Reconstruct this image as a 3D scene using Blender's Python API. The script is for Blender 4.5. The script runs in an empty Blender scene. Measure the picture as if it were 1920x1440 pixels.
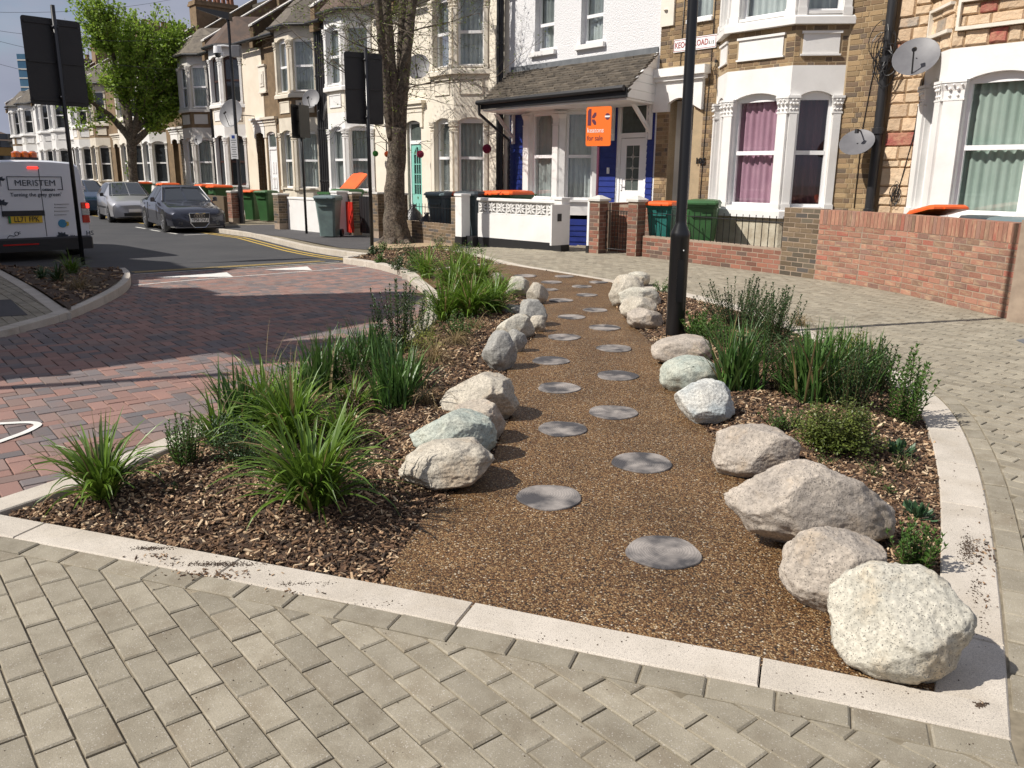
import bpy, math, random
from math import sin, cos, tan, pi, radians, atan2, sqrt, hypot
from mathutils import Vector, Matrix, noise, geometry
random.seed(11)
SC = bpy.context.scene
COL = SC.collection

# ------------------------------------------------------------------ camera, sky, sun, exposure
F_PX, PITCH, ROLL, CAM_H = 1540.0, radians(14.27), radians(0.52), 1.5
_F = Vector((0, cos(PITCH), -sin(PITCH)))
_U0 = Vector((0, sin(PITCH), cos(PITCH)))
_R = Vector((cos(ROLL), 0, 0)) + _U0*sin(ROLL)
_U = _U0*cos(ROLL) - Vector((sin(ROLL), 0, 0))
cam_data = bpy.data.cameras.new('camera')
cam = bpy.data.objects.new('camera', cam_data)
COL.objects.link(cam)
cam_data.sensor_width = 36.0
cam_data.lens = F_PX/1920*36
cam_data.clip_start, cam_data.clip_end = 0.05, 3000
cam.matrix_world = Matrix(((_R.x, _U.x, -_F.x, 0), (_R.y, _U.y, -_F.y, 0), (_R.z, _U.z, -_F.z, CAM_H), (0, 0, 0, 1)))
SC.camera = cam
SUN_EL = radians(46)
SUN_AZ = Vector((-0.949, -0.314, 0))                     # horizontal direction towards the sun
SUN_V = (SUN_AZ*cos(SUN_EL) + Vector((0, 0, sin(SUN_EL)))).normalized()
sd = bpy.data.lights.new('sun', 'SUN')
sun = bpy.data.objects.new('sun', sd); COL.objects.link(sun)
sd.energy = 5.0; sd.angle = radians(0.55); sd.color = (1.0, 0.94, 0.86)
sun.rotation_euler = SUN_V.to_track_quat('Z', 'Y').to_euler()
world = bpy.data.worlds.new('World'); SC.world = world; world.use_nodes = True
wn, wl = world.node_tree.nodes, world.node_tree.links
wn.clear()
sky = wn.new('ShaderNodeTexSky'); sky.sky_type = 'NISHITA'; sky.sun_disc = False
sky.sun_elevation = SUN_EL
sky.sun_rotation = atan2(SUN_AZ.x, SUN_AZ.y)
sky.air_density = 1.0; sky.dust_density = 0.6; sky.ozone_density = 1.5
tc = wn.new('ShaderNodeTexCoord')
mp = wn.new('ShaderNodeMapping'); mp.inputs['Scale'].default_value = (1, 1, 3.2)
cn = wn.new('ShaderNodeTexNoise'); cn.inputs['Scale'].default_value = 2.6; cn.inputs['Detail'].default_value = 9; cn.inputs['Roughness'].default_value = .58
cr = wn.new('ShaderNodeValToRGB'); cr.color_ramp.elements[0].position = .26; cr.color_ramp.elements[1].position = .46
cc = wn.new('ShaderNodeTexNoise'); cc.inputs['Scale'].default_value = 5.0; cc.inputs['Detail'].default_value = 6
cr2 = wn.new('ShaderNodeValToRGB')
cr2.color_ramp.elements[0].color = (2.2, 2.45, 3.5, 1); cr2.color_ramp.elements[1].color = (6.0, 6.3, 7.4, 1)
mx = wn.new('ShaderNodeMixRGB')
bg = wn.new('ShaderNodeBackground'); bg.inputs['Strength'].default_value = 0.075
wo = wn.new('ShaderNodeOutputWorld')
wl.new(tc.outputs['Generated'], mp.inputs['Vector']); wl.new(mp.outputs[0], cn.inputs['Vector']); wl.new(mp.outputs[0], cc.inputs['Vector'])
wl.new(cn.outputs['Fac'], cr.inputs['Fac']); wl.new(cc.outputs['Fac'], cr2.inputs['Fac'])
wl.new(cr.outputs['Color'], mx.inputs['Fac']); wl.new(sky.outputs[0], mx.inputs[1]); wl.new(cr2.outputs['Color'], mx.inputs[2])
wl.new(mx.outputs[0], bg.inputs['Color']); wl.new(bg.outputs[0], wo.inputs['Surface'])
vs = SC.view_settings
vs.view_transform = 'Standard'; vs.look = 'None'; vs.gamma = 1; vs.use_curve_mapping = False
vs.exposure = 0.22
SC.render.engine = 'CYCLES'

# ------------------------------------------------------------------ frames of reference
def ray(px, py):
    return _F + _R*((px-960)/F_PX) - _U*((py-720)/F_PX)
AZ = radians(40.2)
DV = Vector((-sin(AZ), cos(AZ), 0)); NV = Vector((-cos(AZ), -sin(AZ), 0))
WALL_D, S0 = 13.8, 6.95
def sstep(t):
    t = min(1, max(0, t)); return t*t*(3-2*t)
def zg(x, y):                                            # level of the pavements: the street falls gently away
    return -0.18*sstep(((Vector((x, y, 0)) @ DV) - 11)/8.0)
def G(px, py, dz=0.0, zf=zg):                            # ground point seen at a pixel of the photograph
    v = ray(px, py); z = 0.0
    for _ in range(8):
        t = (z+dz-CAM_H)/v.z
        P = Vector((v.x*t, v.y*t, 0)); z = zf(P.x, P.y)
    P.z = z+dz
    return P
def HT(P, px, py):                                       # height above z=0 at plan distance of P
    v = ray(px, py); t = hypot(P.x, P.y)/hypot(v.x, v.y); return CAM_H + v.z*t
def W(u, w, z=0):                                        # facade frame: u to the right, w out of the wall, z up
    return -NV*WALL_D + DV*(S0-u) + NV*w + Vector((0, 0, z))
def FP(px, py, w=0):
    v = ray(px, py); t = (WALL_D-w)/(-(v @ NV)); P = Vector((0, 0, CAM_H)) + v*t
    return S0-(P @ DV), P.z
ROT_F = atan2(-DV.y, -DV.x)                              # rotation of a facade-aligned object

# ------------------------------------------------------------------ mesh builder
class MB:
    def __init__(s, T=None):
        s.v = []; s.f = []; s.m = []; s.T = T
    def add(s, vs_, fs, mi=0):
        o = len(s.v)
        if s.T: vs_ = [s.T(*p) for p in vs_]
        s.v += [tuple(p) for p in vs_]
        s.f += [tuple(i+o for i in f) for f in fs]; s.m += [mi]*len(fs)
    def box(s, x0, x1, y0, y1, z0, z1, mi=0):
        s.add([(x0, y0, z0), (x1, y0, z0), (x1, y1, z0), (x0, y1, z0), (x0, y0, z1), (x1, y0, z1), (x1, y1, z1), (x0, y1, z1)],
              [(0, 3, 2, 1), (4, 5, 6, 7), (0, 1, 5, 4), (1, 2, 6, 5), (2, 3, 7, 6), (3, 0, 4, 7)], mi)
    def bbox(s, x0, x1, y0, y1, z0, z1, b=.01, mi=0):    # box with chamfered vertical and top edges
        p0 = [(x0+b, y0), (x1-b, y0), (x1, y0+b), (x1, y1-b), (x1-b, y1), (x0+b, y1), (x0, y1-b), (x0, y0+b)]
        p1 = [(x0+2*b, y0+b), (x1-2*b, y0+b), (x1-b, y0+2*b), (x1-b, y1-2*b), (x1-2*b, y1-b), (x0+2*b, y1-b), (x0+b, y1-2*b), (x0+b, y0+2*b)]
        s.loft([[(x, y, z0) for x, y in p0], [(x, y, z1-b) for x, y in p0], [(x, y, z1) for x, y in p1]], mi=mi)
    def prism(s, poly, z0, z1, mi=0, bev=0):
        n = len(poly)
        r = [[(x, y, z0) for x, y in poly], [(x, y, z1-bev) for x, y in poly]]
        if bev:
            cx = sum(p[0] for p in poly)/n; cy = sum(p[1] for p in poly)/n
            q = []
            for x, y in poly:
                L = hypot(x-cx, y-cy) or 1; k = max(0, 1-1.3*bev/L); q.append((cx+(x-cx)*k, cy+(y-cy)*k, z1))
            r.append(q)
        s.loft(r, mi=mi)
    def loft(s, rings, closed=True, cap=True, mi=0):
        n = len(rings[0]); vs_ = [p for r in rings for p in r]; fs = []
        for k in range(len(rings)-1):
            for i in range(n if closed else n-1):
                j = (i+1) % n
                fs.append((k*n+i, k*n+j, (k+1)*n+j, (k+1)*n+i))
        if cap and closed:
            fs.append(tuple(reversed(range(n)))); fs.append(tuple((len(rings)-1)*n+i for i in range(n)))
        s.add(vs_, fs, mi)
    def plate(s, poly, t0, t1, mi=0):                    # polygon (a,h) in the x-z plane, thick along y
        s.loft([[(a, t0, h) for a, h in poly], [(a, t1, h) for a, h in poly]], mi=mi)
    def tube(s, pts, r, n=8, cap=True, mi=0):
        pts = [Vector(p) for p in pts]; rings = []
        up = Vector((0, 0, 1)); last = None
        for i, p in enumerate(pts):
            d = (pts[min(i+1, len(pts)-1)]-pts[max(i-1, 0)])
            d = d.normalized() if d.length > 1e-9 else Vector((0, 0, 1))
            if last is None:
                a = d.cross(up); a = a if a.length > .05 else d.cross(Vector((1, 0, 0)))
            else:
                a = last - d*(last @ d)
            a.normalize(); last = a; b = d.cross(a)
            rr = r[i] if isinstance(r, (list, tuple)) else r
            rings.append([p + a*(rr*cos(2*pi*k/n)) + b*(rr*sin(2*pi*k/n)) for k in range(n)])
        s.loft(rings, cap=cap, mi=mi)
    def lathe(s, prof, n=16, c=(0, 0, 0), mi=0):
        s.loft([[(c[0]+r*cos(2*pi*k/n), c[1]+r*sin(2*pi*k/n), c[2]+z) for k in range(n)] for r, z in prof], mi=mi)
    def quad(s, *p, mi=0):
        s.add(list(p), [tuple(range(len(p)))], mi)
    def build(s, name, mats, parent=None, smooth=False, loc=None, rz=0, autos=None):
        me = bpy.data.meshes.new(name)
        me.from_pydata(s.v, [], s.f)
        if not isinstance(mats, (list, tuple)): mats = [mats]
        for m_ in mats: me.materials.append(m_)
        if len(mats) > 1: me.polygons.foreach_set('material_index', s.m)
        me.validate(); fixn(me)
        if smooth: me.polygons.foreach_set('use_smooth', [True]*len(me.polygons))
        if autos: 
            me.polygons.foreach_set('use_smooth', [True]*len(me.polygons)); me.set_sharp_from_angle(angle=radians(autos))
        o = bpy.data.objects.new(name, me); COL.objects.link(o)
        if parent: o.parent = parent
        if loc is not None: o.location = loc
        if rz: o.rotation_euler.z = rz
        return o
import bmesh
def fixn(me):
    if len(me.polygons) > 60000: me.update(); return
    bm = bmesh.new(); bm.from_mesh(me)
    bmesh.ops.recalc_face_normals(bm, faces=bm.faces)
    bm.to_mesh(me); bm.free(); me.update()
def inst(mesh, name, parent=None, loc=(0, 0, 0), rot=(0, 0, 0), scale=(1, 1, 1)):
    o = bpy.data.objects.new(name, mesh); COL.objects.link(o)
    if parent: o.parent = parent
    o.location = loc; o.rotation_euler = rot; o.scale = scale
    return o
def empty(name, loc=(0, 0, 0), rz=0):
    o = bpy.data.objects.new(name, None); COL.objects.link(o)
    o.location = loc; o.rotation_euler.z = rz; o.empty_display_size = .2
    return o
def tag(o, label=None, cat=None, group=None, kind=None):
    if label: o['label'] = label
    if cat: o['category'] = cat
    if group: o['group'] = group
    if kind: o['kind'] = kind
    return o
def struct(o): return tag(o, kind='structure')
def copy_tree(o, parent=None):
    c = o.copy(); COL.objects.link(c); c.parent = parent
    for ch in list(o.children): copy_tree(ch, c)
    return c
_txt = {}
def text_mesh(body, size, mat, name='lettering', parent=None, loc=(0, 0, 0), rot=(pi/2, 0, 0), depth=.002, align='CENTER', sx=1.0, bold=0.0):
    cu = bpy.data.curves.new(name, 'FONT'); cu.body = body; cu.size = size; cu.extrude = depth; cu.align_x = align; cu.align_y = 'CENTER'; cu.offset = bold
    cu.resolution_u = 3
    t = bpy.data.objects.new(name, cu); COL.objects.link(t)
    dg = bpy.context.evaluated_depsgraph_get(); dg.update()
    me = bpy.data.meshes.new_from_object(t.evaluated_get(dg))
    bpy.data.objects.remove(t); me.name = name
    me.materials.clear(); me.materials.append(mat)
    return inst(me, name, parent, loc, rot, (sx, 1, 1))

# ------------------------------------------------------------------ materials
def lin(c):
    return tuple(((x/255)/12.92 if x <= 10 else ((x/255+.055)/1.055)**2.4) for x in c)+(1,)
MATS = {}
def pm(name, c1, c2=None, sc=3.0, rough=.8, bump=.0, bsc=60, var=.0, metal=0, spec=.5, fine=.0, fsc=120, coat=0, stain=None, ssc=1.2, samt=.5, palette=None, coord='Object', speck=None, spsc=180, spamt=.12, trans=0):
    """procedural material: c1/c2 blotches, fine grain, stains, per-piece variation, bump"""
    if name in MATS: return MATS[name]
    m = bpy.data.materials.new(name); m.use_nodes = True; MATS[name] = m
    n, l = m.node_tree.nodes, m.node_tree.links
    b = n['Principled BSDF']; b.inputs['Roughness'].default_value = rough; b.inputs['Metallic'].default_value = metal
    b.inputs['Specular IOR Level'].default_value = spec; b.inputs['Coat Weight'].default_value = coat
    tc_ = n.new('ShaderNodeTexCoord'); V = tc_.outputs[coord]
    if var or palette:
        o2 = n.new('ShaderNodeObjectInfo'); vm = n.new('ShaderNodeVectorMath'); vm.operation = 'SCALE'; vm.inputs[0].default_value = (31, 17, 23)
        l.new(o2.outputs['Random'], vm.inputs['Scale']); va_ = n.new('ShaderNodeVectorMath'); va_.operation = 'ADD'; l.new(V, va_.inputs[0]); l.new(vm.outputs[0], va_.inputs[1]); V = va_.outputs[0]
    def nz(scale, det=5, ro=.6, w=None):
        t = n.new('ShaderNodeTexNoise'); t.inputs['Scale'].default_value = scale; t.inputs['Detail'].default_value = det; t.inputs['Roughness'].default_value = ro
        l.new(V, t.inputs['Vector']); return t.outputs['Fac']
    def ramp(src, a, b_, p0=.35, p1=.65):
        r = n.new('ShaderNodeValToRGB'); r.color_ramp.elements[0].position = p0; r.color_ramp.elements[1].position = p1
        r.color_ramp.elements[0].color = a; r.color_ramp.elements[1].color = b_; l.new(src, r.inputs['Fac']); return r.outputs['Color']
    def mix(f, a, b_, bt='MIX'):
        x = n.new('ShaderNodeMixRGB'); x.blend_type = bt
        if isinstance(f, float): x.inputs[0].default_value = f
        else: l.new(f, x.inputs[0])
        for k, q in ((1, a), (2, b_)):
            if isinstance(q, tuple): x.inputs[k].default_value = q
            else: l.new(q, x.inputs[k])
        return x.outputs[0]
    rnd = None
    if var or palette:
        oi = n.new('ShaderNodeObjectInfo'); ge = n.new('ShaderNodeNewGeometry')
        ad = n.new('ShaderNodeMath'); ad.operation = 'ADD'; l.new(oi.outputs['Random'], ad.inputs[0]); l.new(ge.outputs['Random Per Island'], ad.inputs[1])
        fr = n.new('ShaderNodeMath'); fr.operation = 'FRACT'; l.new(ad.outputs[0], fr.inputs[0]); rnd = fr.outputs[0]
    if palette:
        r = n.new('ShaderNodeValToRGB'); r.color_ramp.interpolation = 'CONSTANT'
        els = r.color_ramp.elements
        while len(els) < len(palette): els.new(.5)
        for i, (pos, c) in enumerate(palette): els[i].position = pos; els[i].color = c
        l.new(rnd, r.inputs['Fac']); col = r.outputs['Color']
        if c2: col = mix(ramp(nz(sc), (0, 0, 0, 1), (.5, .5, .5, 1)), col, c2)
    else:
        col = ramp(nz(sc), c1, c2 or c1)
    if stain: col = mix(ramp(nz(ssc, 6, .65), (0, 0, 0, 1), (samt, samt, samt, 1), .5, .68), col, stain)
    if fine: col = mix(1.0, col, ramp(nz(fsc, 3), (1-fine,)*3+(1,), (1+fine,)*3+(1,), .3, .7), 'MULTIPLY')
    if speck:
        vo = n.new('ShaderNodeTexVoronoi'); vo.inputs['Scale'].default_value = spsc; l.new(V, vo.inputs['Vector'])
        sp = n.new('ShaderNodeSeparateColor'); l.new(vo.outputs['Color'], sp.inputs[0])
        th = n.new('ShaderNodeMath'); th.operation = 'LESS_THAN'; th.inputs[1].default_value = spamt; l.new(sp.outputs[0], th.inputs[0])
        col = mix(th.outputs[0], col, speck)
    if var:
        mr = n.new('ShaderNodeMapRange'); mr.inputs['To Min'].default_value = 1-var; mr.inputs['To Max'].default_value = 1+var
        wn_ = n.new('ShaderNodeTexWhiteNoise'); wn_.noise_dimensions = '1D'
        ml = n.new('ShaderNodeMath'); ml.operation = 'MULTIPLY'; ml.inputs[1].default_value = 917; l.new(rnd, ml.inputs[0]); l.new(ml.outputs[0], wn_.inputs['W'])
        l.new(wn_.outputs['Value'], mr.inputs['Value'])
        hs = n.new('ShaderNodeHueSaturation'); l.new(mr.outputs[0], hs.inputs['Value']); l.new(col, hs.inputs['Color']); col = hs.outputs[0]
    l.new(col, b.inputs['Base Color'])
    if bump:
        bn = n.new('ShaderNodeBump'); bn.inputs['Strength'].default_value = 1.0; bn.inputs['Distance'].default_value = bump
        l.new(nz(bsc, 6, .65), bn.inputs['Height']); l.new(bn.outputs[0], b.inputs['Normal'])
    if trans:
        out = n['Material Output']; tr = n.new('ShaderNodeBsdfTranslucent'); l.new(col, tr.inputs['Color'])
        ms = n.new('ShaderNodeMixShader'); ms.inputs[0].default_value = trans
        l.new(b.outputs[0], ms.inputs[1]); l.new(tr.outputs[0], ms.inputs[2]); l.new(ms.outputs[0], out.inputs['Surface'])
    return m
def c(r, g, b): return (r, g, b, 1)
def glass_mat(name, tint=(.96, .98, .98), gl=.10, rough=.02, dark=None, mixd=0.0):
    m = bpy.data.materials.new(name); m.use_nodes = True; n, l = m.node_tree.nodes, m.node_tree.links; n.clear()
    o = n.new('ShaderNodeOutputMaterial'); g = n.new('ShaderNodeBsdfGlossy'); g.inputs['Roughness'].default_value = rough
    t = n.new('ShaderNodeBsdfTransparent'); t.inputs['Color'].default_value = tint+(1,)
    fr = n.new('ShaderNodeLayerWeight'); fr.inputs['Blend'].default_value = .25
    mr = n.new('ShaderNodeMapRange'); mr.inputs['To Min'].default_value = gl; mr.inputs['To Max'].default_value = .6
    l.new(fr.outputs['Fresnel'], mr.inputs['Value'])
    ms = n.new('ShaderNodeMixShader'); l.new(mr.outputs[0], ms.inputs[0]); l.new(t.outputs[0], ms.inputs[1]); l.new(g.outputs[0], ms.inputs[2])
    l.new(ms.outputs[0], o.inputs['Surface']); return m
M_glass = glass_mat('window_glass')
M_darkglass = pm('dark_glass', c(.03, .035, .04), rough=.04, spec=.9)
M_frosted = pm('frosted_glass', c(.07, .085, .08), c(.1, .12, .11), sc=8, rough=.25)
M_white = pm('white_paint', c(.80, .79, .77), c(.74, .73, .71), sc=2.5, rough=.55, bump=.002, bsc=25, stain=c(.55, .52, .47), ssc=1.5, samt=.25)
M_upvc = pm('white_plastic', c(.82, .82, .82), rough=.3)
M_cream = pm('cream_paint', c(.76, .71, .62), c(.70, .65, .56), sc=2, rough=.7, bump=.003, bsc=30, stain=c(.45, .38, .28), ssc=.9, samt=.3)
M_stonepaint = pm('beige_stone_paint', c(.70, .64, .53), c(.62, .56, .46), sc=2, rough=.7, bump=.003, bsc=30, stain=c(.36, .31, .25), ssc=1.1, samt=.4)
M_greystone = pm('grey_stone_paint', c(.62, .60, .56), c(.54, .52, .48), sc=2, rough=.7, bump=.003, bsc=30)
M_render = pm('cream_render', c(.75, .67, .55), c(.69, .61, .49), sc=1.4, rough=.85, bump=.004, bsc=40, stain=c(.5, .42, .3), samt=.25)
M_pebble = pm('white_pebbledash', c(.80, .80, .81), c(.72, .72, .73), sc=40, rough=.9, bump=.03, bsc=30)
M_brick = pm('stock_brick', c(.34, .22, .10), c(.22, .14, .08), sc=9, rough=.9, bump=.006, bsc=45, var=.3, fine=.2, fsc=60,
             palette=[(0, c(.30, .21, .11)), (.35, c(.23, .155, .085)), (.6, c(.17, .12, .08)), (.78, c(.36, .26, .14)), (.9, c(.11, .09, .07))])
M_mortar = pm('sandy_mortar', c(.42, .32, .20), c(.35, .27, .17), sc=6, rough=.95, bump=.004, bsc=80)
M_brickfar = pm('old_brown_brick', c(.22, .15, .085), c(.15, .105, .06), sc=5, rough=.9, bump=.01, bsc=30, var=.2)
M_redbrick = pm('red_brick', c(.34, .12, .07), c(.4, .22, .15), sc=6, rough=.85, bump=.003, bsc=60, var=.2,
                palette=[(0, c(.29, .125, .085)), (.28, c(.25, .12, .085)), (.5, c(.21, .12, .095)), (.7, c(.33, .155, .105)), (.86, c(.30, .085, .06)), (.93, c(.20, .125, .085))], stain=c(.44, .32, .20), ssc=1.1, samt=.75)
M_redbrick2 = pm('weathered_red_brick', c(.25, .10, .06), c(.2, .1, .07), sc=6, rough=.9, bump=.004, bsc=60, var=.3,
                palette=[(0, c(.27, .11, .07)), (.4, c(.22, .10, .07)), (.7, c(.30, .13, .09)), (.88, c(.14, .10, .08))])
M_darkbrick = pm('dark_stock_brick', c(.14, .11, .07), c(.1, .08, .06), sc=6, rough=.9, bump=.005, bsc=60, var=.3,
                palette=[(0, c(.17, .12, .07)), (.4, c(.12, .10, .07)), (.7, c(.21, .15, .09)), (.88, c(.08, .075, .07))])
M_mortar2 = pm('pale_mortar', c(.36, .28, .21), c(.26, .20, .15), sc=6, rough=.95)
M_stone = pm('cut_sandstone', c(.62, .42, .24), c(.55, .37, .22), sc=8, rough=.9, bump=.03, bsc=14, var=.15,
             palette=[(0, c(.62, .48, .33)), (.3, c(.68, .52, .36)), (.55, c(.58, .43, .29)), (.8, c(.64, .46, .27)), (.90, c(.32, .29, .25)), (.945, c(.34, .08, .07))])
M_slate = pm('mossy_slate', c(.07, .058, .045), c(.12, .10, .075), sc=6, rough=.75, bump=.006, bsc=40, var=.35)
M_roof = pm('brown_roof_tile', c(.11, .07, .05), c(.07, .05, .04), sc=3, rough=.85, bump=.01, bsc=50, var=.2)
M_lead = pm('lead_grey', c(.16, .17, .18), c(.11, .12, .13), sc=5, rough=.6)
M_blackm = pm('black_metal', c(.008, .008, .009), rough=.32, spec=.6)
M_blackp = pm('black_plastic', c(.018, .018, .02), rough=.45)
M_signback = pm('charcoal_sign_back', c(.010, .010, .012), c(.014, .014, .016), sc=4, rough=.5)
M_blue = pm('blue_board_paint', c(.012, .026, .17), c(.014, .03, .20), sc=4, rough=.4, bump=.001, bsc=30)
M_aqua = pm('mint_green_paint', c(.24, .55, .47), rough=.4)
M_brown = pm('brown_wood', c(.055, .025, .015), c(.04, .02, .012), sc=9, rough=.6)
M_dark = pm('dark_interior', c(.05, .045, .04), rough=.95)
M_net = pm('net_curtain', c(.60, .66, .64), c(.5, .55, .54), sc=4, rough=.9, trans=.3)
M_pink = pm('pink_curtain', c(.56, .33, .42), c(.47, .26, .35), sc=3, rough=.9, trans=.25)
M_maroon = pm('maroon_curtain', c(.10, .03, .04), c(.07, .02, .03), sc=3, rough=.9)
M_green_c = pm('pale_green_curtain', c(.44, .53, .47), c(.36, .46, .40), sc=2, rough=.9, trans=.2)
M_dish = pm('satellite_dish_grey', c(.15, .15, .16), c(.12, .12, .13), sc=6, rough=.5)
M_paver = pm('grey_paver', c(.30, .268, .205), c(.235, .208, .155), sc=9, rough=.92, bump=.0016, bsc=160, var=.15, fine=.2, fsc=330, stain=c(.205, .17, .12), ssc=4.5, samt=.6, speck=c(.38, .35, .30), spsc=330, spamt=.03, coord='Object')
M_joint = pm('joint_sand', c(.27, .23, .165), c(.13, .11, .075), sc=11, rough=1)
M_kerb = pm('silver_granite', c(.54, .49, .42), c(.46, .415, .35), sc=5, rough=.85, bump=.0015, bsc=260, fine=.22, fsc=300, var=.05, speck=c(.3, .27, .24), spsc=420, spamt=.06, stain=c(.34, .28, .2), ssc=2.3, samt=.35)
M_block = pm('block_paving', c(.3, .14, .1), c(.20, .13, .11), sc=5, rough=.88, bump=.002, bsc=160, var=.14, fine=.15, fsc=260,
             palette=[(0, c(.25, .145, .12)), (.27, c(.15, .132, .132)), (.5, c(.215, .15, .13)), (.68, c(.125, .118, .122)), (.84, c(.28, .16, .13)), (.94, c(.19, .15, .135))])
M_asphalt = pm('asphalt', c(.040, .041, .045), c(.055, .055, .058), sc=.8, rough=.9, bump=.004, bsc=180, fine=.25, fsc=160)
M_asph2 = pm('pavement_tarmac', c(.075, .072, .075), c(.06, .058, .06), sc=1.5, rough=.9, bump=.004, bsc=180, fine=.2, fsc=160)
M_ground = pm('bare_ground', c(.16, .14, .11), c(.12, .1, .08), sc=.3, rough=1)
M_yellow = pm('yellow_road_paint', c(.55, .36, .05), c(.42, .3, .08), sc=12, rough=.7)
M_wpaint = pm('white_road_paint', c(.72, .71, .67), c(.6, .59, .55), sc=9, rough=.7)
M_soil = pm('dark_soil', c(.05, .032, .022), c(.085, .055, .036), sc=14, rough=1, bump=.02, bsc=30)
M_chip = pm('bark_chip', c(.2, .13, .08), rough=.9, var=.25,
            palette=[(0, c(.075, .04, .022)), (.28, c(.15, .085, .045)), (.50, c(.26, .16, .09)), (.68, c(.40, .275, .165)), (.80, c(.04, .025, .016)), (.93, c(.60, .46, .30))])
# ------------------------------------------------------------------ ground plan
def P2(L, dz=0): return [Vector((p.x, p.y)) for p in (G(a, b, dz) for a, b in L)]
LO = P2([(-90, 962), (0, 933), (133, 890), (283, 830), (407, 783), (520, 738), (640, 690), (702, 655), (750, 630), (782, 607), (800, 585), (803, 565), (798, 545), (778, 530), (763, 512), (740, 502), (700, 492), (643, 484)])
FE = P2([(643, 481), (690, 473), (760, 466), (813, 463), (890, 474), (960, 494), (1050, 508), (1147, 524)])
RO = P2([(1147, 524), (1225, 537), (1300, 551), (1400, 575), (1518, 616), (1634, 669), (1716, 714), (1776, 755), (1814, 819), (1843, 900), (1863, 1007), (1883, 1183), (1897, 1385)])
KN = P2([(1897, 1385), (1423, 1285), (1165, 1235), (700, 1138), (347, 1070), (100, 1022), (0, 1003), (-90, 985)])
def resample(pts, step):
    out = [pts[0].copy()]; 
    for a, b in zip(pts, pts[1:]):
        L = (b-a).length; n = max(1, int(L/step))
        for i in range(1, n+1): out.append(a.lerp(b, i/n))
    return out
def smooth_line(pts, step=.12, it=2):
    for _ in range(it):
        q = [pts[0]]
        for a, b in zip(pts, pts[1:]): q += [a.lerp(b, .25), a.lerp(b, .75)]
        q.append(pts[-1]); pts = q
    return resample(pts, step)
LO = smooth_line(LO); FE = smooth_line(FE); RO = smooth_line(RO); KN = resample(KN, .12)
ISLAND = LO + FE[1:] + RO[1:] + KN[1:]
def offset(pts, d):                                      # to the left of travel for d > 0
    out = []
    for i, p in enumerate(pts):
        t = (pts[min(i+1, len(pts)-1)]-pts[max(i-1, 0)])
        if t.length < 1e-9: t = Vector((1, 0))
        t.normalize(); out.append(p + Vector((-t.y, t.x))*d)
    return out
def inside(p, poly):
    r = False; j = len(poly)-1
    for i in range(len(poly)):
        a, b = poly[i], poly[j]
        if (a[1] > p[1]) != (b[1] > p[1]) and p[0] < (b[0]-a[0])*(p[1]-a[1])/(b[1]-a[1])+a[0]: r = not r
        j = i
    return r
def nearest_seg(p, poly, closed=True):
    best = (1e9, None, None)
    n = len(poly)
    for i in range(n if closed else n-1):
        a, b = poly[i], poly[(i+1) % n]
        abx, aby = b[0]-a[0], b[1]-a[1]; L2 = abx*abx+aby*aby
        if L2 < 1e-12: continue
        t = max(0, min(1, ((p[0]-a[0])*abx+(p[1]-a[1])*aby)/L2))
        d = hypot(p[0]-a[0]-t*abx, p[1]-a[1]-t*aby)
        if d < best[0]: best = (d, a, b)
    return best
def sheet(name, poly, zf, mat, step=.5, parent=None):
    vs_ = [Vector((p[0], p[1])) for p in poly]; n = len(vs_)
    xs = [p.x for p in vs_]; ys = [p.y for p in vs_]
    x = min(xs)+step*.37
    while x < max(xs):
        y = min(ys)+step*.41
        while y < max(ys):
            if inside((x, y), poly) and nearest_seg((x, y), poly)[0] > step*.3: vs_.append(Vector((x, y)))
            y += step
        x += step
    r = geometry.delaunay_2d_cdt(vs_, [], [list(range(n))], 1, 1e-6)
    me = bpy.data.meshes.new(name)
    me.from_pydata([(v.x, v.y, zf(v.x, v.y)) for v in r[0]], [], [tuple(f) for f in r[2]])
    me.materials.append(mat); me.update()
    if len(me.polygons) and sum(p.normal.z for p in me.polygons) < 0: me.flip_normals()
    o = bpy.data.objects.new(name, me); COL.objects.link(o)
    if parent: o.parent = parent
    return o
def tz(x, y):                                            # brick table beside the bed
    s = Vector((x, y, 0)) @ DV
    return zg(x, y) - .014 - .085*sstep((s-6.5)/6)
ROAD_DZ = -.125
def rz_(x, y): return zg(x, y)+ROAD_DZ
# base sheet out to the horizon
g0 = MB(); g0.quad((-900, -200, -.62), (900, -200, -.62), (900, 1600, -.62), (-900, 1600, -.62)); struct(g0.build('ground', M_ground))
# kerb line of the street on the house side, measured in the facade frame
def to_uw(P): return S0-(P @ DV), WALL_D-(-(P @ NV))
k0 = G(690, 477, 0); k1 = G(472, 437, 0)
U0k, W0k = to_uw(k0); U1k, W1k = to_uw(k1)
def uw2(u, w): p = W(u, w); return Vector((p.x, p.y))
tip = P2([(643, 481)])[0]
KERB_ROAD = [tip, uw2(U0k, W0k), uw2((U0k+U1k)/2, (W0k+W1k)/2+.05), uw2(U1k, W1k), uw2(U1k-3, W1k+.1), uw2(U1k-60, W1k+.1)]
KERB_ROAD = resample(KERB_ROAD, .9)
# left planter kerb (top edge towards the table)
LPK = smooth_line(P2([(-420, 700), (0, 625), (50, 611), (125, 590), (192, 560), (233, 537), (246, 521), (243, 510), (235, 504)]))
WQ = 15.3                                                # opposite pavement kerb is a little nearer than the opposite houses
lp_far = [LPK[-1], P2([(120, 506)])[0], P2([(0, 500)])[0]]
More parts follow.
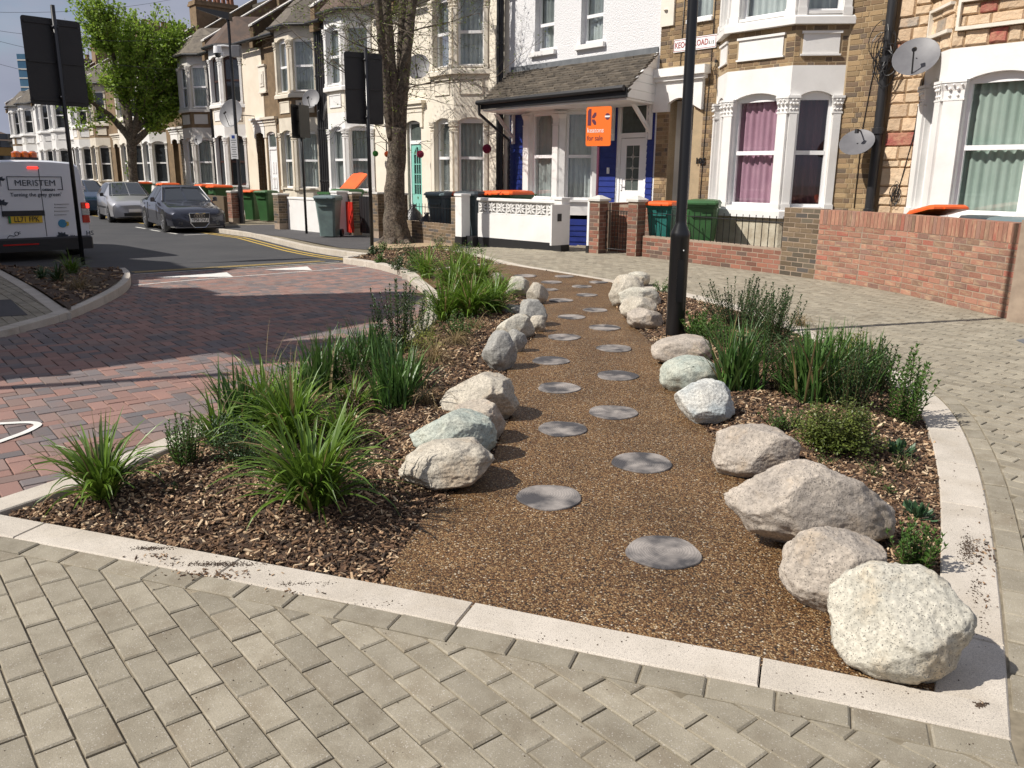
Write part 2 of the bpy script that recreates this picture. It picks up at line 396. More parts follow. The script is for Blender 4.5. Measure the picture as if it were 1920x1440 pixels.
# table polygon
tab_far_l = P2([(240, 508)], 0)[0]
TABLE = [p for p in LPK] + [tip.lerp(tip, 0)] + list(reversed(LO)) + [Vector((-4.2, 1.2)), Vector((-9, -3)), Vector((-12, 2))]
struct(sheet('brick_table_bed', TABLE, lambda x, y: tz(x, y)-.012, pm('pale_joint_sand', c(.34, .29, .23), c(.2, .17, .14), sc=9, rough=1), .6))
# asphalt road
far_l = W(-90, 11.5); far_r = W(-90, W1k+.1)
left_kerb = [Vector(lp_far[0]), Vector(lp_far[1]), uw2(-12.5, 12.2), uw2(-20, 12.2), Vector((far_l.x, far_l.y))]
ROAD = left_kerb + [Vector((far_r.x, far_r.y))] + list(reversed(KERB_ROAD))
ROADp = [LPK[-1]] + left_kerb[1:] + [Vector((far_r.x, far_r.y))] + list(reversed(KERB_ROAD))
def road_z(x, y):
    # ramp up to the brick table along its far edge
    d = nearest_seg((x, y), [LPK[-1], tip], False)[0]
    return rz_(x, y) + (tz(x, y)-rz_(x, y)-.004)*(1-sstep(d/1.7))
struct(sheet('road', ROADp, road_z, M_asphalt, .7))
# pavement on the house side
PAV = KERB_ROAD[::-1] + FE[1:] + RO[1:] + KN[1:] + [Vector((-4.2, 1.2)), Vector((-4, -2)), Vector((9, -2)), uw2(9, 0), uw2(-75, 0)]
pavement = struct(sheet('pavement', PAV, lambda x, y: zg(x, y)-.008, M_joint, .8))
# left pavement and planter
LPV = [p for p in LPK] + lp_far[1:] + [uw2(-12.5, 13.5), Vector((-16, 8))]
left_pavement = struct(sheet('side_pavement', LPV, lambda x, y: zg(x, y)-.006, M_joint, .8))
for o_ in (left_pavement,): pass
sp2 = [left_kerb[1], uw2(-12.5, 12.2), uw2(-20, 12.2), Vector((far_l.x, far_l.y)), uw2(-90, 15.5), uw2(-12, 15.5)]
struct(sheet('opposite_pavement', sp2, lambda x, y: zg(x, y), M_asph2, 1.5))

# ------------------------------------------------------------------ paving units
def clip_half(poly, a, b, keep):
    nx, ny = -(b[1]-a[1]), b[0]-a[0]
    s_ = (nx*(keep[0]-a[0])+ny*(keep[1]-a[1])); 
    if s_ < 0: nx, ny = -nx, -ny
    L = hypot(nx, ny); nx /= L; ny /= L
    out = []
    for i in range(len(poly)):
        p, q = poly[i], poly[(i+1) % len(poly)]
        dp = nx*(p[0]-a[0])+ny*(p[1]-a[1])-.002; dq = nx*(q[0]-a[0])+ny*(q[1]-a[1])-.002
        if dp >= 0: out.append(p)
        if (dp >= 0) != (dq >= 0):
            t = dp/(dp-dq); out.append((p[0]+(q[0]-p[0])*t, p[1]+(q[1]-p[1])*t))
    return out
def area(poly): return abs(sum(poly[i][0]*poly[(i+1) % len(poly)][1]-poly[(i+1) % len(poly)][0]*poly[i][1] for i in range(len(poly))))/2
def view_px(x, y, z):
    v = Vector((x, y, z-CAM_H)); d = v @ _F
    if d <= .3: return None
    return 960+F_PX*(v @ _R)/d, 720-F_PX*(v @ _U)/d, d
def unit_poly(mb, poly, z, h=.03, bev=.0045, tilt=(0, 0)):
    n = len(poly); cx = sum(p[0] for p in poly)/n; cy = sum(p[1] for p in poly)/n
    def zz(x, y): return z + tilt[0]*(x-cx)+tilt[1]*(y-cy)
    q = []
    for i in range(n):
        x, y = poly[i]; L = hypot(x-cx, y-cy) or 1; k = max(.2, 1-1.5*bev/L); q.append((cx+(x-cx)*k, cy+(y-cy)*k))
    vs_ = [(x, y, zz(x, y)-h) for x, y in poly]+[(x, y, zz(x, y)-bev) for x, y in poly]+[(x, y, zz(x, y)) for x, y in q]
    fs = [(i, (i+1) % n, n+(i+1) % n, n+i) for i in range(n)]+[(n+i, n+(i+1) % n, 2*n+(i+1) % n, 2*n+i) for i in range(n)]+[tuple(range(2*n, 3*n))]
    mb.add(vs_, fs)
def lay_units(cands, region, zf, parent, mat, pname, sname, nmax=300, bev=.0045, tol=.0012):
    """cands: list of (corner list). Whole pieces share a mesh per shape; the nearest are parts of their own."""
    pieces = []
    for poly in cands:
        n = len(poly); cx = sum(p[0] for p in poly)/n; cy = sum(p[1] for p in poly)/n
        v = view_px(cx, cy, zf(cx, cy))
        if v is None or not (-420 < v[0] < 2340 and 380 < v[1] < 1750): continue
        if region:
            ins = [inside(p, region) for p in poly]
            if not any(ins): continue
            d, a, b = nearest_seg((cx, cy), region)
            if not all(ins) or d < .04:
                keep = None
                cen_in = inside((cx, cy), region)
                for p, i_ in zip(poly, ins):
                    if i_: keep = p
                mid = ((a[0]+b[0])/2, (a[1]+b[1])/2); nx, ny = -(b[1]-a[1]), b[0]-a[0]; L = hypot(nx, ny); nx /= L; ny /= L
                t1 = (mid[0]+nx*.01, mid[1]+ny*.01); keep = t1 if inside(t1, region) else (mid[0]-nx*.01, mid[1]-ny*.01)
                poly = clip_half(poly, a, b, keep)
                if len(poly) < 3 or area(poly) < .0009: continue
                cx = sum(p[0] for p in poly)/len(poly); cy = sum(p[1] for p in poly)/len(poly)
                if not inside((cx, cy), region): continue
        vis = -20 < v[0] < 1940 and v[1] < 1460
        pieces.append(((0 if vis else 100)+v[2], poly, cx, cy))
    pieces.sort(key=lambda t: t[0])
    rest = MB(); cnt = 0
    rng = random.Random(5)
    shared = {}
    for k, (d, poly, cx, cy) in enumerate(pieces):
        z = zf(cx, cy)+rng.gauss(0, tol); ti = (rng.gauss(0, .006), rng.gauss(0, .006))
        if cnt < nmax and d < 99:
            key = None
            if len(poly) == 4:
                e = [hypot(poly[i][0]-poly[(i+1) % 4][0], poly[i][1]-poly[(i+1) % 4][1]) for i in range(4)]
                if abs(e[0]-e[2]) < 1e-4 and abs(e[1]-e[3]) < 1e-4: key = (round(e[0], 3), round(e[1], 3))
            if key:
                ang = atan2(poly[1][1]-poly[0][1], poly[1][0]-poly[0][0])
                if key not in shared:
                    m_ = MB(); a_, b_ = key; unit_poly(m_, [(-a_/2, -b_/2), (a_/2, -b_/2), (a_/2, b_/2), (-a_/2, b_/2)], 0, bev=bev)
                    o = m_.build(pname, mat, parent, loc=(cx, cy, z)); o.rotation_euler = (ti[0], ti[1], ang); shared[key] = o.data
                else: inst(shared[key], pname, parent, (cx, cy, z), (ti[0], ti[1], ang))
            else:
                m_ = MB(); unit_poly(m_, [(p[0]-cx, p[1]-cy) for p in poly], 0, bev=bev)
                m_.build(pname, mat, parent, loc=(cx, cy, z))
            cnt += 1
        else:
            unit_poly(rest, poly, z, bev=bev, tilt=ti)
    if rest.v: tag(rest.build(sname, mat, parent), kind='stuff')
def rect(cx, cy, ax, ay, la, lb):                        # corner list of a block with long side la along (ax, ay)
    bx, by = -ay, ax
    return [(cx-ax*la/2-bx*lb/2, cy-ay*la/2-by*lb/2), (cx+ax*la/2-bx*lb/2, cy+ay*la/2-by*lb/2), (cx+ax*la/2+bx*lb/2, cy+ay*la/2+by*lb/2), (cx-ax*la/2+bx*lb/2, cy-ay*la/2+by*lb/2)]
# grey pavers in stretcher bond along the street
pa = radians(-50.4); PAx, PAy = cos(pa), sin(pa)
hdr = offset(RO, .115)                                   # header course outside the kerb
hdk = offset(KN, .115)
# find which side is outside
def outside_off(pts, d):
    o1 = offset(pts, d); m = o1[len(o1)//2]
    return o1 if not inside(m, ISLAND) else offset(pts, -d)
RO_h = outside_off(RO, .112); KN_h = outside_off(KN, .112); FE_h = outside_off(FE, .004)
corner = RO_h[-1]+ (KN_h[0]-KN[0])
REG = KERB_ROAD[::-1] + FE_h[1:-1] + RO_h[1:] + [corner] + KN_h[1:] + [Vector((-4.0, 1.3)), Vector((-4, -2)), Vector((9, -2)), uw2(9, 1.2), uw2(-75, 1.2)]
cands = []
A_, B_, J_ = .2045, .1025, .0052
for i in range(-60, 110):
    for j in range(-85, 90):
        lx = (i+(.5 if j % 2 else 0))*A_; ly = j*B_
        x = 2.2+lx*PAx-ly*PAy; y = 5+lx*PAy+ly*PAx
        if y < .9 or y > 20 or x < -6 or x > 8.5: continue
        if x < 0.0 and y > 3.6 and y < 13: continue
        if Vector((x, y, 0)) @ DV > 15.2: continue       # tarmac further along
        cands.append(rect(x, y, PAx, PAy, A_-J_, B_-J_))
lay_units(cands, REG, zg, pavement, M_paver, 'paver', 'paver_field')
hc = []
for line, hl in ((RO, RO_h), (KN, KN_h)):
    a = resample(line, .01); 
    s_ = 0; i = 0; L = .208
    while i+int(L/.01) < len(a):
        p, q = a[i], a[i+int(L/.01)]; i += int(L/.01)
        t = (q-p).normalized(); nrm = Vector((-t.y, t.x)); m = (p+q)/2
        if inside(m+nrm*.05, ISLAND): nrm = -nrm
        m = m + nrm*.058
        hc.append(rect(m.x, m.y, t.x, t.y, (q-p).length-.006, .1))
lay_units(hc, None, zg, pavement, M_paver, 'edge_paver', 'edge_paver_row', 140)
# red and charcoal herringbone on the table
table = struct(empty('brick_table'))
cands = []
CW = .1035
LOo = outside_off(LO, .012)
TREG = [p for p in LPK] + list(reversed(LOo)) + [Vector((-4.2, 1.2)), Vector((-9, -3)), Vector((-12, 2))]
for i in range(-90, 130):
    for j in range(-130, 110):
        k = (i-j) % 4
        if k not in (0, 2): continue
        if k == 0: lx, ly, hor = i+1, j+.5, True
        else: lx, ly, hor = i+.5, j, False
        lx *= CW; ly *= CW
        x = -3.2+lx*PAx-ly*PAy; y = 8+lx*PAy+ly*PAx
        if y < 2.5 or y > 16.5 or x < -9.5 or x > 0: continue
        cands.append(rect(x, y, PAx, PAy, 2*CW-.006, CW-.006) if hor else rect(x, y, -PAy, PAx, 2*CW-.006, CW-.006))
lay_units(cands, TREG, tz, table, M_block, 'block', 'block_field', 300)
# slabs of the side pavement
cands = []
for i in range(-40, 60):
    for j in range(-60, 60):
        lx = (i+(.5 if j % 2 else 0))*A_; ly = j*B_
        x = -6+lx*PAx-ly*PAy; y = 10+lx*PAy+ly*PAx
        if y < 6 or y > 17 or x > -3.5 or x < -14: continue
        cands.append(rect(x, y, PAx, PAy, A_-J_, B_-J_))
PLB = P2([(-40, 478), (0, 506), (70, 545), (133, 588)])      # kerb between side pavement and planter
LREG = [p for p in offset(LPK, .18 if not inside(offset(LPK, .18)[5], TABLE) else -.18) if True]
LREG = [p for p in LREG if view_px(p.x, p.y, 0) and view_px(p.x, p.y, 0)[0] < 140] + [Vector(PLB[3]), Vector(PLB[2]), Vector(PLB[1]), Vector(PLB[0]), Vector((-15, 14)), Vector((-15, 7))]
lay_units(cands, LREG, zg, left_pavement, M_paver, 'paver', 'paver_field', 120)

# ------------------------------------------------------------------ kerbs
def kerb(name, line, width, L, zf=zg, h=.16, top=.0, side=1, bev=.006, mat=M_kerb, first=0):
    root = struct(empty(name)); a = resample(line, .03); i = 0; nL = max(1, int(L/.03)); first_n = int(first/.03)
    while i < len(a)-2:
        j = min(len(a)-1, i+(first_n if (i == 0 and first_n) else nL))
        if len(a)-1-j < 3: j = len(a)-1
        seg = a[i:j+1]; stp = max(1, (len(seg)-1)//6)
        idx = list(range(0, len(seg)-1, stp))
        if idx[-1] != len(seg)-1: idx.append(len(seg)-1)
        out = [seg[k] for k in idx]; inn = []
        for k in idx:
            g_ = i+k; t = a[min(g_+4, len(a)-1)]-a[max(g_-4, 0)]; t.normalize()
            inn.append(a[g_]+Vector((-t.y, t.x))*(width*side))
        poly = out+inn[::-1]
        cx = sum(p.x for p in poly)/len(poly); cy = sum(p.y for p in poly)/len(poly)
        # pull ends together for the joint
        d = (out[-1]-out[0]); d.normalize(); g = .0025
        poly = [Vector((p.x, p.y)) for p in poly]
        n = len(out)
        for q in (0, 2*n-1): poly[q] += d*g
        for q in (n-1, n): poly[q] -= d*g
        m_ = MB(); rings = []
        for dz, k in ((-h, 1.0), (top-bev, 1.0), (top, 0)):
            ring = []
            for qi, p in enumerate(poly):
                o_ = qi if qi < n else 2*n-1-qi
                if k == 0:
                    oth = poly[2*n-1-qi]; e = (oth-p).normalized()*bev; pp = p+e
                    if o_ == 0: pp += d*bev*.7
                    if o_ == n-1: pp -= d*bev*.7
                else: pp = p
                ring.append((pp.x-cx, pp.y-cy, zf(p.x, p.y)+dz))
            rings.append(ring)
        # faces: side walls plus top strip
        N = len(poly); vs_ = [p for r in rings for p in r]; fs = []
        for r in range(2):
            for q in range(N): fs.append((r*N+q, r*N+(q+1) % N, (r+1)*N+(q+1) % N, (r+1)*N+q))
        for q in range(n-1): fs.append((2*N+q, 2*N+q+1, 2*N+N-2-q, 2*N+N-1-q))
        m_.add(vs_, fs); m_.build('kerb_stone', mat, root, loc=(cx, cy, 0)); i = j
    return root
def side_of(line):                                       # +1 if left of travel is inside the island
    o1 = offset(line, .05); return 1 if inside(o1[len(o1)//2], ISLAND) else -1
kerb('kerb_front', KN, .165, .905, side=side_of(KN), first=.62)
kerb('kerb_right', RO, .20, .6, side=side_of(RO), top=-.001)
kerb('kerb_far', FE, .09, .9, side=side_of(FE), top=-.001)
kerb('kerb_left', LO[2:], .16, .62, side=side_of(LO), top=.0)
kerb('kerb_street', KERB_ROAD[:40], .15, .9, side=-1 if True else 1, top=.0)
kerb('kerb_planter', LPK, .15, .62, side=-1 if inside(offset(LPK, .05)[20], TABLE) else 1, top=.02)
kerb('kerb_planter_back', resample(PLB, .1), .15, .62, side=-1, top=.012)
DIVL = resample(P2([(763, 514), (797, 507), (860, 500), (940, 493)]), .1)
kerb('kerb_bed_divider', DIVL, .09, .9, side=1, top=.004)

# ------------------------------------------------------------------ path and planted soil
def resin_mat():
    m = bpy.data.materials.new('resin_bound_gravel'); m.use_nodes = True; n, l = m.node_tree.nodes, m.node_tree.links
    b = n['Principled BSDF']; b.inputs['Roughness'].default_value = .5; b.inputs['Specular IOR Level'].default_value = .35
    tc_ = n.new('ShaderNodeTexCoord')
    vo = n.new('ShaderNodeTexVoronoi'); vo.inputs['Scale'].default_value = 150; l.new(tc_.outputs['Object'], vo.inputs['Vector'])
    sp = n.new('ShaderNodeSeparateColor'); l.new(vo.outputs['Color'], sp.inputs[0])
    r = n.new('ShaderNodeValToRGB'); r.color_ramp.interpolation = 'CONSTANT'; e = r.color_ramp.elements
    pal = [(0, c(.13, .062, .026)), (.18, c(.25, .13, .052)), (.36, c(.045, .028, .018)), (.48, c(.32, .18, .075)), (.63, c(.15, .078, .035)), (.77, c(.40, .25, .115)), (.90, c(.50, .36, .20)), (.972, c(.68, .58, .43))]
    while len(e) < len(pal): e.new(.5)
    for i, (p, q) in enumerate(pal): e[i].position = p; e[i].color = q
    l.new(sp.outputs[0], r.inputs[0])
    rm = n.new('ShaderNodeMapRange'); rm.inputs['From Min'].default_value = .15; rm.inputs['From Max'].default_value = .62; rm.inputs['To Min'].default_value = 1.0; rm.inputs['To Max'].default_value = .22
    l.new(vo.outputs['Distance'], rm.inputs['Value'])
    mu = n.new('ShaderNodeMixRGB'); mu.blend_type = 'MULTIPLY'; mu.inputs[0].default_value = .75; l.new(r.outputs[0], mu.inputs[1]); l.new(rm.outputs[0], mu.inputs[2])
    nz = n.new('ShaderNodeTexNoise'); nz.inputs['Scale'].default_value = 2.2; nz.inputs['Detail'].default_value = 5; l.new(tc_.outputs['Object'], nz.inputs['Vector'])
    r2 = n.new('ShaderNodeValToRGB'); r2.color_ramp.elements[0].color = (.78, .78, .78, 1); r2.color_ramp.elements[1].color = (1.2, 1.2, 1.2, 1); r2.color_ramp.elements[0].position = .3; r2.color_ramp.elements[1].position = .7
    l.new(nz.outputs['Fac'], r2.inputs[0])
    m2 = n.new('ShaderNodeMixRGB'); m2.blend_type = 'MULTIPLY'; m2.inputs[0].default_value = 1; l.new(mu.outputs[0], m2.inputs[1]); l.new(r2.outputs[0], m2.inputs[2])
    l.new(m2.outputs[0], b.inputs['Base Color'])
    iv = n.new('ShaderNodeMath'); iv.operation = 'SUBTRACT'; iv.inputs[0].default_value = 1; l.new(vo.outputs['Distance'], iv.inputs[1])
    bn = n.new('ShaderNodeBump'); bn.inputs['Distance'].default_value = .004; bn.inputs['Strength'].default_value = 1; l.new(iv.outputs[0], bn.inputs['Height']); l.new(bn.outputs[0], b.inputs['Normal'])
    return m
M_resin = resin_mat()
PL = [(713, 1102), (770, 1005), (815, 945), (880, 905), (925, 860), (945, 800), (968, 770), (945, 700), (968, 660), (1012, 625), (1018, 575), (1010, 560), (985, 540), (950, 524), (905, 514), (850, 525), (800, 545)]
PR = [(1147, 527), (1146, 560), (1172, 600), (1222, 640), (1250, 700), (1285, 760), (1315, 795), (1375, 860), (1400, 905), (1430, 960), (1475, 1020), (1530, 1075), (1570, 1120), (1640, 1180), (1720, 1255), (1810, 1325)]
PATH = smooth_line(P2(PL)) + P2([(765, 516), (797, 508), (860, 502), (940, 495), (960, 497), (1050, 511)]) + smooth_line(P2(PR))
inner = KN
struct(sheet('resin_path', PATH, lambda x, y: zg(x, y)-.004, M_resin, .6))
def soil_z(x, y):
    di = nearest_seg((x, y), ISLAND)[0]-.19; dp, a_, b_ = nearest_seg((x, y), PATH)
    if inside((x, y), PATH): return zg(x, y)-.02-.06*min(1, dp/.1)
    h = .075*sstep(min(di, dp)/.45) + .022*noise.noise((x*2.3, y*2.3, 0)) + .012*noise.noise((x*7, y*7, 3))
    if di < .0: return zg(x, y)-.05
    return zg(x, y)-.022+h*min(1, max(0, di)/.12)
struct(sheet('planting_soil', ISLAND, soil_z, M_soil, .11))
PLANTER = [p for p in offset(LPK, .1 if not inside(offset(LPK, .1)[20], TABLE) else -.1) if view_px(p.x, p.y, 0)[0] > 128] + [Vector(p) for p in lp_far[1:]] + [Vector(p) for p in PLB]
def psoil(x, y): return zg(x, y)+.03+.03*noise.noise((x*2, y*2, 5))
struct(sheet('planter_soil', PLANTER, psoil, M_soil, .3))
# bark chips: one loose mass nobody could count
def chips():
    rng = random.Random(3); vs_ = []; fs = []
    def one(x, y, z, s):
        L = rng.uniform(.007, .022)*s; w = rng.uniform(.0028, .0068)*s; t = rng.uniform(.0012, .0032)*s
        a = rng.uniform(0, pi); ti = rng.gauss(0, .35); tj = rng.gauss(0, .3)
        ca, sa = cos(a), sin(a)
        k = len(vs_); sk = rng.uniform(-.3, .3)*w
        for dx, dy, dz in ((-L, -w, -t), (L*.8, -w*.7, -t), (L, w, -t), (-L*.7, w+sk, -t), (-L*.95, -w*.9, t), (L*.75, -w*.6, t), (L*.9, w*.8, t), (-L*.7, w*.9+sk, t)):
            vs_.append((x+dx*ca-dy*sa, y+dx*sa+dy*ca, z+dz+dx*ti+dy*tj))
        fs.extend([(k, k+1, k+5, k+4), (k+1, k+2, k+6, k+5), (k+2, k+3, k+7, k+6), (k+3, k, k+4, k+7), (k+4, k+5, k+6, k+7)])
    def fill(n, poly, zf, avoid, smin=.8, dens=None):
        xs = [p[0] for p in poly]; ys = [p[1] for p in poly]; got = 0; tries = 0
        while got < n and tries < n*9:
            tries += 1
            x = rng.uniform(min(xs), max(xs)); y = rng.uniform(min(ys), max(ys))
            if rng.random() > min(1, (3.6/max(2.2, y))**1.5): continue
            if not inside((x, y), poly) or (avoid and inside((x, y), avoid)): continue
            z = zf(x, y)
            if z < zg(x, y)-.03: continue
            one(x, y, z+rng.uniform(0, .012), min(2.2, smin*(1+y*.09))*rng.uniform(.6, 1.35)); got += 1
    return vs_, fs, one, fill
vs_, fs_, one, fill = chips()
isl_in = ISLAND[::2]; path_s = PATH[::2]
fill(72000, isl_in, soil_z, path_s, .68)
fill(2500, PLANTER, psoil, None, 1.2)
rng = random.Random(9)
for (px, py, rx, ry, n) in [(300, 1045, 60, 10, 220), (400, 1078, 90, 12, 420), (560, 1112, 80, 8, 60), (1845, 1035, 25, 30, 260), (1850, 1110, 20, 60, 60), (1840, 1320, 12, 6, 25), (760, 1010, 30, 30, 60), (1500, 1105, 60, 12, 20), (1000, 900, 200, 120, 30), (1838, 950, 20, 60, 20), (255, 560, 8, 8, 60), (1300, 770, 10, 10, 20)]:
    for _ in range(int(n*.22)):
        P = G(px+rng.gauss(0, rx*.5), py+rng.gauss(0, ry*.5)); one(P.x, P.y, .003+P.z, rng.uniform(.25, .6))
me = bpy.data.meshes.new('bark_mulch'); me.from_pydata(vs_, [], fs_); me.materials.append(M_chip); me.update()
o = bpy.data.objects.new('bark_mulch', me); COL.objects.link(o); tag(o, 'loose brown bark mulch covering the planting beds', 'mulch', kind='stuff')

# crumbs of spilled soil on the kerbs, specks of litter on the paving
cv, cf = [], []
rng = random.Random(19)
def crumb(x, y, z, s):
    k = len(cv); a = rng.uniform(0, pi)
    for q in range(5): cv.append((x+s*cos(a+q*1.257)*rng.uniform(.6, 1.2), y+s*sin(a+q*1.257)*rng.uniform(.6, 1.2), z))
    cv.append((x, y, z+s*rng.uniform(.3, .9))); cf.extend([(k+q, k+(q+1) % 5, k+5) for q in range(5)])
for (px, py, rx, ry, n) in [(285, 1028, 34, 3, 260), (410, 1058, 80, 4, 520), (560, 1094, 70, 4, 90), (1815, 1030, 16, 24, 420), (1830, 1100, 16, 36, 90), (1838, 1322, 9, 4, 120), (700, 1130, 60, 6, 30), (1600, 1300, 150, 10, 25), (1100, 1200, 200, 10, 25), (1843, 1180, 12, 40, 30)]:
    for _ in range(n):
        P = G(px+rng.gauss(0, rx*.55), py+rng.gauss(0, ry*.6)); crumb(P.x, P.y, P.z+.0005, rng.uniform(.0012, .0042))
for _ in range(420):
    P = G(rng.uniform(0, 1900), rng.uniform(1080, 1430)); crumb(P.x, P.y, .0005, rng.uniform(.0008, .0028))
for _ in range(300):
    P = G(rng.uniform(1500, 1900), rng.uniform(560, 1000)); crumb(P.x, P.y, .0005, rng.uniform(.002, .006))
me = bpy.data.meshes.new('spilled_soil'); me.from_pydata(cv, [], cf); me.materials.append(M_soil); me.update()
o = bpy.data.objects.new('spilled_soil', me); COL.objects.link(o); tag(o, 'dark soil crumbs spilled over the pale kerbs and paving', 'soil', kind='stuff')
# tarmac patch, tree pit and painted markings
TAR = P2([(375, 425), (500, 421), (600, 424), (720, 430), (850, 450), (905, 458), (870, 466), (812, 459), (700, 455), (690, 468), (640, 465), (530, 444), (480, 438), (440, 430)])
struct(sheet('footway_tarmac', TAR, lambda x, y: zg(x, y)+.001, M_asph2, .8))
M_pit = pm('tree_pit_gravel', c(.42, .31, .19), c(.33, .25, .16), sc=9, rough=1, fine=.3, fsc=140)
struct(sheet('tree_pit', P2([(690, 468), (700, 455), (735, 446), (812, 450), (850, 462), (813, 462), (760, 465)]), lambda x, y: zg(x, y)+.006, M_pit, .5))
def strip(name, line, w, zf, mat):
    l1, l2 = offset(line, w/2), offset(line, -w/2); m_ = MB()
    for i in range(len(line)-1):
        q = [l1[i], l1[i+1], l2[i+1], l2[i]]; m_.quad(*[(p.x, p.y, zf(p.x, p.y)) for p in q])
    return struct(m_.build(name, mat))
rzz = lambda x, y: road_z(x, y)+.012
kr = KERB_ROAD[1:45]; sdk = 1 if inside(offset(kr, .3)[5], ROADp) else -1
for k in (.22, .42): strip('double_yellow_line', resample(offset(kr, sdk*k), .2), .08, lambda x, y: road_z(x, y)+.005, M_yellow)
e0, e1 = Vector(LPK[-1]), Vector(tip); dd = (e1-e0).normalized(); nn = Vector((-dd.y, dd.x)); 
if nn.y < 0: nn = -nn
for k in (.30, .52): strip('double_yellow_line', resample([e0+nn*k+dd*.2, e1+nn*k-dd*.25], .3), .085, rzz, M_yellow)
strip('channel_line', resample([e0-nn*.05+dd*.1, e1-nn*.05-dd*.1], .3), .05, lambda x, y: tz(x, y)+.004, M_wpaint)
strip('channel_line', resample(P2([(250, 533), (350, 524), (480, 514), (600, 505), (692, 497)], -.08), .3), .05, lambda x, y: tz(x, y)+.004, M_wpaint)
for tri in ([(288, 516), (425, 507), (437, 515)], [(495, 502), (576, 496), (585, 503)]):
    pts = [G(a, b, -.06) for a, b in tri]; m_ = MB(); m_.quad(*[(p.x, p.y, tz(p.x, p.y)+.006) for p in pts]); struct(m_.build('ramp_marking', M_wpaint))
for (a, b) in [((255, 426), (273, 429)), ((282, 431), (300, 434)), ((312, 436), (332, 439)), ((345, 441), (390, 439))]:
    strip('parking_bay_line', P2([a, b], ROAD_DZ), .09, lambda x, y: road_z(x, y)+.005, M_wpaint)
# painted loop on the table
loop = smooth_line(P2([(-140, 880), (-60, 851), (0, 829), (25, 820), (45, 813), (60, 806), (70, 800), (72, 797), (66, 794), (50, 793), (20, 794.5), (-60, 799), (-140, 806)], -.014), .03)
strip('painted_symbol', loop, .045, lambda x, y: tz(x, y)+.006, M_wpaint)
# gully lid in the side pavement and small metal covers
mh = struct(empty('manhole_cover')); m_ = MB()
pts = P2([(-60, 572), (0, 563), (20, 562), (52, 591), (0, 594), (-80, 600)]); m_.prism([(p.x, p.y) for p in pts], zg(pts[1].x, pts[1].y)-.01, zg(pts[1].x, pts[1].y)+.006); m_.build('cover_plate', M_asph2, mh)
cov = P2([(1905, 638), (1935, 634), (1960, 642), (1925, 647)]); m_ = MB(); m_.prism([(p.x, p.y) for p in cov], -.01, .005); struct(m_.build('stopcock_cover', M_lead))
# ------------------------------------------------------------------ houses
WIDTH = 4.8
SHARED = {}
class House:
    def __init__(s, uc, label, lod=0, group='terraced houses along the street'):
        s.uc = uc; p = W(uc, 0, 0)
        s.root = empty('terraced_house', p, ROT_F); tag(s.root, label, 'house', group); s.lod = lod
        s.T = lambda x, y, z: (x-uc, y, z)
    def mb(s, T=None):
        if T: return MB(lambda a, t, h: s.T(*T(a, t, h)))
        return MB(s.T)
def face_T(x0, y0, x1, y1):                              # local (a along, t inwards, h up); outward is -t
    L = hypot(x1-x0, y1-y0); ax, ay = (x1-x0)/L, (y1-y0)/L
    return (lambda a, t, h: (x0+ax*a-ay*t, y0+ay*a+ax*t, h)), L
def arc_pts(a0, a1, h, rise, n=8):
    return [(a0+(a1-a0)*k/n, h+rise*(1-(2*k/n-1)**2)) for k in range(n+1)]
def window(H, T, a0, a1, h0, h1, frame=None, rail=.5, curtain=None, rec=.10, fw=.05, dark=False, rise=0, transom=None, bars=False, cover=(0, 1)):
    frame = frame or M_upvc
    m = H.mb(T)
    top = h1
    m.box(a0, a0+fw, rec, rec+.06, h0, top); m.box(a1-fw, a1, rec, rec+.06, h0, top)
    m.box(a0+fw, a1-fw, rec, rec+.06, top-fw, top); m.box(a0+fw, a1-fw, rec-.02, rec+.06, h0, h0+fw)
    hr = h0+(h1-h0)*rail
    m.box(a0+fw, a1-fw, rec-.006, rec+.055, hr-.035, hr+.035)
    if rise: m.plate([(a0, top)]+arc_pts(a0, a1, top, rise)+[(a1, top)], rec, rec+.05)
    f = m.build('window', frame, H.root)
    for z0, z1 in ((h0+fw, hr-.035), (hr+.035, top-fw)):
        g = H.mb(T); g.quad((a0+fw-.005, rec+.02, z0-.005), (a1-fw+.005, rec+.02, z0-.005), (a1-fw+.005, rec+.02, z1+.005), (a0+fw-.005, rec+.02, z1+.005))
        p = g.build('pane', M_darkglass if (dark or H.lod > 1) else M_glass, f); 
    if curtain and H.lod < 2:
        g = H.mb(T); n = max(14, int((a1-a0)*46)); rg = random.Random(int(a0*100+h0*7)); ph = rg.uniform(0, 6)
        aa0, aa1 = a0+(a1-a0)*cover[0], a0+(a1-a0)*cover[1]
        rows = []
        for z in (h0, h0+(top-h0)*.5, top-.02):
            rows.append([(aa0+(aa1-aa0)*k/n, rec+.13+.022*sin(k*1.15+ph)+.016*sin(k*.41+ph*2), z) for k in range(n+1)])
        g.add([p for r in rows for p in r], [(r*(n+1)+k, r*(n+1)+k+1, (r+1)*(n+1)+k+1, (r+1)*(n+1)+k) for r in range(2) for k in range(n)])
        g.build('curtain', curtain, f, smooth=True)
    return f
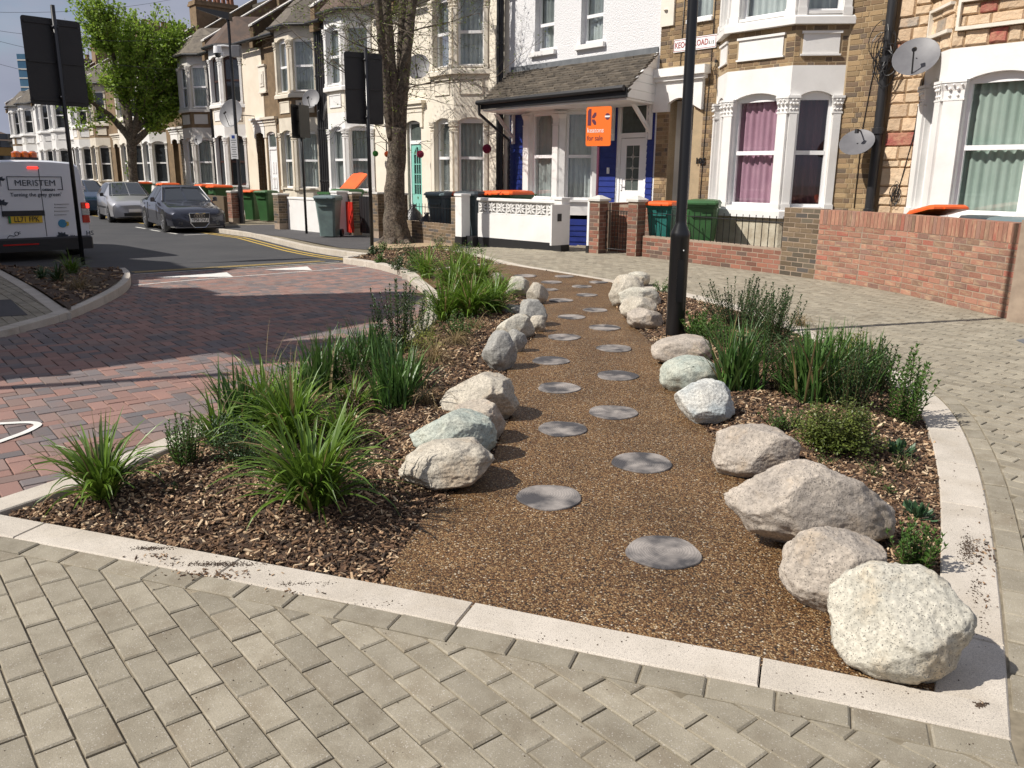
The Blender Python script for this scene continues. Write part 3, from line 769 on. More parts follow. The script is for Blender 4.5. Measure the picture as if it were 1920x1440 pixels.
def capital(H, T, a0, a1, h, mat, par, orn=True):
    m = H.mb(T); w = a1-a0
    m.box(a0-.03, a1+.03, -.075, .02, h-.04, h)
    m.loft([[(a0, -.03, h-.26), (a1, -.03, h-.26), (a1, .02, h-.26), (a0, .02, h-.26)], [(a0-.005, -.035, h-.15), (a1+.005, -.035, h-.15), (a1+.005, .02, h-.15), (a0-.005, .02, h-.15)], [(a0-.03, -.07, h-.05), (a1+.03, -.07, h-.05), (a1+.03, .02, h-.05), (a0-.03, .02, h-.05)]])
    m.box(a0-.015, a1+.015, -.05, .02, h-.29, h-.26)
    if orn:
        for k in range(5):
            x = a0+w*(k+.5)/5
            for zz, yy, r in ((h-.22, -.045, .022), (h-.13, -.06, .026), (h-.075, -.078, .018)):
                if (k+int(zz*100)) % 2: m.lathe([(0, -r), (r*.8, -r*.5), (r, 0), (r*.8, r*.6), (0, r)], 6, (x, yy, zz))
    return m.build('capital', mat, par)
def bay_storey(H, pts, zb, z0, z1, ztop, mat, frame, curtain, lower_mat=None, pw=.15, rise=.09, orn=True, curt2=None, base=True, inset=0, capm=None, dark=False, gap=.02, covers=None):
    """canted bay storey: pts are four plan points; walls from zb to z0, windows z0..z1, arched head to ztop"""
    faces = [(pts[0], pts[1]), (pts[1], pts[2]), (pts[2], pts[3])]
    wall = H.mb(); 
    for k, (p, q) in enumerate(faces):
        T, L = face_T(p[0], p[1], q[0], q[1])
        def WT(poly, t0, t1, mi=0):
            m = MB(lambda a, t, h: H.T(*T(a, t, h))); m.plate(poly, t0, t1, mi); o = len(wall.v); wall.v += m.v; wall.f += [tuple(i+o for i in f) for f in m.f]; wall.m += m.m
        e = pw if k == 1 else pw*.75
        a0, a1 = e, L-e
        if zb < z0: WT([(0, zb), (L, zb), (L, z0), (0, z0)], 0, .16, 1 if lower_mat else 0)
        WT([(0, z0+.002), (a0, z0+.002), (a0, z1), (0, z1)], 0.002, .16); WT([(a1, z0+.002), (L, z0+.002), (L, z1), (a1, z1)], 0.002, .16)
        WT([(0, z1+.001)]+arc_pts(a0, a1, z1+.001, rise)+[(L, z1+.001), (L, ztop), (0, ztop)], 0.001, .16)
        # projecting sill
        WT([(a0, z0), (a1, z0), (a1, z0+.05), (a0, z0+.05)], -.05, .1)
        window(H, T, a0, a1, z0+.05, z1, frame=frame, curtain=(curt2 if (curt2 and k != 1) else curtain), rise=rise, dark=dark, rail=.5, cover=(covers or (0, 1)))
        # pilasters, capitals as their own parts
        for (b0, b1) in ((0, e), (L-e, L)):
            if k == 0 and b0 == 0 and not inset: pass
            pm_ = MB(lambda a, t, h: H.T(*T(a, t, h)))
            pm_.box(b0+.012, b1-.012, -.045, .01, z0+.10, z1-.285); pm_.box(b0, b1, -.065, .01, z0-.03, z0+.10)
            po = pm_.build('pilaster', mat, H.root)
            capital(H, T, b0+.005, b1-.005, z1+.01, capm or mat, po, orn and H.lod < 2)
    mats = [mat] + ([lower_mat] if lower_mat else [])
    return wall.build('bay_wall', mats if lower_mat else mat, H.root)
def ring_slab(H, pts, out, z0, z1, mat, name='sill', slope=.0, y1=.05):
    m = H.mb()
    c_ = [(pts[0][0]-out*.9, y1), (pts[0][0]-out*.9, pts[0][1]-.0), (pts[1][0]-out*.45, pts[1][1]-out), (pts[2][0]+out*.45, pts[2][1]-out), (pts[3][0]+out*.9, pts[3][1]), (pts[3][0]+out*.9, y1)]
    c_[1] = (pts[0][0]-out*.9, min(0, pts[0][1])-.001); c_[4] = (pts[3][0]+out*.9, min(0, pts[3][1])-.001)
    m.prism(c_, z0, z1, bev=slope)
    return m.build(name, mat, H.root)
def wall_panels(H, x0, x1, z0, z1, holes, t=.22, mat=None, y=0.0):
    m = H.mb(); xs = sorted({x0, x1}|{min(max(v, x0), x1) for h in holes for v in (h[0], h[1])})
    for a, b in zip(xs, xs[1:]):
        if b-a < 1e-4: continue
        cur = z0; cx = (a+b)/2
        for h in sorted([h for h in holes if h[0] < cx < h[1]], key=lambda h: h[2]):
            if h[2] > cur: m.box(a, b, y, y+t, cur, h[2])
            cur = max(cur, h[3])
        if cur < z1: m.box(a, b, y, y+t, cur, z1)
    return m.build('wall', mat, H.root)
def roof_z(y): return 6.32+(y+.3)*.655
def house_roof(H, x0, x1, pts, mat, bayroof=True, gut=None):
    m = H.mb(); n = 26; run = 4.3/n
    for k in range(n):                                   # stepped courses of tiles
        ya, yb = -.3+k*run, -.3+(k+1)*run
        za, zb = roof_z(ya), roof_z(yb)
        m.loft([[(x0, ya, za), (x1, ya, za), (x1, ya, za-.03), (x0, ya, za-.03)], [(x0, yb+.03, zb-.012), (x1, yb+.03, zb-.012), (x1, yb+.03, zb-.04), (x0, yb+.03, zb-.04)]])
    m.quad((x0, 4.0, roof_z(4)), (x1, 4.0, roof_z(4)), (x1, 8, 6.3), (x0, 8, 6.3))
    m.box(x0, x1, 3.9, 4.1, roof_z(4)-.05, roof_z(4)+.08)
    r = m.build('roof', mat, H.root)
    m = H.mb(); 
    segs = [(x0, pts[0][0]-.05), (pts[3][0]+.05, x1)] if bayroof else [(x0, x1)]
    for a, b in segs:
        if b-a > .2: m.tube([(a, -.36, 6.24), (b, -.36, 6.24)], .06, 8)
    if bayroof:
        e = .16
        o = [(pts[0][0]-e, 0), (pts[1][0]-e*.5, pts[1][1]-e), (pts[2][0]+e*.5, pts[2][1]-e), (pts[3][0]+e, 0)]
        m.tube([(p[0], p[1]-.03, 6.26) for p in o], .055, 8)
        b = H.mb(); zt = 6.33; cx0, cx1 = pts[1][0]+.25, pts[2][0]-.25; yr = 1.6
        P = [(p[0], p[1], zt) for p in o]; A = (cx0, yr, roof_z(yr)+.02); B = (cx1, yr, roof_z(yr)+.02); pk = [(cx0+.1, .3, roof_z(yr)-.1), (cx1-.1, .3, roof_z(yr)-.1)]
        b.quad(P[1], P[2], pk[1], pk[0]); b.quad(P[0], P[1], pk[0]); b.quad(P[2], P[3], pk[1]); b.quad(pk[0], pk[1], B, A); b.quad(P[0], pk[0], A, (o[0][0], .6, roof_z(.6)+.02)); b.quad(pk[1], P[3], (o[3][0], .6, roof_z(.6)+.02), B)
        b.prism([(p[0], p[1]) for p in o]+[(o[3][0], .3), (o[0][0], .3)], 6.24, 6.325)
        b.build('bay_roof', mat, H.root)
    m.build('gutter', M_blackp, H.root)
def parapet(H, x, w=.28, mat=None, end=4.2):
    m = H.mb()
    
    y0, y1 = -.30, end
    vs_ = []
    for xx in (x-w/2, x+w/2):
        vs_ += [(xx, y0, 6.0), (xx, y0, roof_z(y0)+.38), (xx, y1, roof_z(y1)+.28), (xx, y1, 6.0)]
    m.add(vs_, [(0, 1, 2, 3), (4, 7, 6, 5), (0, 4, 5, 1), (1, 5, 6, 2), (2, 6, 7, 3), (3, 7, 4, 0)], 0)
    vs_ = []
    for xx in (x-w/2-.04, x+w/2+.04):
        vs_ += [(xx, y0-.04, roof_z(y0)+.385), (xx, y0-.04, roof_z(y0)+.44), (xx, y1, roof_z(y1)+.34), (xx, y1, roof_z(y1)+.285)]
    m.add(vs_, [(0, 1, 2, 3), (4, 7, 6, 5), (0, 4, 5, 1), (1, 5, 6, 2), (2, 6, 7, 3), (3, 7, 4, 0)], 1)
    m.box(x-w/2-.0, x+w/2+.0, -.36, -.301, 5.95, 6.3, 0)
    m.build('party_wall', [M_brickfar, M_greystone], H.root)
def chimney(H, x):
    m = H.mb(); m.box(x-.45, x+.45, 2.9, 5.1, 7.6, 9.75); m.box(x-.52, x+.52, 2.83, 5.17, 9.75, 9.86); m.box(x-.48, x+.48, 2.87, 5.13, 9.86, 9.98)
    c_ = m.build('chimney', M_brickfar, H.root)
    pots = []
    for k in range(6):
        for sx in ((-.2, .2) if k % 2 else (0,)):
            g = H.mb(); g.lathe([(.0, 0), (.12, 0), (.1, .28), (.125, .30), (.125, .36), (.09, .36), (.08, .1), (0, .1)], 10, (x+sx, 3.1+k*.36, 9.98)); g.build('chimney_pot', pm('terracotta', c(.22, .1, .06), rough=.9), c_)
def door(H, x0, x1, z0, z1, y, mat, style, ztr=None, framem=M_upvc, number=None):
    m = H.mb(); f = .07
    m.box(x0, x0+f, y, y+.1, z0, z1); m.box(x1-f, x1, y, y+.1, z0, z1); m.box(x0+f, x1-f, y, y+.1, z1-f, z1)
    if ztr: m.box(x0+f, x1-f, y-.01, y+.1, ztr-.05, ztr+.05)
    fr = m.build('door_frame', framem, H.root)
    if ztr:
        g = H.mb(); g.box(x0+f, x1-f, y+.04, y+.05, ztr+.05, z1-f); g.build('transom_pane', M_frosted, fr)
        if number:
            tm = text_mesh(number, .2, M_blackp, 'door_number', fr, H.T((x0+x1)/2+.08, y+.032, (ztr+z1)/2)); 
    zt = (ztr-.05) if ztr else z1-f
    m = H.mb(); w = x1-x0-2*f; a0, a1 = x0+f+.01, x1-f-.01
    if style == 'glazed':                                # tall leaded light over a low panel
        gz0, gz1 = z0+.95, zt-.16
        m.box(a0, a0+.15, y+.02, y+.07, z0, zt-.01); m.box(a1-.15, a1, y+.02, y+.07, z0, zt-.01); m.box(a0+.15, a1-.15, y+.02, y+.07, gz1, zt-.01); m.box(a0+.15, a1-.15, y+.02, y+.07, z0, gz0)
        m.box(a0+.2, a1-.2, y+.005, y+.02, z0+.15, gz0-.28); m.box(a0+.22, a1-.22, y+.008, y+.02, gz0-.18, gz0-.1)
        d = m.build('door', mat, H.root)
        g = H.mb(); g.box(a0+.15, a1-.15, y+.04, y+.05, gz0, gz1); g.build('pane', M_frosted, d)
        g = H.mb(); cx = (a0+a1)/2; lead = .006
        g.tube([(cx, y+.036, gz0), (cx, y+.036, gz1)], lead, 4)
        for k in range(1, 4):
            zz = gz0+(gz1-gz0)*k/4; r = .07
            g.tube([(a0+.15, y+.036, zz), (a1-.15, y+.036, zz)], lead, 4)
            cc_ = [(cx-r, zz), (cx-.02, zz+.02), (cx, zz+r), (cx+.02, zz+.02), (cx+r, zz), (cx+.02, zz-.02), (cx, zz-r), (cx-.02, zz-.02), (cx-r, zz)]
            g.tube([(a, y+.032, b) for a, b in cc_], lead, 4)
        g.build('leading', M_greystone, d)
        g = H.mb(); g.box(a0+.03, a0+.07, y-.0, y+.02, z0+.95, z0+1.2); g.tube([(a0+.05, y, z0+1.08), (a0+.05, y-.04, z0+1.08), (a0+.14, y-.045, z0+1.08)], .01, 6); g.build('handle', M_upvc, d)
    elif style == 'fanlit':                              # small panes under an arched light
        m.box(a0, a1, y+.03, y+.07, z0, z0+.75)
        m.box(a0, a0+.12, y+.02, y+.07, z0+.75, zt); m.box(a1-.12, a1, y+.02, y+.07, z0+.75, zt)
        m.plate([(a0+.12, zt-.28)]+arc_pts(a0+.12, a1-.12, zt-.28, .2)+[(a1-.12, zt-.28), (a1-.12, zt), (a0+.12, zt)], y+.02, y+.07)
        for k in range(1, 3):
            x = a0+.12+(a1-a0-.24)*k/3; m.box(x-.012, x+.012, y+.025, y+.05, z0+.75, zt-.1)
        for k in range(1, 5):
            zz = z0+.75+(zt-.28-z0-.75)*k/4; m.box(a0+.12, a1-.12, y+.028, y+.05, zz-.012, zz+.012)
        d = m.build('door', mat, H.root)
        g = H.mb(); g.box(a0+.12, a1-.12, y+.05, y+.055, z0+.75, zt-.05); g.build('pane', M_darkglass, d)
        g = H.mb(); g.box(a0+.3, a1-.3, y+.01, y+.03, z0+.62, z0+.68); g.build('letterbox', pm('brass', c(.5, .35, .1), rough=.3, metal=1), d)
    else:
        m.box(a0, a1, y+.02, y+.06, z0, zt)
        for zz in (z0+.15, z0+.75, z0+1.3): m.box(a0+.12, (a0+a1)/2-.04, y+.0, y+.02, zz, zz+.42); m.box((a0+a1)/2+.04, a1-.12, y+.0, y+.02, zz, zz+.42)
        d = m.build('door', mat, H.root)
        g = H.mb(); g.box((a0+a1)/2-.12, (a0+a1)/2+.12, y-.005, y+.0, z0+1.08, z0+1.13); g.build('letterbox', M_greystone, d)
    return d
def brick_field(H, rects, L=.235, Hc=.083, mat=None, proud=.008, y=0, flemish=True, nmax=300, T=None, near=None, name='brick'):
    """individual bricks proud of the mortar; rects (x0,x1,z0,z1) list; nearest to `near` are parts"""
    j = .011; items = []
    for (x0, x1, z0, z1) in rects:
        r = int(math.floor(z0/Hc+.5)); rng = random.Random(7)
        while (r+1)*Hc <= z1+.02:
            x = x0 - ((r % 2)*(L*.75 if flemish else L*.5)) ; k = r % 2
            while x < x1:
                w = L if (not flemish or k % 2 == 0) else L*.5
                a, b = max(x, x0), min(x+w, x1)
                if b-a > .035: items.append((a+j/2, b-j/2, r*Hc+j/2, (r+1)*Hc-j/2))
                x += w; k += 1
            r += 1
    if near: items.sort(key=lambda t: hypot((t[0]+t[1])/2-near[0], (t[2]+t[3])/2-near[1]))
    key = (name, mat.name)
    if key not in SHARED:
        u = MB(); b = .02
        u.add([(-.5, 1, -.5), (.5, 1, -.5), (.5, 1, .5), (-.5, 1, .5), (-.485, 0, -.46), (.485, 0, -.46), (.485, 0, .46), (-.485, 0, .46)], [(0, 1, 5, 4), (1, 2, 6, 5), (2, 3, 7, 6), (3, 0, 4, 7), (4, 5, 6, 7)])
        tmp = u.build(name, mat); SHARED[key] = tmp.data; bpy.data.objects.remove(tmp)
    TT = T or (lambda a, t, h: (a, t, h))
    p0 = Vector(TT(0, 0, 0)); p1 = Vector(TT(1, 0, 0)); ang = atan2(p1.y-p0.y, p1.x-p0.x)
    rest = MB(lambda a, t, h: H.T(*TT(a, t, h))); rng = random.Random(4)
    for i, (a, b, z0, z1) in enumerate(items):
        pr_ = proud+rng.uniform(-.0025, .0025)
        if i < nmax:
            q = TT((a+b)/2, y-pr_, (z0+z1)/2)
            inst(SHARED[key], name, H.root, H.T(*q), (0, 0, ang), (b-a, pr_+.002, z1-z0))
        else:
            rest.add([(a, y, z0), (b, y, z0), (b, y, z1), (a, y, z1), (a+.004, y-pr_, z0+.003), (b-.004, y-pr_, z0+.003), (b-.004, y-pr_, z1-.003), (a+.004, y-pr_, z1-.003)], [(0, 1, 5, 4), (1, 2, 6, 5), (2, 3, 7, 6), (3, 0, 4, 7), (4, 5, 6, 7)])
    if rest.v: tag(rest.build(name+'work', mat, H.root), kind='stuff')
    return len(items)
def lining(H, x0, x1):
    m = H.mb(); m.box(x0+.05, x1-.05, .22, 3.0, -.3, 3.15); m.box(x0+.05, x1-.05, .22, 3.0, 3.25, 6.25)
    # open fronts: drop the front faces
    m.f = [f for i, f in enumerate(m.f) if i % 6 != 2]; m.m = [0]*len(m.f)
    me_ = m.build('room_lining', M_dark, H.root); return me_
def downpipe(H, x, r=.055, z0=-.3, z1=6.2, y=-.09, mat=None):
    m = H.mb(); m.tube([(x, y, z0), (x, y, z1)], r, 10)
    for z in (1.2, 2.9, 4.6): m.lathe([(r, 0), (r*1.25, .01), (r*1.25, .07), (r, .08)], 10, (x, y, z))
    return m.build('downpipe', mat or M_blackp, H.root, autos=40)

def std_house(k, side, spec, label):
    """one terraced house of the row. k counts from the first pair boundary; side 'R' = left house of a pair (bay at its right end), 'L' mirrored"""
    B = -9.6*k                                            # pair boundary
    sg = -1 if side == 'R' else 1
    x0, x1 = (B-4.8, B) if side == 'R' else (B, B+4.8)
    H = House((x0+x1)/2, label, spec.get('lod', 1))
    b = .6
    bx = spec.get('bay') or sorted([B+sg*v for v in (.6, 1.25, 2.45, 3.1)])
    pts = [(bx[0], 0), (bx[1], -b), (bx[2], -b), (bx[3], 0)]
    wm = spec['wall']; bm_ = spec.get('baymat', M_white); mm = spec.get('mid', wm); fr = spec.get('frame', M_upvc)
    dx = B+sg*4.28; d0, d1 = dx-.37, dx+.37
    floor_ = .18
    holes = [(bx[0]+.12, bx[3]-.12, -.5, 6.4), (d0, d1, floor_, 3.0)]
    uw_ = spec.get('upper_window')
    if uw_: holes.append(uw_)
    wall_panels(H, x0, x1, -.5, 6.35, holes, mat=wm)
    cur = spec.get('curtain', M_net)
    bay_storey(H, pts, -.4, .95, 2.85, 3.35, bm_, fr, cur, lower_mat=spec.get('base', bm_), orn=H.lod < 2, curt2=spec.get('curt2'), dark=spec.get('dark', False))
    m = H.mb(); m.prism(pts+[(bx[3], .2), (bx[0], .2)], 3.352, 4.0); bp = m.build('bay_panel', mm, H.root)
    ring_slab(H, pts, .1, 3.99, 4.12, spec.get('sillm', bm_), 'sill', .03)
    bay_storey(H, pts, 4.12, 4.14, 5.82, 6.28, bm_, fr, spec.get('curtain_up', cur), orn=H.lod < 2, dark=spec.get('dark', False))
    # recessed panels under the upper sill
    for kf, (p, q) in enumerate([(pts[0], pts[1]), (pts[1], pts[2]), (pts[2], pts[3])]):
        T, L = face_T(*p, *q); g = H.mb(T); e = L*.18
        g.box(e, L-e, -.012, .01, 3.52, 3.86); 
        for z in (3.50, 3.86): g.box(e-.02, L-e+.02, -.028, .01, z, z+.03)
        g.box(e-.02, e, -.028, .01, 3.53, 3.86); g.box(L-e, L-e+.02, -.028, .01, 3.53, 3.86)
        g.build('panel', spec.get('panelm', bm_), H.root)
    # porch: recess and hood
    m = H.mb(); m.box(d0-.2, d1+.2, -.10, .0, 3.34, 3.44); m.box(d0-.14, d1+.14, -.06, 0, 3.22, 3.34); m.box(d0-.26, d1+.26, -.16, 0, 3.44, 3.52)
    m.plate([(d0-.12, 2.8), (d0, 2.8)]+arc_pts(d0, d1, 2.92, .08)+[(d1, 2.8), (d1+.12, 2.8), (d1+.12, 3.22), (d0-.12, 3.22)], -.04, .0)
    m.build('door_hood', spec.get('hoodm', bm_), H.root)
    rec = spec.get('recess', .5)
    m = H.mb(); m.box(d0-.03, d0, 0.001, rec, floor_, 3.0); m.box(d1, d1+.03, 0.001, rec, floor_, 3.0); m.box(d0, d1, .001, rec, 3.0, 3.06); m.box(d0-.05, d1+.05, -.25, rec+.1, -.4, floor_); m.build('porch', spec.get('porchm', bm_), H.root)
    door(H, d0, d1, floor_, 2.98, rec-.1, spec.get('doorm', M_upvc), spec.get('door', 'panel'), ztr=2.4, framem=spec.get('doorframe', fr))
    if uw_:
        T = lambda a, t, h: (a, t, h)
        window(H, T, uw_[0], uw_[1], uw_[2], uw_[3], frame=fr, curtain=cur, dark=spec.get('dark', False))
    house_roof(H, x0, x1, pts, spec.get('roof', M_roof))
    parapet(H, x0 if side == 'R' else x1)
    if side == 'R': parapet(H, x1); chimney(H, B)
    if H.lod < 2: lining(H, x0, x1)
    downpipe(H, B+sg*.3, mat=M_blackp)
    return H

# ---- house 105, yellow stock brick with white bay
H2 = House(-2.4, 'yellow brick house with white bay, pink curtains and the street name sign', 0)
b2 = [(-3.33, 0), (-2.68, -.6), (-1.36, -.6), (-.72, 0)]
wall_panels(H2, -4.8, 0, -.3, 6.35, [(-3.2, -.85, -.5, 6.4), (-4.46, -3.86, .3, 3.0), (-4.12, -3.55, 4.42, 5.9)], mat=M_mortar)
bay_storey(H2, b2, -.3, .95, 2.85, 3.35, M_white, M_upvc, M_pink, lower_mat=pm('flaking_cream_render', c(.52, .48, .38), c(.35, .3, .22), sc=5, rough=.9, bump=.01, bsc=20), curt2=M_maroon, pw=.2)
ring_slab(H2, b2, .09, .80, .95, M_white, 'sill', .03)
m = H2.mb(); m.prism([(-3.33, 0), (-2.68, -.59), (-1.36, -.59), (-.73, 0), (-.8, .2), (-3.2, .2)], 3.352, 4.0); m.build('bay_panel', M_mortar, H2.root)
ring_slab(H2, b2, .11, 3.99, 4.13, M_white, 'sill', .03)
bay_storey(H2, b2, 4.13, 4.15, 5.82, 6.28, M_white, M_upvc, M_net, pw=.2)
n_b = 0
brick_field(H2, [(-4.8, -4.47, 0, 2.78), (-4.8, -3.33, 3.62, 4.4), (-4.8, -4.14, 4.4, 5.2), (-3.53, -3.33, 4.4, 5.2), (-3.63, -3.34, .3, 3.62), (-.70, 0, 1.0, 5.2)], mat=M_brick, near=(-2, 2.7), nmax=300)
brick_field(H2, [(-4.8, -3.33, 5.2, 6.3), (-.70, 0, 5.2, 6.3), (-.70, 0, -.2, 1.0), (-4.8, -4.47, -.2, 0), (-3.8, -3.34, -.2, .3)], mat=M_brick, nmax=0)
for (p, q) in ((b2[0], b2[1]), (b2[1], b2[2]), (b2[2], b2[3])):
    T, L = face_T(*p, *q)
    e = L*.16
    T2 = (lambda T: lambda a, t, h: T(a, t+.012, h))(T)
    brick_field(H2, [(0, L, 3.36, 3.50), (0, L, 3.88, 3.99), (0, e-.04, 3.50, 3.88), (L-e+.04, L, 3.50, 3.88)], mat=M_brick, nmax=0, T=T2, name='brick')
    g = H2.mb(T); g.box(e, L-e, -.008, .02, 3.53, 3.85); g.box(e-.03, L-e+.03, -.035, .02, 3.85, 3.89); g.box(e-.03, L-e+.03, -.03, .02, 3.50, 3.53); g.build('panel', M_white, H2.root)
# brick piers, lintel and porch of the recessed door
m = H2.mb(); m.plate([(-4.86, 2.78), (-4.46, 2.78)]+arc_pts(-4.46, -3.86, 2.93, .1)+[(-3.86, 2.9), (-3.62, 2.78), (-3.62, 3.36), (-4.86, 3.36)], -.09, -.0)
m.box(-4.9, -3.56, -.15, -.0, 3.36, 3.44); m.box(-4.94, -3.5, -.21, -.0, 3.44, 3.60); m.build('door_hood', M_white, H2.root)
m = H2.mb(); m.box(-4.48, -4.46, .001, .8, .3, 3.0); m.box(-3.86, -3.84, .001, .8, .3, 3.0); m.box(-4.46, -3.86, .001, .8, 3.0, 3.05); m.box(-4.5, -3.8, -.3, .9, -.3, .3); m.build('porch', M_greystone, H2.root)
door(H2, -4.46, -3.86, .3, 2.98, .62, M_white, 'panel', 2.4)
T0 = lambda a, t, h: (a, t, h)
window(H2, T0, -4.10, -3.57, 4.47, 5.88, frame=M_upvc, curtain=M_net); m = H2.mb(); m.box(-4.14, -3.53, -.06, .1, 4.40, 4.47); m.build('sill', M_white, H2.root)
# street name sign
nm = H2.mb(); nm.bbox(-4.43, -3.40, -.035, -.012, 3.90, 4.14, .004); sgn = nm.build('street_name_sign', M_upvc, H2.root)
M_red = pm('sign_red', c(.32, .05, .05), rough=.5)
bd = H2.mb()
for (a, b_, z0, z1) in ((-4.42, -3.41, 3.915, 3.922), (-4.42, -3.41, 4.118, 4.125), (-4.42, -4.413, 3.922, 4.118), (-3.417, -3.41, 3.922, 4.118)): bd.box(a, b_, -.0385, -.034, z0, z1)
bd.build('border', M_red, sgn)
text_mesh('KEOGH ROAD', .155, M_red, 'lettering', sgn, H2.T(-3.99, -.037, 4.02), sx=.80, bold=.0018)
text_mesh('E.15', .085, M_blackp, 'lettering', sgn, H2.T(-3.51, -.037, 4.0), sx=.9)
text_mesh('105', .17, M_blackp, 'house_number', H2.root, H2.T(-3.60, -.03, 1.80), depth=.012, bold=.002)
m = H2.mb(); m.box(-4.79, -4.46, -.05, 0, 4.42, 5.0); m.lathe([(0, 0), (.05, 0), (.03, .02), (0, .02)], 10, (-4.66, -.06, 4.72)); m.build('plaque', M_cream, H2.root)
house_roof(H2, -4.8, 0, b2, M_roof); parapet(H2, 0); chimney(H2, 0); parapet(H2, -4.8); lining(H2, -4.8, 0)
pp = H2.mb(); pp.tube([(.02, -.11, -.2), (.02, -.11, 6.25)], .075, 12)
for z in (.9, 2.2, 3.3, 4.6): pp.lathe([(.075, 0), (.095, .01), (.095, .10), (.075, .11)], 12, (.02, -.11, z))
pp.build('downpipe', M_blackp, H2.root, autos=40)
# cables clipped to the wall and the bundle on the pipe
rg = random.Random(2)
def cable(H, pts, r=.008, name='cable', mat=None): g = H.mb(); g.tube(pts, r, 5); return g.build(name, mat or M_blackp, H.root, smooth=True)
cable(H2, [(-3.5, -.02, 6.0), (-3.49, -.02, 4.2), (-3.5, -.02, 3.7), (-3.53, -.02, 2.8), (-3.56, -.02, 1.2), (-3.55, -.02, .5)])
cable(H2, [(-4.22, -.02, 5.2), (-4.24, -.02, 4.2), (-4.25, -.02, 3.62)])
g = H2.mb(); g.lathe([(0, 0), (.03, 0), (.03, .05), (0, .05)], 8, (-3.36, -.05, 3.62)); g.tube([(-3.36, -.05, 3.62)]+[(-3.30+.12*cos(t), -.04, 3.5+.12*sin(t)) for t in [2.2, 3, 4, 5, 6, 6.8]]+[(-3.26, -.03, 3.9), (-3.2, -.03, 4.0)], .007, 5); g.tube([(-3.36, -.05, 3.62), (-3.33, -.04, 3.3), (-3.28, -.04, 3.0)], .007, 5); g.build('junction_cable', M_blackp, H2.root)
cable(H2, [(-.2, -.02, 3.35), (-.24, -.02, 3.0), (-.3, -.02, 2.3), (-.3, -.02, 1.0)])
g = H2.mb()
for k in range(16):
    cx, cz, r = rg.gauss(.0, .05), rg.gauss(3.35, .13), rg.uniform(.12, .26)
    g.tube([(cx+r*cos(t)*.62, -.18-.05*sin(t*2+k), cz+r*sin(t)*1.25) for t in [i*2*pi/14 for i in range(15)]], .007, 4)
g.build('cable_bundle', M_blackp, H2.root)

# ---- house 103, white pebbledash over blue boards
H3 = House(-7.2, 'white pebbledashed house with royal blue boards and a mossy slate porch roof', 0)
b3 = [(-8.75, 0), (-8.35, -.55), (-7.15, -.55), (-6.42, 0)]
wall_panels(H3, -9.6, -4.8, -.3, 6.35, [(-8.6, -6.55, -.5, 3.2), (-5.88, -5.04, .25, 3.15), (-8.66, -8.0, 4.32, 5.9), (-7.12, -6.44, 4.32, 5.9)], mat=M_pebble)
for (a, b_) in ((-8.66, -8.0), (-7.12, -6.44)):
    window(H3, T0, a, b_, 4.36, 5.9, curtain=M_net, rail=.36, rec=.14); m = H3.mb(); m.box(a-.12, b_+.1, -.09, .12, 4.22, 4.32); m.build('sill', M_white, H3.root)
bay_storey(H3, b3, .62, .92, 2.88, 3.3, M_white, M_upvc, M_net, pw=.2, rise=.02, orn=False, lower_mat=M_white)
# blue weatherboards
def boards(H, x0, x1, z0, z1, y, mat, name='weatherboard', pitch=.125, T=None):
    n = int((z1-z0)/pitch)
    for k in range(n):
        m_ = H.mb(T) if T else H.mb(); za = z0+k*pitch; zb = min(z1, za+pitch+.006)
        m_.add([(x0, y, za), (x1, y, za), (x1, y-.028, za), (x0, y-.028, za), (x0, y, zb), (x1, y, zb), (x1, y-.010, zb), (x0, y-.010, zb)], [(0, 1, 2, 3), (3, 2, 6, 7), (4, 7, 6, 5), (0, 3, 7, 4), (1, 5, 6, 2)])
        m_.build(name, mat, H.root)
boards(H3, -9.52, -8.78, -.1, 3.2, -.0, M_blue); boards(H3, -6.40, -5.90, -.1, 3.2, 0, M_blue); boards(H3, -5.02, -4.84, .0, 3.2, 0, M_blue); boards(H3, -5.88, -5.04, 3.15, 3.3, 0, M_blue, pitch=.07)
for (p, q) in ((b3[0], b3[1]), (b3[1], b3[2]), (b3[2], b3[3])):
    T, L = face_T(*p, *q); boards(H3, 0, L, -.1, .64, 0.01, M_blue, T=T)
door(H3, -5.88, -5.04, .25, 3.13, .02, M_upvc, 'glazed', 2.35, number='103')
m = H3.mb(); m.box(-5.95, -4.95, -.6, .1, -.2, .2); m.build('doorstep', M_greystone, H3.root)
m = H3.mb(); m.box(-6.12, -6.07, -.06, -.02, 1.55, 1.68); m.build('doorbell', M_upvc, H3.root)
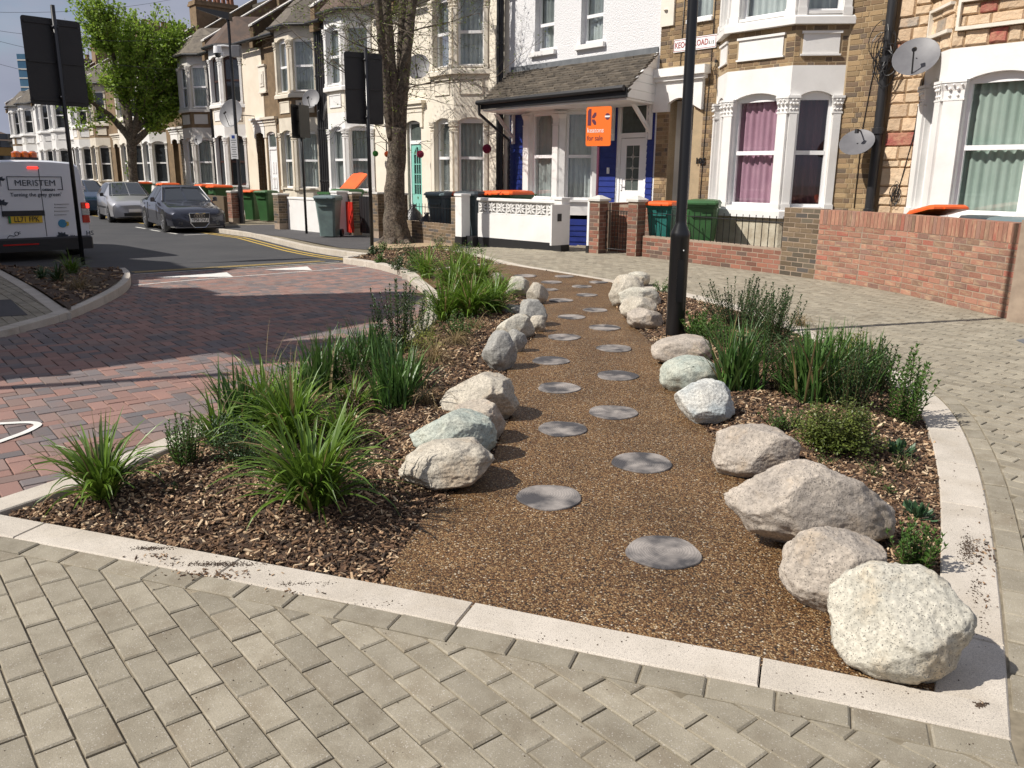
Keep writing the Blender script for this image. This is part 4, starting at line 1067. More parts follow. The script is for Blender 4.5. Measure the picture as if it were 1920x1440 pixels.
# porch roof of slates
cx0, cx1 = -9.05, -4.50; wy, wz = 0.0, 3.95; ey, ez = -1.32, 3.17
sl = hypot(wy-ey, wz-ez); nrow = 12
base = H3.mb()
xL0, xL1 = -9.55, -8.98
base.add([(xL0, wy, wz-.06), (-4.86, wy, wz-.06), (-4.42, ey+.0, ez-.05), (xL1, ey, ez-.05), (xL0, wy, wz-.12), (-4.86, wy, wz-.12), (-4.42, ey, ez-.11), (xL1, ey, ez-.11)], [(0, 1, 2, 3), (7, 6, 5, 4), (0, 4, 5, 1), (1, 5, 6, 2), (2, 6, 7, 3), (3, 7, 4, 0)])
pr_roof = base.build('porch_roof', M_slate, H3.root)
skey = MB(); 
cnt = 0; rg = random.Random(8)
for r in range(nrow):
    f0 = r/nrow; f1 = (r+1)/nrow+.018
    xa = xL0+(xL1-xL0)*(1-f0)*1.0; xb = -4.86+(.44)*(1-f0); w = .235; x = xa-(w/2 if r % 2 else 0)-.02
    while x < xb-.03:
        a, b_ = max(x+.004, xa-.03), min(x+w-.004, xb)
        if b_-a > .05:
            m_ = H3.mb(); j0 = rg.uniform(.034, .052); j1 = rg.uniform(-.006, .004); ff0 = f0+rg.uniform(-.006, .006)
            yA, zA = ey+(wy-ey)*ff0-.01, ez+(wz-ez)*ff0-.01; yB, zB = ey+(wy-ey)*f1, ez+(wz-ez)*f1
            m_.loft([[(a, yA, zA-.01), (b_, yA, zA-.01+j1), (b_, yA-.004, zA+j0+j1), (a, yA-.004, zA+j0)], [(a, yB, zB-.02), (b_, yB, zB-.02), (b_, yB, zB-.004), (a, yB, zB-.004)]])
            m_.build('slate', M_slate, pr_roof); cnt += 1
        x += w
m = H3.mb(); m.box(-9.5, -4.84, -.03, .005, 3.93, 4.06); m.build('lead_flashing', M_lead, H3.root)
m = H3.mb(); m.box(xL1-.02, -4.44, ey-.04, ey+.0, 2.98, 3.16); m.build('fascia', M_blackp, H3.root)
m = H3.mb(); m.tube([(xL1-.1, ey-.085, 3.13), (-4.46, ey-.085, 3.15)], .055, 8); m.tube([(xL1-.03, ey-.08, 3.1), (xL1-.03, ey-.07, 2.88), (-9.45, -.12, 2.35), (-9.47, -.1, -.1)], .035, 8); m.build('gutter', M_blackp, H3.root)
# boarded gable end, soffit and brackets
gz = [(0, 0)]
T_g, L_g = face_T(-4.44, ey, -4.86, 0)
for k in range(6):
    z0_ = 2.98+k*.165; z1_ = z0_+.16
    def yat(z): return 0 if z <= ez else L_g*(z-ez)/(wz-ez)
    a0 = max(0, yat(z0_)); a1 = max(0, yat(z1_))
    if a0 >= L_g-.05: continue
    g = H3.mb(T_g); g.plate([(a0, z0_), (L_g, z0_), (L_g, z1_), (min(L_g-.01, a1), z1_)], -.015-.004*(k % 2), .02); g.build('gable_board', M_white, H3.root)
m = H3.mb(); m.prism([(xL1, ey), (-4.46, ey), (-4.86, -.03), (-9.5, -.03)], 2.94, 2.975); m.build('soffit', M_white, H3.root)
for x in (-9.35, -5.98, -4.92):
    m = H3.mb(); m.box(x-.035, x+.035, -.09, -.03, 2.25, 2.94)
    v0, v1 = (-.09, 2.42), (-.62, 2.93)
    m.loft([[(x-.03, v0[0], v0[1]-.04), (x+.03, v0[0], v0[1]-.04), (x+.03, v0[0], v0[1]+.05), (x-.03, v0[0], v0[1]+.05)], [(x-.03, v1[0]-.05, v1[1]), (x+.03, v1[0]-.05, v1[1]), (x+.03, v1[0]+.06, v1[1]), (x-.03, v1[0]+.06, v1[1])]])
    m.build('bracket', M_white, H3.root)
house_roof(H3, -9.6, -4.8, b3, M_roof, bayroof=False); parapet(H3, -9.6); chimney(H3, -9.6); lining(H3, -9.6, -4.8)
pp = downpipe(H3, -9.78, .045)

# ---- stone clad house at the right edge
H1 = House(2.4, 'house clad in honey stone blocks with red accents and a white bay', 0)
b1 = [(.62, 0), (1.22, -.6), (2.75, -.6), (3.4, 0)]
M_mort3 = pm('cladding_joint', c(.30, .20, .11), rough=1)
wall_panels(H1, 0, 4.8, -.3, 6.35, [(.75, 3.25, -.5, 6.4), (3.9, 4.6, .3, 3.0)], mat=M_mort3)
bay_storey(H1, b1, -.3, .95, 2.9, 3.35, M_white, M_upvc, M_green_c, pw=.3, curt2=M_green_c)
ring_slab(H1, b1, .08, .82, .95, M_white, 'sill', .03)
m = H1.mb(); m.prism([(.62, 0), (1.22, -.59), (2.75, -.59), (3.4, 0), (3.3, .2), (.7, .2)], 3.352, 4.2); m.build('bay_panel', M_mort3, H1.root)
ring_slab(H1, b1, .1, 4.19, 4.32, M_white, 'sill', .03)
bay_storey(H1, b1, 4.32, 4.34, 5.82, 6.28, M_white, M_upvc, M_net, pw=.25)
rg = random.Random(21)
def stones(H, T, x0, x1, z0, z1, y=0):
    z = z0
    while z < z1-.06:
        h = min(rg.choice([.12, .16, .22, .22, .30]), z1-z); x = x0
        while x < x1-.04:
            w = min(rg.choice([.18, .25, .33, .42])*(1.0 if h > .15 else 1.2), x1-x)
            if x1-x-w < .09: w = x1-x
            split = [(z, h)] if h < .28 or rg.random() < .5 else [(z, h/2), (z+h/2, h/2)]
            for zz, hh in split:
                m_ = H.mb(T); g = .006; d0 = rg.uniform(.018, .03)
                # rock-faced block: an uneven front
                a0, a1, c0, c1 = x+g, x+w-g, zz+g, zz+hh-g; am = a0+(a1-a0)*rg.uniform(.35, .65)
                bev = .018
                V = [(a0, y, c0), (a1, y, c0), (a1, y, c1), (a0, y, c1)]
                F_ = [(a0+bev, y-d0-rg.uniform(0, .012), c0+bev*1.2), (am, y-d0-rg.uniform(0, .014), c0+bev*rg.uniform(.6, 2.2)), (a1-bev, y-d0-rg.uniform(0, .012), c0+bev*1.2), (a1-bev, y-d0+.004, c1-bev*.7), (am, y-d0-rg.uniform(-.004, .01), c1-bev*.6), (a0+bev, y-d0+.004, c1-bev*.7)]
                m_.add(V+F_, [(0, 1, 6, 5), (0, 5, 4), (1, 2, 7, 6), (2, 3, 9, 8), (2, 8, 7), (3, 0, 4, 9), (4, 5, 8, 9), (5, 6, 7, 8)])
                m_.build('stone_block', M_stone, H.root)
            x += w
        z += h
stones(H1, T0, .10, .60, .75, 5.4)
for (p, q) in ((b1[0], b1[1]), (b1[1], b1[2]), (b1[2], b1[3])):
    T, L = face_T(*p, *q); stones(H1, (lambda T: lambda a, t, h: T(a, t+.012, h))(T), 0.0, L, 3.36, 3.62); stones(H1, (lambda T: lambda a, t, h: T(a, t+.012, h))(T), 0.0, L, 3.62, 4.0); stones(H1, (lambda T: lambda a, t, h: T(a, t+.012, h))(T), 0.0, L, 4.0, 4.18)
stones(H1, T0, 3.45, 4.7, 3.1, 5.0)
for (p, q) in ((b1[0], b1[1]), (b1[1], b1[2])):
    T, L = face_T(*p, *q); g = H1.mb(T)
    g.box(.06, L-.02, -.075, .0, 3.58, 3.63); g.box(.06, L-.02, -.07, .0, 3.96, 4.0); g.box(.06, .1, -.07, 0, 3.63, 3.96); g.build('panel', M_cream, H1.root)
door(H1, 3.9, 4.6, .3, 3.0, .3, M_white, 'panel', 2.4)
house_roof(H1, 0, 4.8, b1, M_roof); parapet(H1, 4.8); lining(H1, 0, 4.8)
cable(H1, [(.62, -.03, 3.0), (.58, -.03, 2.2), (.42, -.03, 1.2)], .009)
g = H1.mb()
for k in range(9):
    cx, cz, r = rg.gauss(.40, .02), rg.gauss(1.25, .08), rg.uniform(.07, .13)
    g.tube([(cx+r*cos(t)*.55, -.06-.03*sin(t*2+k), cz+r*sin(t)*1.3) for t in [i*2*pi/12 for i in range(13)]], .005, 4)
g.build('cable_coil', M_blackp, H1.root)

# ---- the rest of the row
M_creambrick = pm('painted_cream_brick', c(.78, .72, .61), c(.73, .67, .56), sc=2, rough=.75, bump=.004, bsc=22, stain=c(.5, .42, .3), ssc=.7, samt=.2)
H4 = std_house(1, 'R', dict(wall=M_creambrick, baymat=M_creambrick, curtain=M_net, lod=0, doorm=M_aqua, door='fanlit', recess=.18, bay=[-12.8, -12.15, -11.05, -10.4], hoodm=M_stonepaint, roof=M_roof), 'cream painted house with a mint green door and pink flower balls') if False else None
H4 = std_house(1, 'R', dict(wall=M_creambrick, baymat=M_creambrick, curtain=M_net, lod=0, doorm=M_aqua, door='fanlit', recess=.18, bay=[-12.75, -12.1, -11.1, -10.42]), 'cream painted house with a mint green door and pink flower balls')
brick_field(H4, [(-14.3, -12.8, 3.5, 6.2), (-10.36, -9.9, -.1, 6.2)], mat=pm('painted_cream_bricks', c(.78, .72, .61), c(.74, .68, .57), sc=3, rough=.75, var=.03), proud=.004, flemish=True, nmax=120, near=(-11, 3), name='painted_brick')
H5 = std_house(2, 'L', dict(wall=M_creambrick, baymat=M_white, lod=0, bay=[-18.6, -17.9, -16.8, -16.1], doorm=M_upvc, mid=M_creambrick, roof=M_roof), 'white and cream house with arched upper windows behind the bare trunk')
H6 = std_house(2, 'R', dict(wall=M_brickfar, baymat=M_stonepaint, lod=1, bay=[-22.15, -21.5, -20.4, -19.65], mid=M_brickfar, doorm=M_upvc, recess=.12, roof=M_slate), 'brown brick house with a beige stone bay and arched capitals')
M_brframe = pm('dark_brown_frame', c(.05, .02, .015), rough=.5)
H7 = std_house(3, 'L', dict(wall=M_render, baymat=M_white, lod=1, bay=[-28.25, -27.6, -26.5, -25.85], mid=M_render, frame=M_brframe, curtain=M_net, doorm=M_brown, recess=.9, porchm=M_brickfar, doorframe=M_brframe, dark=True), 'smooth cream rendered house with dark brown framed bay windows')
H8 = std_house(3, 'R', dict(wall=M_brickfar, baymat=M_greystone, lod=1, mid=M_brickfar, roof=M_slate), 'brown brick house with grey bays behind the parked convertible')
for H_ in (H6,):
    m = H_.mb(); m.box(-24.2, -23.62, -.06, 0, 4.45, 5.33); m.box(-24.24, -23.58, -.1, 0, 5.33, 5.39); m.box(-24.24, -23.58, -.09, 0, 4.39, 4.45); m.box(-24.08, -23.74, -.09, -.05, 4.62, 5.15); m.box(-24.0, -23.82, -.11, -.085, 4.72, 5.05); m.build('plaque', M_cream, H_.root)
for k_, x in enumerate((-19.35, -19.2, -19.05)): downpipe(H6 if k_ < 2 else H5, x, .045)
far = [(4, 'L', M_brickfar, M_white, 'brown brick house with white bays right of the leafy tree trunk', M_brickfar),
       (4, 'R', M_cream, M_cream, 'cream house half hidden behind the leafy street tree', M_cream),
       (5, 'L', M_brickfar, M_stonepaint, 'brick and beige house at the left edge of the leafy tree', M_brickfar),
       (5, 'R', M_render, M_white, 'pale house with white bays above the silver hatchback', M_render),
       (6, 'L', M_white, M_white, 'white house whose bay shows right of the tall black sign pole', M_white),
       (6, 'R', M_brickfar, M_white, 'white bayed house just behind the tall black sign pole', M_white),
       (7, 'L', M_white, M_white, 'far white house above the orange beacon of the van', M_greystone),
       (7, 'R', M_brickfar, M_white, 'last brick house with white bays at the far end of the row', M_brickfar)]
for k, sd_, wm, bm_, lb, mid in far:
    std_house(k, sd_, dict(wall=wm, baymat=bm_, lod=2, mid=mid, doorm=[M_white, M_brown, M_blue, M_red][k % 4], recess=.5, porchm=M_brickfar, roof=M_slate if k % 2 else M_roof), lb)
# ------------------------------------------------------------------ garden walls, piers, gates, railings
class Thing(House):
    def __init__(s, name, u, w, label, cat, group=None):
        p = W(u, w, 0); s.u0, s.w0 = u, w; s.uc = u; s.lod = 0
        s.root = empty(name, p, ROT_F); tag(s.root, label, cat, group)
        s.T = lambda x, y, z: (x-u, y+w, z)
def UX(px, w, py=440): return FP(px, py, w)[0]
def wall_run(H, segs, z0, z1, mat, mort, soldier=False, th=.215, nmax=300, near=None, L=.225, Hc=.075, ends=True):
    cnt = nmax
    core = MB()
    for (p, q) in zip(segs, segs[1:]):
        T, Ln = face_T(p[0], -p[1], q[0], -q[1])
        m = MB(lambda a, t, h: H.T(*T(a, t, h))); m.box(0, Ln, .0, th, -.45, z1-.004); o = len(core.v); core.v += m.v; core.f += [tuple(i+o for i in f) for f in m.f]; core.m += m.m
        zt = z1-(.22 if soldier else 0)
        k = brick_field(H, [(0, Ln, z0, zt+.004)], L=L, Hc=Hc, mat=mat, proud=.004, T=T, flemish=False, nmax=max(0, cnt)); cnt -= k
        if soldier:
            n = max(1, round(Ln/.075)); w = Ln/n
            key = ('coping', mat.name)
            if key not in SHARED:
                u = MB(); u.bbox(-.5, .5, 0, 1, -.5, .5, .012); tmp = u.build('coping_brick', mat); SHARED[key] = tmp.data; bpy.data.objects.remove(tmp)
            p0 = Vector(T(0, 0, 0)); p1 = Vector(T(1, 0, 0)); ang = atan2(p1.y-p0.y, p1.x-p0.x)
            for i in range(n):
                q_ = T((i+.5)*w, -.006, z1-.107); inst(SHARED[key], 'coping_brick', H.root, H.T(*q_), (0, 0, ang), (w-.009, th+.012, .211+random.uniform(-.004, .004)))
    core.build('mortar_core', mort, H.root)
RW = Thing('garden_wall', 1.5, 2.4, 'long head-high red brick wall curving round the corner garden at the right', 'wall')
rw = [(.32, 2.18), (1.1, 2.36), (1.9, 2.72), (2.7, 3.22), (3.62, 3.80)]
wall_run(RW, rw, 0, 1.04, M_redbrick, M_mortar2, soldier=True, nmax=300)
m = RW.mb(); T, L = face_T(3.62, -3.80, 3.70, -3.0)
T2, L2 = face_T(3.86, -3.95, 3.98, -3.2)
pr2 = Thing('brick_pier', 3.75, 3.9, 'brown brick pier ending the red garden wall at the right edge', 'pier')
Tt, Lt = face_T(3.63, -3.80, 3.86, -3.95)
wall_run(pr2, [(3.64, 3.83), (3.86, 3.97)], 0, 1.09, M_redbrick2, M_mortar2, nmax=40); wall_run(pr2, [(3.86, 3.96), (3.93, 3.0)], 0, 1.09, M_darkbrick, M_mortar2, nmax=60)
LW = Thing('garden_wall', -2, 1.9, 'knee-high red brick wall carrying black railings in front of the brick house', 'wall')
wall_run(LW, [(-3.62, 1.62), (-.36, 2.05)], 0, .40, M_redbrick2, M_mortar2, soldier=False, nmax=160)
wall_run(LW, [(-.36, 2.055), (.32, 2.17)], 0, 1.05, M_darkbrick, M_mortar2, nmax=60)
T, L = face_T(-3.62, -1.62, -.36, -2.05)
RL = Thing('railing', -2, 1.9, 'plain black iron railing on the knee-high red wall', 'railing')
g = MB(lambda a, t, h: RL.T(*T(a, t, h))); g.tube([(0, .11, .82), (L, .11, .80)], .008, 6); g.build('rail', M_blackm, RL.root)
for k in range(23):
    a = .1+k*(L-.2)/22; g = MB(lambda a, t, h: RL.T(*T(a, t, h))); g.tube([(a, .11, .38), (a, .11, .90)], .007, 5); g.build('bar', M_blackm, RL.root)
def pier(u, w, h, mat, label, cap='pyramid', s=.34, name='gate_pier', face=None, plinth=None, zt=-.4):
    H = Thing(name, u, w, label, 'pier')
    if mat in (M_white,):
        m = H.mb(); m.box(u-s/2, u+s/2, -w-s/2, -w+s/2, (.12 if plinth else zt), h); m.build('shaft', mat, H.root)
        if plinth: m = H.mb(); m.box(u-s/2-.01, u+s/2+.01, -w-s/2-.01, -w+s/2+.01, zt, .12); m.build('plinth', plinth, H.root)
    else:
        m = H.mb(); m.box(u-s/2, u+s/2, -w-s/2, -w+s/2, zt, h); m.build('mortar_core', M_mortar2, H.root)
        for (p, q) in (((u-s/2, -w-s/2), (u+s/2, -w-s/2)), ((u+s/2, -w-s/2), (u+s/2, -w+s/2)), ((u-s/2, -w+s/2), (u-s/2, -w-s/2))):
            Tp, Lp = face_T(*p, *q); brick_field(H, [(0, Lp, 0 if zt > -.41 else -.2, h-.01)], L=.225, Hc=.075, mat=mat, proud=.005, T=Tp, flemish=False, nmax=60)
    m = H.mb()
    if cap == 'pyramid':
        e = s/2+.03; m.loft([[(u-e, -w-e, h), (u+e, -w-e, h), (u+e, -w+e, h), (u-e, -w+e, h)], [(u-e, -w-e, h+.04), (u+e, -w-e, h+.04), (u+e, -w+e, h+.04), (u-e, -w+e, h+.04)], [(u-.03, -w-.03, h+.11), (u+.03, -w-.03, h+.11), (u+.03, -w+.03, h+.11), (u-.03, -w+.03, h+.11)]])
    else:
        e = s/2+.02; m.bbox(u-e, u+e, -w-e, -w+e, h, h+.05, .008)
    m.build('cap', M_white if mat is M_white else M_greystone, H.root); return H
pier(-3.80, 1.62, 1.03, M_redbrick2, 'red brick gate pier with stone cap left of the black railing', s=.24)
GPx = UX(1118, 1.75)
gp = pier(GPx+.06, 1.75, 1.02, M_redbrick2, 'brick gate pier with white cap and white left face beside the dark gate', s=.26)
m = gp.mb(); m.box(GPx-.13, GPx-.075, -1.89, -1.61, .14, 1.02); m.build('white_face', M_white, gp.root)
m = gp.mb(); m.box(GPx-.14, GPx-.072, -1.90, -1.60, -.1, .14); m.build('plinth', M_blackp, gp.root)
GT = Thing('garden_gate', -4.2, 1.7, 'thin dark wire gate between the two brick gate piers', 'gate')
ga, gb = GPx+.22, -3.94
g = GT.mb(); g.tube([(ga, -1.70, .1), (ga, -1.70, .84), (gb, -1.66, .84), (gb, -1.66, .1), (ga, -1.70, .1)], .011, 6); g.build('gate_frame', M_blackm, GT.root)
for k in range(1, 8):
    x = ga+(gb-ga)*k/8; g = GT.mb(); g.tube([(x, -1.68, .1), (x, -1.68, .84)], .006, 5); g.build('bar', M_blackm, GT.root)
SW_ = Thing('garden_wall', -4.3, .9, 'brown brick side wall between the two front paths', 'wall')
wall_run(SW_, [(-4.72, 1.35), (-4.68, .05)], 0, .98, M_redbrick2, M_mortar2, nmax=0)
wall_run(SW_, [(-4.55, 1.30), (-3.70, 1.20)], 0, .95, M_redbrick2, M_mortar2, nmax=0)
# white wall with the pierced screen blocks
wa, wb = UX(896, 2.15, 415), UX(1044, 1.95, 420)
WW = Thing('garden_wall', (wa+wb)/2, 2.05, 'white painted garden wall topped with a band of pierced screen blocks', 'wall')
T, L = face_T(wa, -2.15, wb, -1.95)
def WM(): return MB(lambda a, t, h: WW.T(*T(a, t, h)))
g = WM(); g.box(0, L, 0, .16, .13, .66); g.build('wall_base', M_white, WW.root)
g = WM(); g.box(-.01, L+.01, -.012, .17, -.1, .13); g.build('plinth', M_blackp, WW.root)
g = WM(); g.bbox(-.02, L+.02, -.025, .185, .945, 1.0, .01); g.build('coping', M_white, WW.root)
nb = 8; bw = L/nb
sb = WM()
for k in range(nb):
    g = WM(); a0 = k*bw+.004; a1 = (k+1)*bw-.004; z0, z1 = .664, .94; cx, cz = (a0+a1)/2, (z0+z1)/2
    g.box(a0, a1, .02, .12, z0, z0+.022); g.box(a0, a1, .02, .12, z1-.022, z1); g.box(a0, a0+.018, .02, .12, z0+.022, z1-.022); g.box(a1-.018, a1, .02, .12, z0+.022, z1-.022)
    for q in range(8):
        an = q*pi/4; r0, r1 = .012, (.125 if q % 2 == 0 else .165); dxx, dzz = cos(an), sin(an); nx_, nz_ = -dzz, dxx; wd = .020
        g.plate([(cx+dxx*r0, cz+dzz*r0), (cx+dxx*.08+nx_*wd, cz+dzz*.08+nz_*wd), (cx+dxx*r1*.98, cz+dzz*r1*.8), (cx+dxx*.08-nx_*wd, cz+dzz*.08-nz_*wd)], .0+.002*(q % 2), .09)
    g.box(a0+.018, a1-.018, .095, .115, z0+.022, z1-.022); g.build('screen_block', M_white, WW.root)
pier(wb+.12, 1.93, 1.02, M_white, 'white pier with cap at the right end of the pierced white wall', s=.22, plinth=M_blackp, cap='flat')
GL = Thing('garden_gate', wb+.3, 2.2, 'narrow white gate leaf standing open at the end of the white wall', 'gate')
g = GL.mb(); g.box(wb+.23, wb+.28, -2.35, -1.85, .12, .93); g.build('leaf', M_white, GL.root); g = GL.mb(); g.box(wb+.285, wb+.30, -2.2, -2.1, .6, .75); g.build('latch', M_blackm, GL.root)
px1 = UX(864, 2.35, 400)
pier(px1, 2.3, 1.03, M_white, 'tall white post left of the pierced wall with a black base', s=.24, plinth=M_blackp, cap='flat')
g = Thing('garden_step', px1+.35, 2.2, 'low black kerb between the white post and the white wall', 'step'); q = g.mb(); q.box(px1+.12, wa, -2.3, -2.0, -.1, .14); q.build('kerb_block', M_blackp, g.root)
# cream house front: brown wall and railing
BW = Thing('garden_wall', -10, 2.3, 'low brown brick wall with railing in front of the cream house', 'wall')
bu0, bu1, bu2 = UX(765, 2.1, 425), UX(846, 2.3, 425), UX(858, 2.3, 400)
wall_run(BW, [(bu0, 2.15), (bu1, 2.3)], -.1, .36, M_darkbrick, M_mortar2, nmax=120)
wall_run(BW, [(bu1, 2.3), (bu2, 2.31)], -.1, 1.0, M_darkbrick, M_mortar2, nmax=60)
RL2 = Thing('railing', -10, 2.3, 'black railing on the low brown wall before the cream house', 'railing')
T, L = face_T(bu0, -2.15, bu1, -2.3)
g = MB(lambda a, t, h: RL2.T(*T(a, t, h))); g.tube([(0, .1, .72), (L, .1, .72)], .008, 6); g.build('rail', M_blackm, RL2.root)
for k in range(15):
    a = .08+k*(L-.16)/14; g = MB(lambda a, t, h: RL2.T(*T(a, t, h))); g.tube([(a, .1, .34), (a, .1, .8)], .007, 5); g.build('bar', M_blackm, RL2.root)
pier(UX(750, 2.0, 400), 2.0, .98, M_darkbrick, 'brown brick pier directly behind the big tree trunk', cap='flat', s=.3)
pier(UX(712, 2.0, 400), 2.0, .98, M_darkbrick, 'brown brick pier just left of the big tree trunk', cap='flat', s=.26)
pier(UX(665, 2.0, 400), 2.0, .95, M_darkbrick, 'brown brick pier right of the red lattice gate', cap='flat', s=.28)
ug0, ug1 = UX(675, 2.0, 400), UX(704, 2.0, 400)
G3 = Thing('garden_gate', (ug0+ug1)/2, 2.0, 'solid black metal gate left of the big tree trunk', 'gate')
for k in range(6):
    a = ug0+(ug1-ug0)*k/6; g = G3.mb(); g.box(a+.01, a+(ug1-ug0)/6-.01, -2.02, -1.99, -.1, .9); g.build('gate_slat', M_blackp, G3.root)
M_redg = pm('red_gate_paint', c(.62, .035, .02), rough=.45)
ur0, ur1 = UX(647, 2.2, 400), UX(662, 2.2, 400)
G4 = Thing('garden_gate', (ur0+ur1)/2, 2.2, 'bright red slatted garden gate', 'gate')
for k in range(6):
    a = ur0+(ur1-ur0)*k/5.6; g = G4.mb(); g.box(a, a+.045, -2.22, -2.19, -.1, .74); g.build('gate_slat', M_redg, G4.root)
g = G4.mb(); g.box(ur0, ur1, -2.19, -2.17, .0, .05); g.box(ur0, ur1, -2.19, -2.17, .5, .55); g.build('rail', M_redg, G4.root)
pier(UX(638, 2.3, 400), 2.3, .98, M_white, 'plain white pier beside the red gate', s=.36, cap='flat')
uw0, uw1 = UX(535, 2.5, 400), UX(625, 2.35, 400)
WL = Thing('garden_wall', (uw0+uw1)/2, 2.4, 'plain white rendered garden wall behind the grey wheelie bin', 'wall')
T, L = face_T(uw0, -2.5, uw1, -2.35)
g = MB(lambda a, t, h: WL.T(*T(a, t, h))); g.box(0, L, 0, .2, -.4, .74); g.build('wall_body', M_white, WL.root); g = MB(lambda a, t, h: WL.T(*T(a, t, h))); g.bbox(-.02, L, -.02, .22, .74, .80, .01); g.build('coping', M_white, WL.root)
for (a_, b_, lb, wm_) in ((UX(434, 2.6, 390), UX(448, 2.6, 390), 'orange brown brick pier beside the green bins', M_redbrick2), (UX(522, 2.6, 390), UX(534, 2.6, 390), 'dark brick pier right of the two green bins', M_darkbrick)):
    pier((a_+b_)/2, 2.6, .85, wm_, lb, cap='flat', s=.36)
for (pa_, pb_, lb) in ((300, 425, 'low brick garden wall behind the parked cars'), (60, 240, 'low far brick garden wall beside the white van')):
    a_, b_ = UX(pa_, 2.6, 380), UX(pb_, 2.6, 380); H_ = Thing('garden_wall', (a_+b_)/2, 2.6, lb, 'wall'); g = H_.mb(); g.box(a_, b_, -2.7, -2.5, -.4, .7); g.build('wall_body', M_darkbrick, H_.root)

# ------------------------------------------------------------------ wheelie bins
M_binblue = pm('bin_blue_grey', c(.085, .115, .13), c(.07, .095, .11), sc=4, rough=.45)
M_bingrey = pm('bin_grey_green', c(.16, .22, .21), c(.12, .16, .16), sc=4, rough=.45)
M_bingreen = pm('bin_green', c(.035, .115, .035), c(.03, .09, .03), sc=4, rough=.45)
M_binteal = pm('bin_teal', c(.015, .14, .12), c(.012, .11, .1), sc=4, rough=.45)
M_orange = pm('bin_orange_lid', c(.80, .13, .02), c(.7, .10, .02), sc=4, rough=.4)
M_liddark = pm('bin_dark_lid', c(.035, .045, .055), rough=.45)
M_lidgrey = pm('bin_grey_lid', c(.13, .18, .19), rough=.45)
def wheelie(P, yaw, s, body, lid, label, openlid=0):
    o = empty('wheelie_bin', P, yaw); tag(o, label, 'bin', 'wheelie bins in the front gardens'); o.scale = (s, s, s)
    m = MB()
    def ring(w, d0, d1, z, r=.05): return [(-w+r, d0, z), (w-r, d0, z), (w, d0+r, z), (w, d1-r, z), (w-r, d1, z), (-w+r, d1, z), (-w, d1-r, z), (-w, d0+r, z)]
    m.loft([ring(.21, -.24, .22, .03), ring(.22, -.25, .22, .3), ring(.265, -.33, .30, .93), ring(.265, -.33, .30, .94), ring(.29, -.355, .33, .95), ring(.29, -.355, .33, 1.0)])
    m.box(-.18, .18, -.345, -.30, .80, .84); m.build('body', body, o, autos=35)
    m = MB(); m.loft([ring(.30, -.40, .33, 1.002), ring(.30, -.40, .33, 1.03), ring(.27, -.36, .30, 1.07), ring(.18, -.27, .2, 1.085)])
    m.box(-.10, .10, -.43, -.38, 1.0, 1.03)
    if openlid:
        cy, cz = .34, 1.0; ca, sa = cos(openlid), sin(openlid)
        m.v = [(x, cy+(y-cy)*ca+(z-cz)*sa*1.0, cz-(y-cy)*sa+(z-cz)*ca) for x, y, z in m.v]
    m.build('lid', lid, o, autos=30)
    m = MB(); m.tube([(-.25, .36, .98), (-.25, .40, 1.0), (.25, .40, 1.0), (.25, .36, .98)], .016, 6); m.build('handle', body, o)
    for sx in (-1, 1):
        m = MB(); m.tube([(sx*.2, .27, .10), (sx*.27, .27, .10)], .10, 16); m.build('wheel', M_blackp, o, autos=40)
def bin_px(px, pyb, ytop, yaw, body, lid, label, op=0, ref=1.08):
    P = G(px, pyb); s = (HT(P, px, ytop)-P.z)/ref; wheelie(P, yaw, s, body, lid, label, op)
def bin_uw(px, w, ytop, yaw, body, lid, label, op=0, z=0):
    u = UX(px, w, 400); P = W(u, w); P.z = zg(P.x, P.y)+z; s = (HT(P, px, ytop)-P.z)/1.08; s = min(1.15, max(.85, s)); wheelie(P, yaw, s, body, lid, label, op)
yb = ROT_F
bin_uw(617, 2.95, 366, yb+.75, M_bingrey, M_lidgrey, 'grey-green wheelie bin standing on the pavement before the white wall')
bin_px(476, 413, 356, yb+.5, M_bingreen, M_orange, 'green wheelie bin with orange lid, left of the pair on the pavement')
bin_px(503, 415, 357, yb+.5, M_bingreen, M_bingreen, 'all green wheelie bin, right of the pair on the pavement')
bin_uw(834, 1.4, 357, yb+.2, M_binblue, M_lidgrey, 'blue-grey wheelie bin behind the railing of the cream house')
bin_uw(892, 1.75, 356, yb+.3, M_binblue, M_liddark, 'blue-grey bin with dark lid between white post and pierced wall')
bin_uw(875, .95, 352, yb, M_bingreen, M_orange, 'orange lidded bin behind the white post')
bin_uw(938, 1.3, 352, yb, M_bingreen, M_orange, 'orange lidded green bin peeping over the left of the pierced wall')
bin_uw(963, 1.3, 353, yb+.1, M_bingreen, M_orange, 'orange lidded green bin below the porch gutter end')
bin_uw(1247, 1.1, 377, yb+.25, M_binteal, M_orange, 'teal wheelie bin with orange lid beside the red brick pier')
bin_uw(1318, 1.15, 374, yb+.55, M_bingreen, M_bingreen, 'green wheelie bin below the pink curtained bay')
bin_uw(628, 1.75, 354, yb+.2, M_bingreen, M_orange, 'green bin with its orange lid flipped up behind the white pier', 2.45)
bin_uw(655, 1.3, 352, yb, M_bingreen, M_bingreen, 'dark green bin behind the red slatted gate')
bin_uw(1755, 1.6, 397, yb+.9, M_bingreen, M_orange, 'green bin with orange lid half open behind the curved red wall', .18, .03)
bin_uw(1845, 1.9, 405, yb+.4, M_binblue, M_liddark, 'dark lidded bin behind the curved red wall')
bin_uw(1900, 2.2, 408, yb+.3, M_binblue, M_lidgrey, 'grey lidded bin at the right end behind the curved red wall')
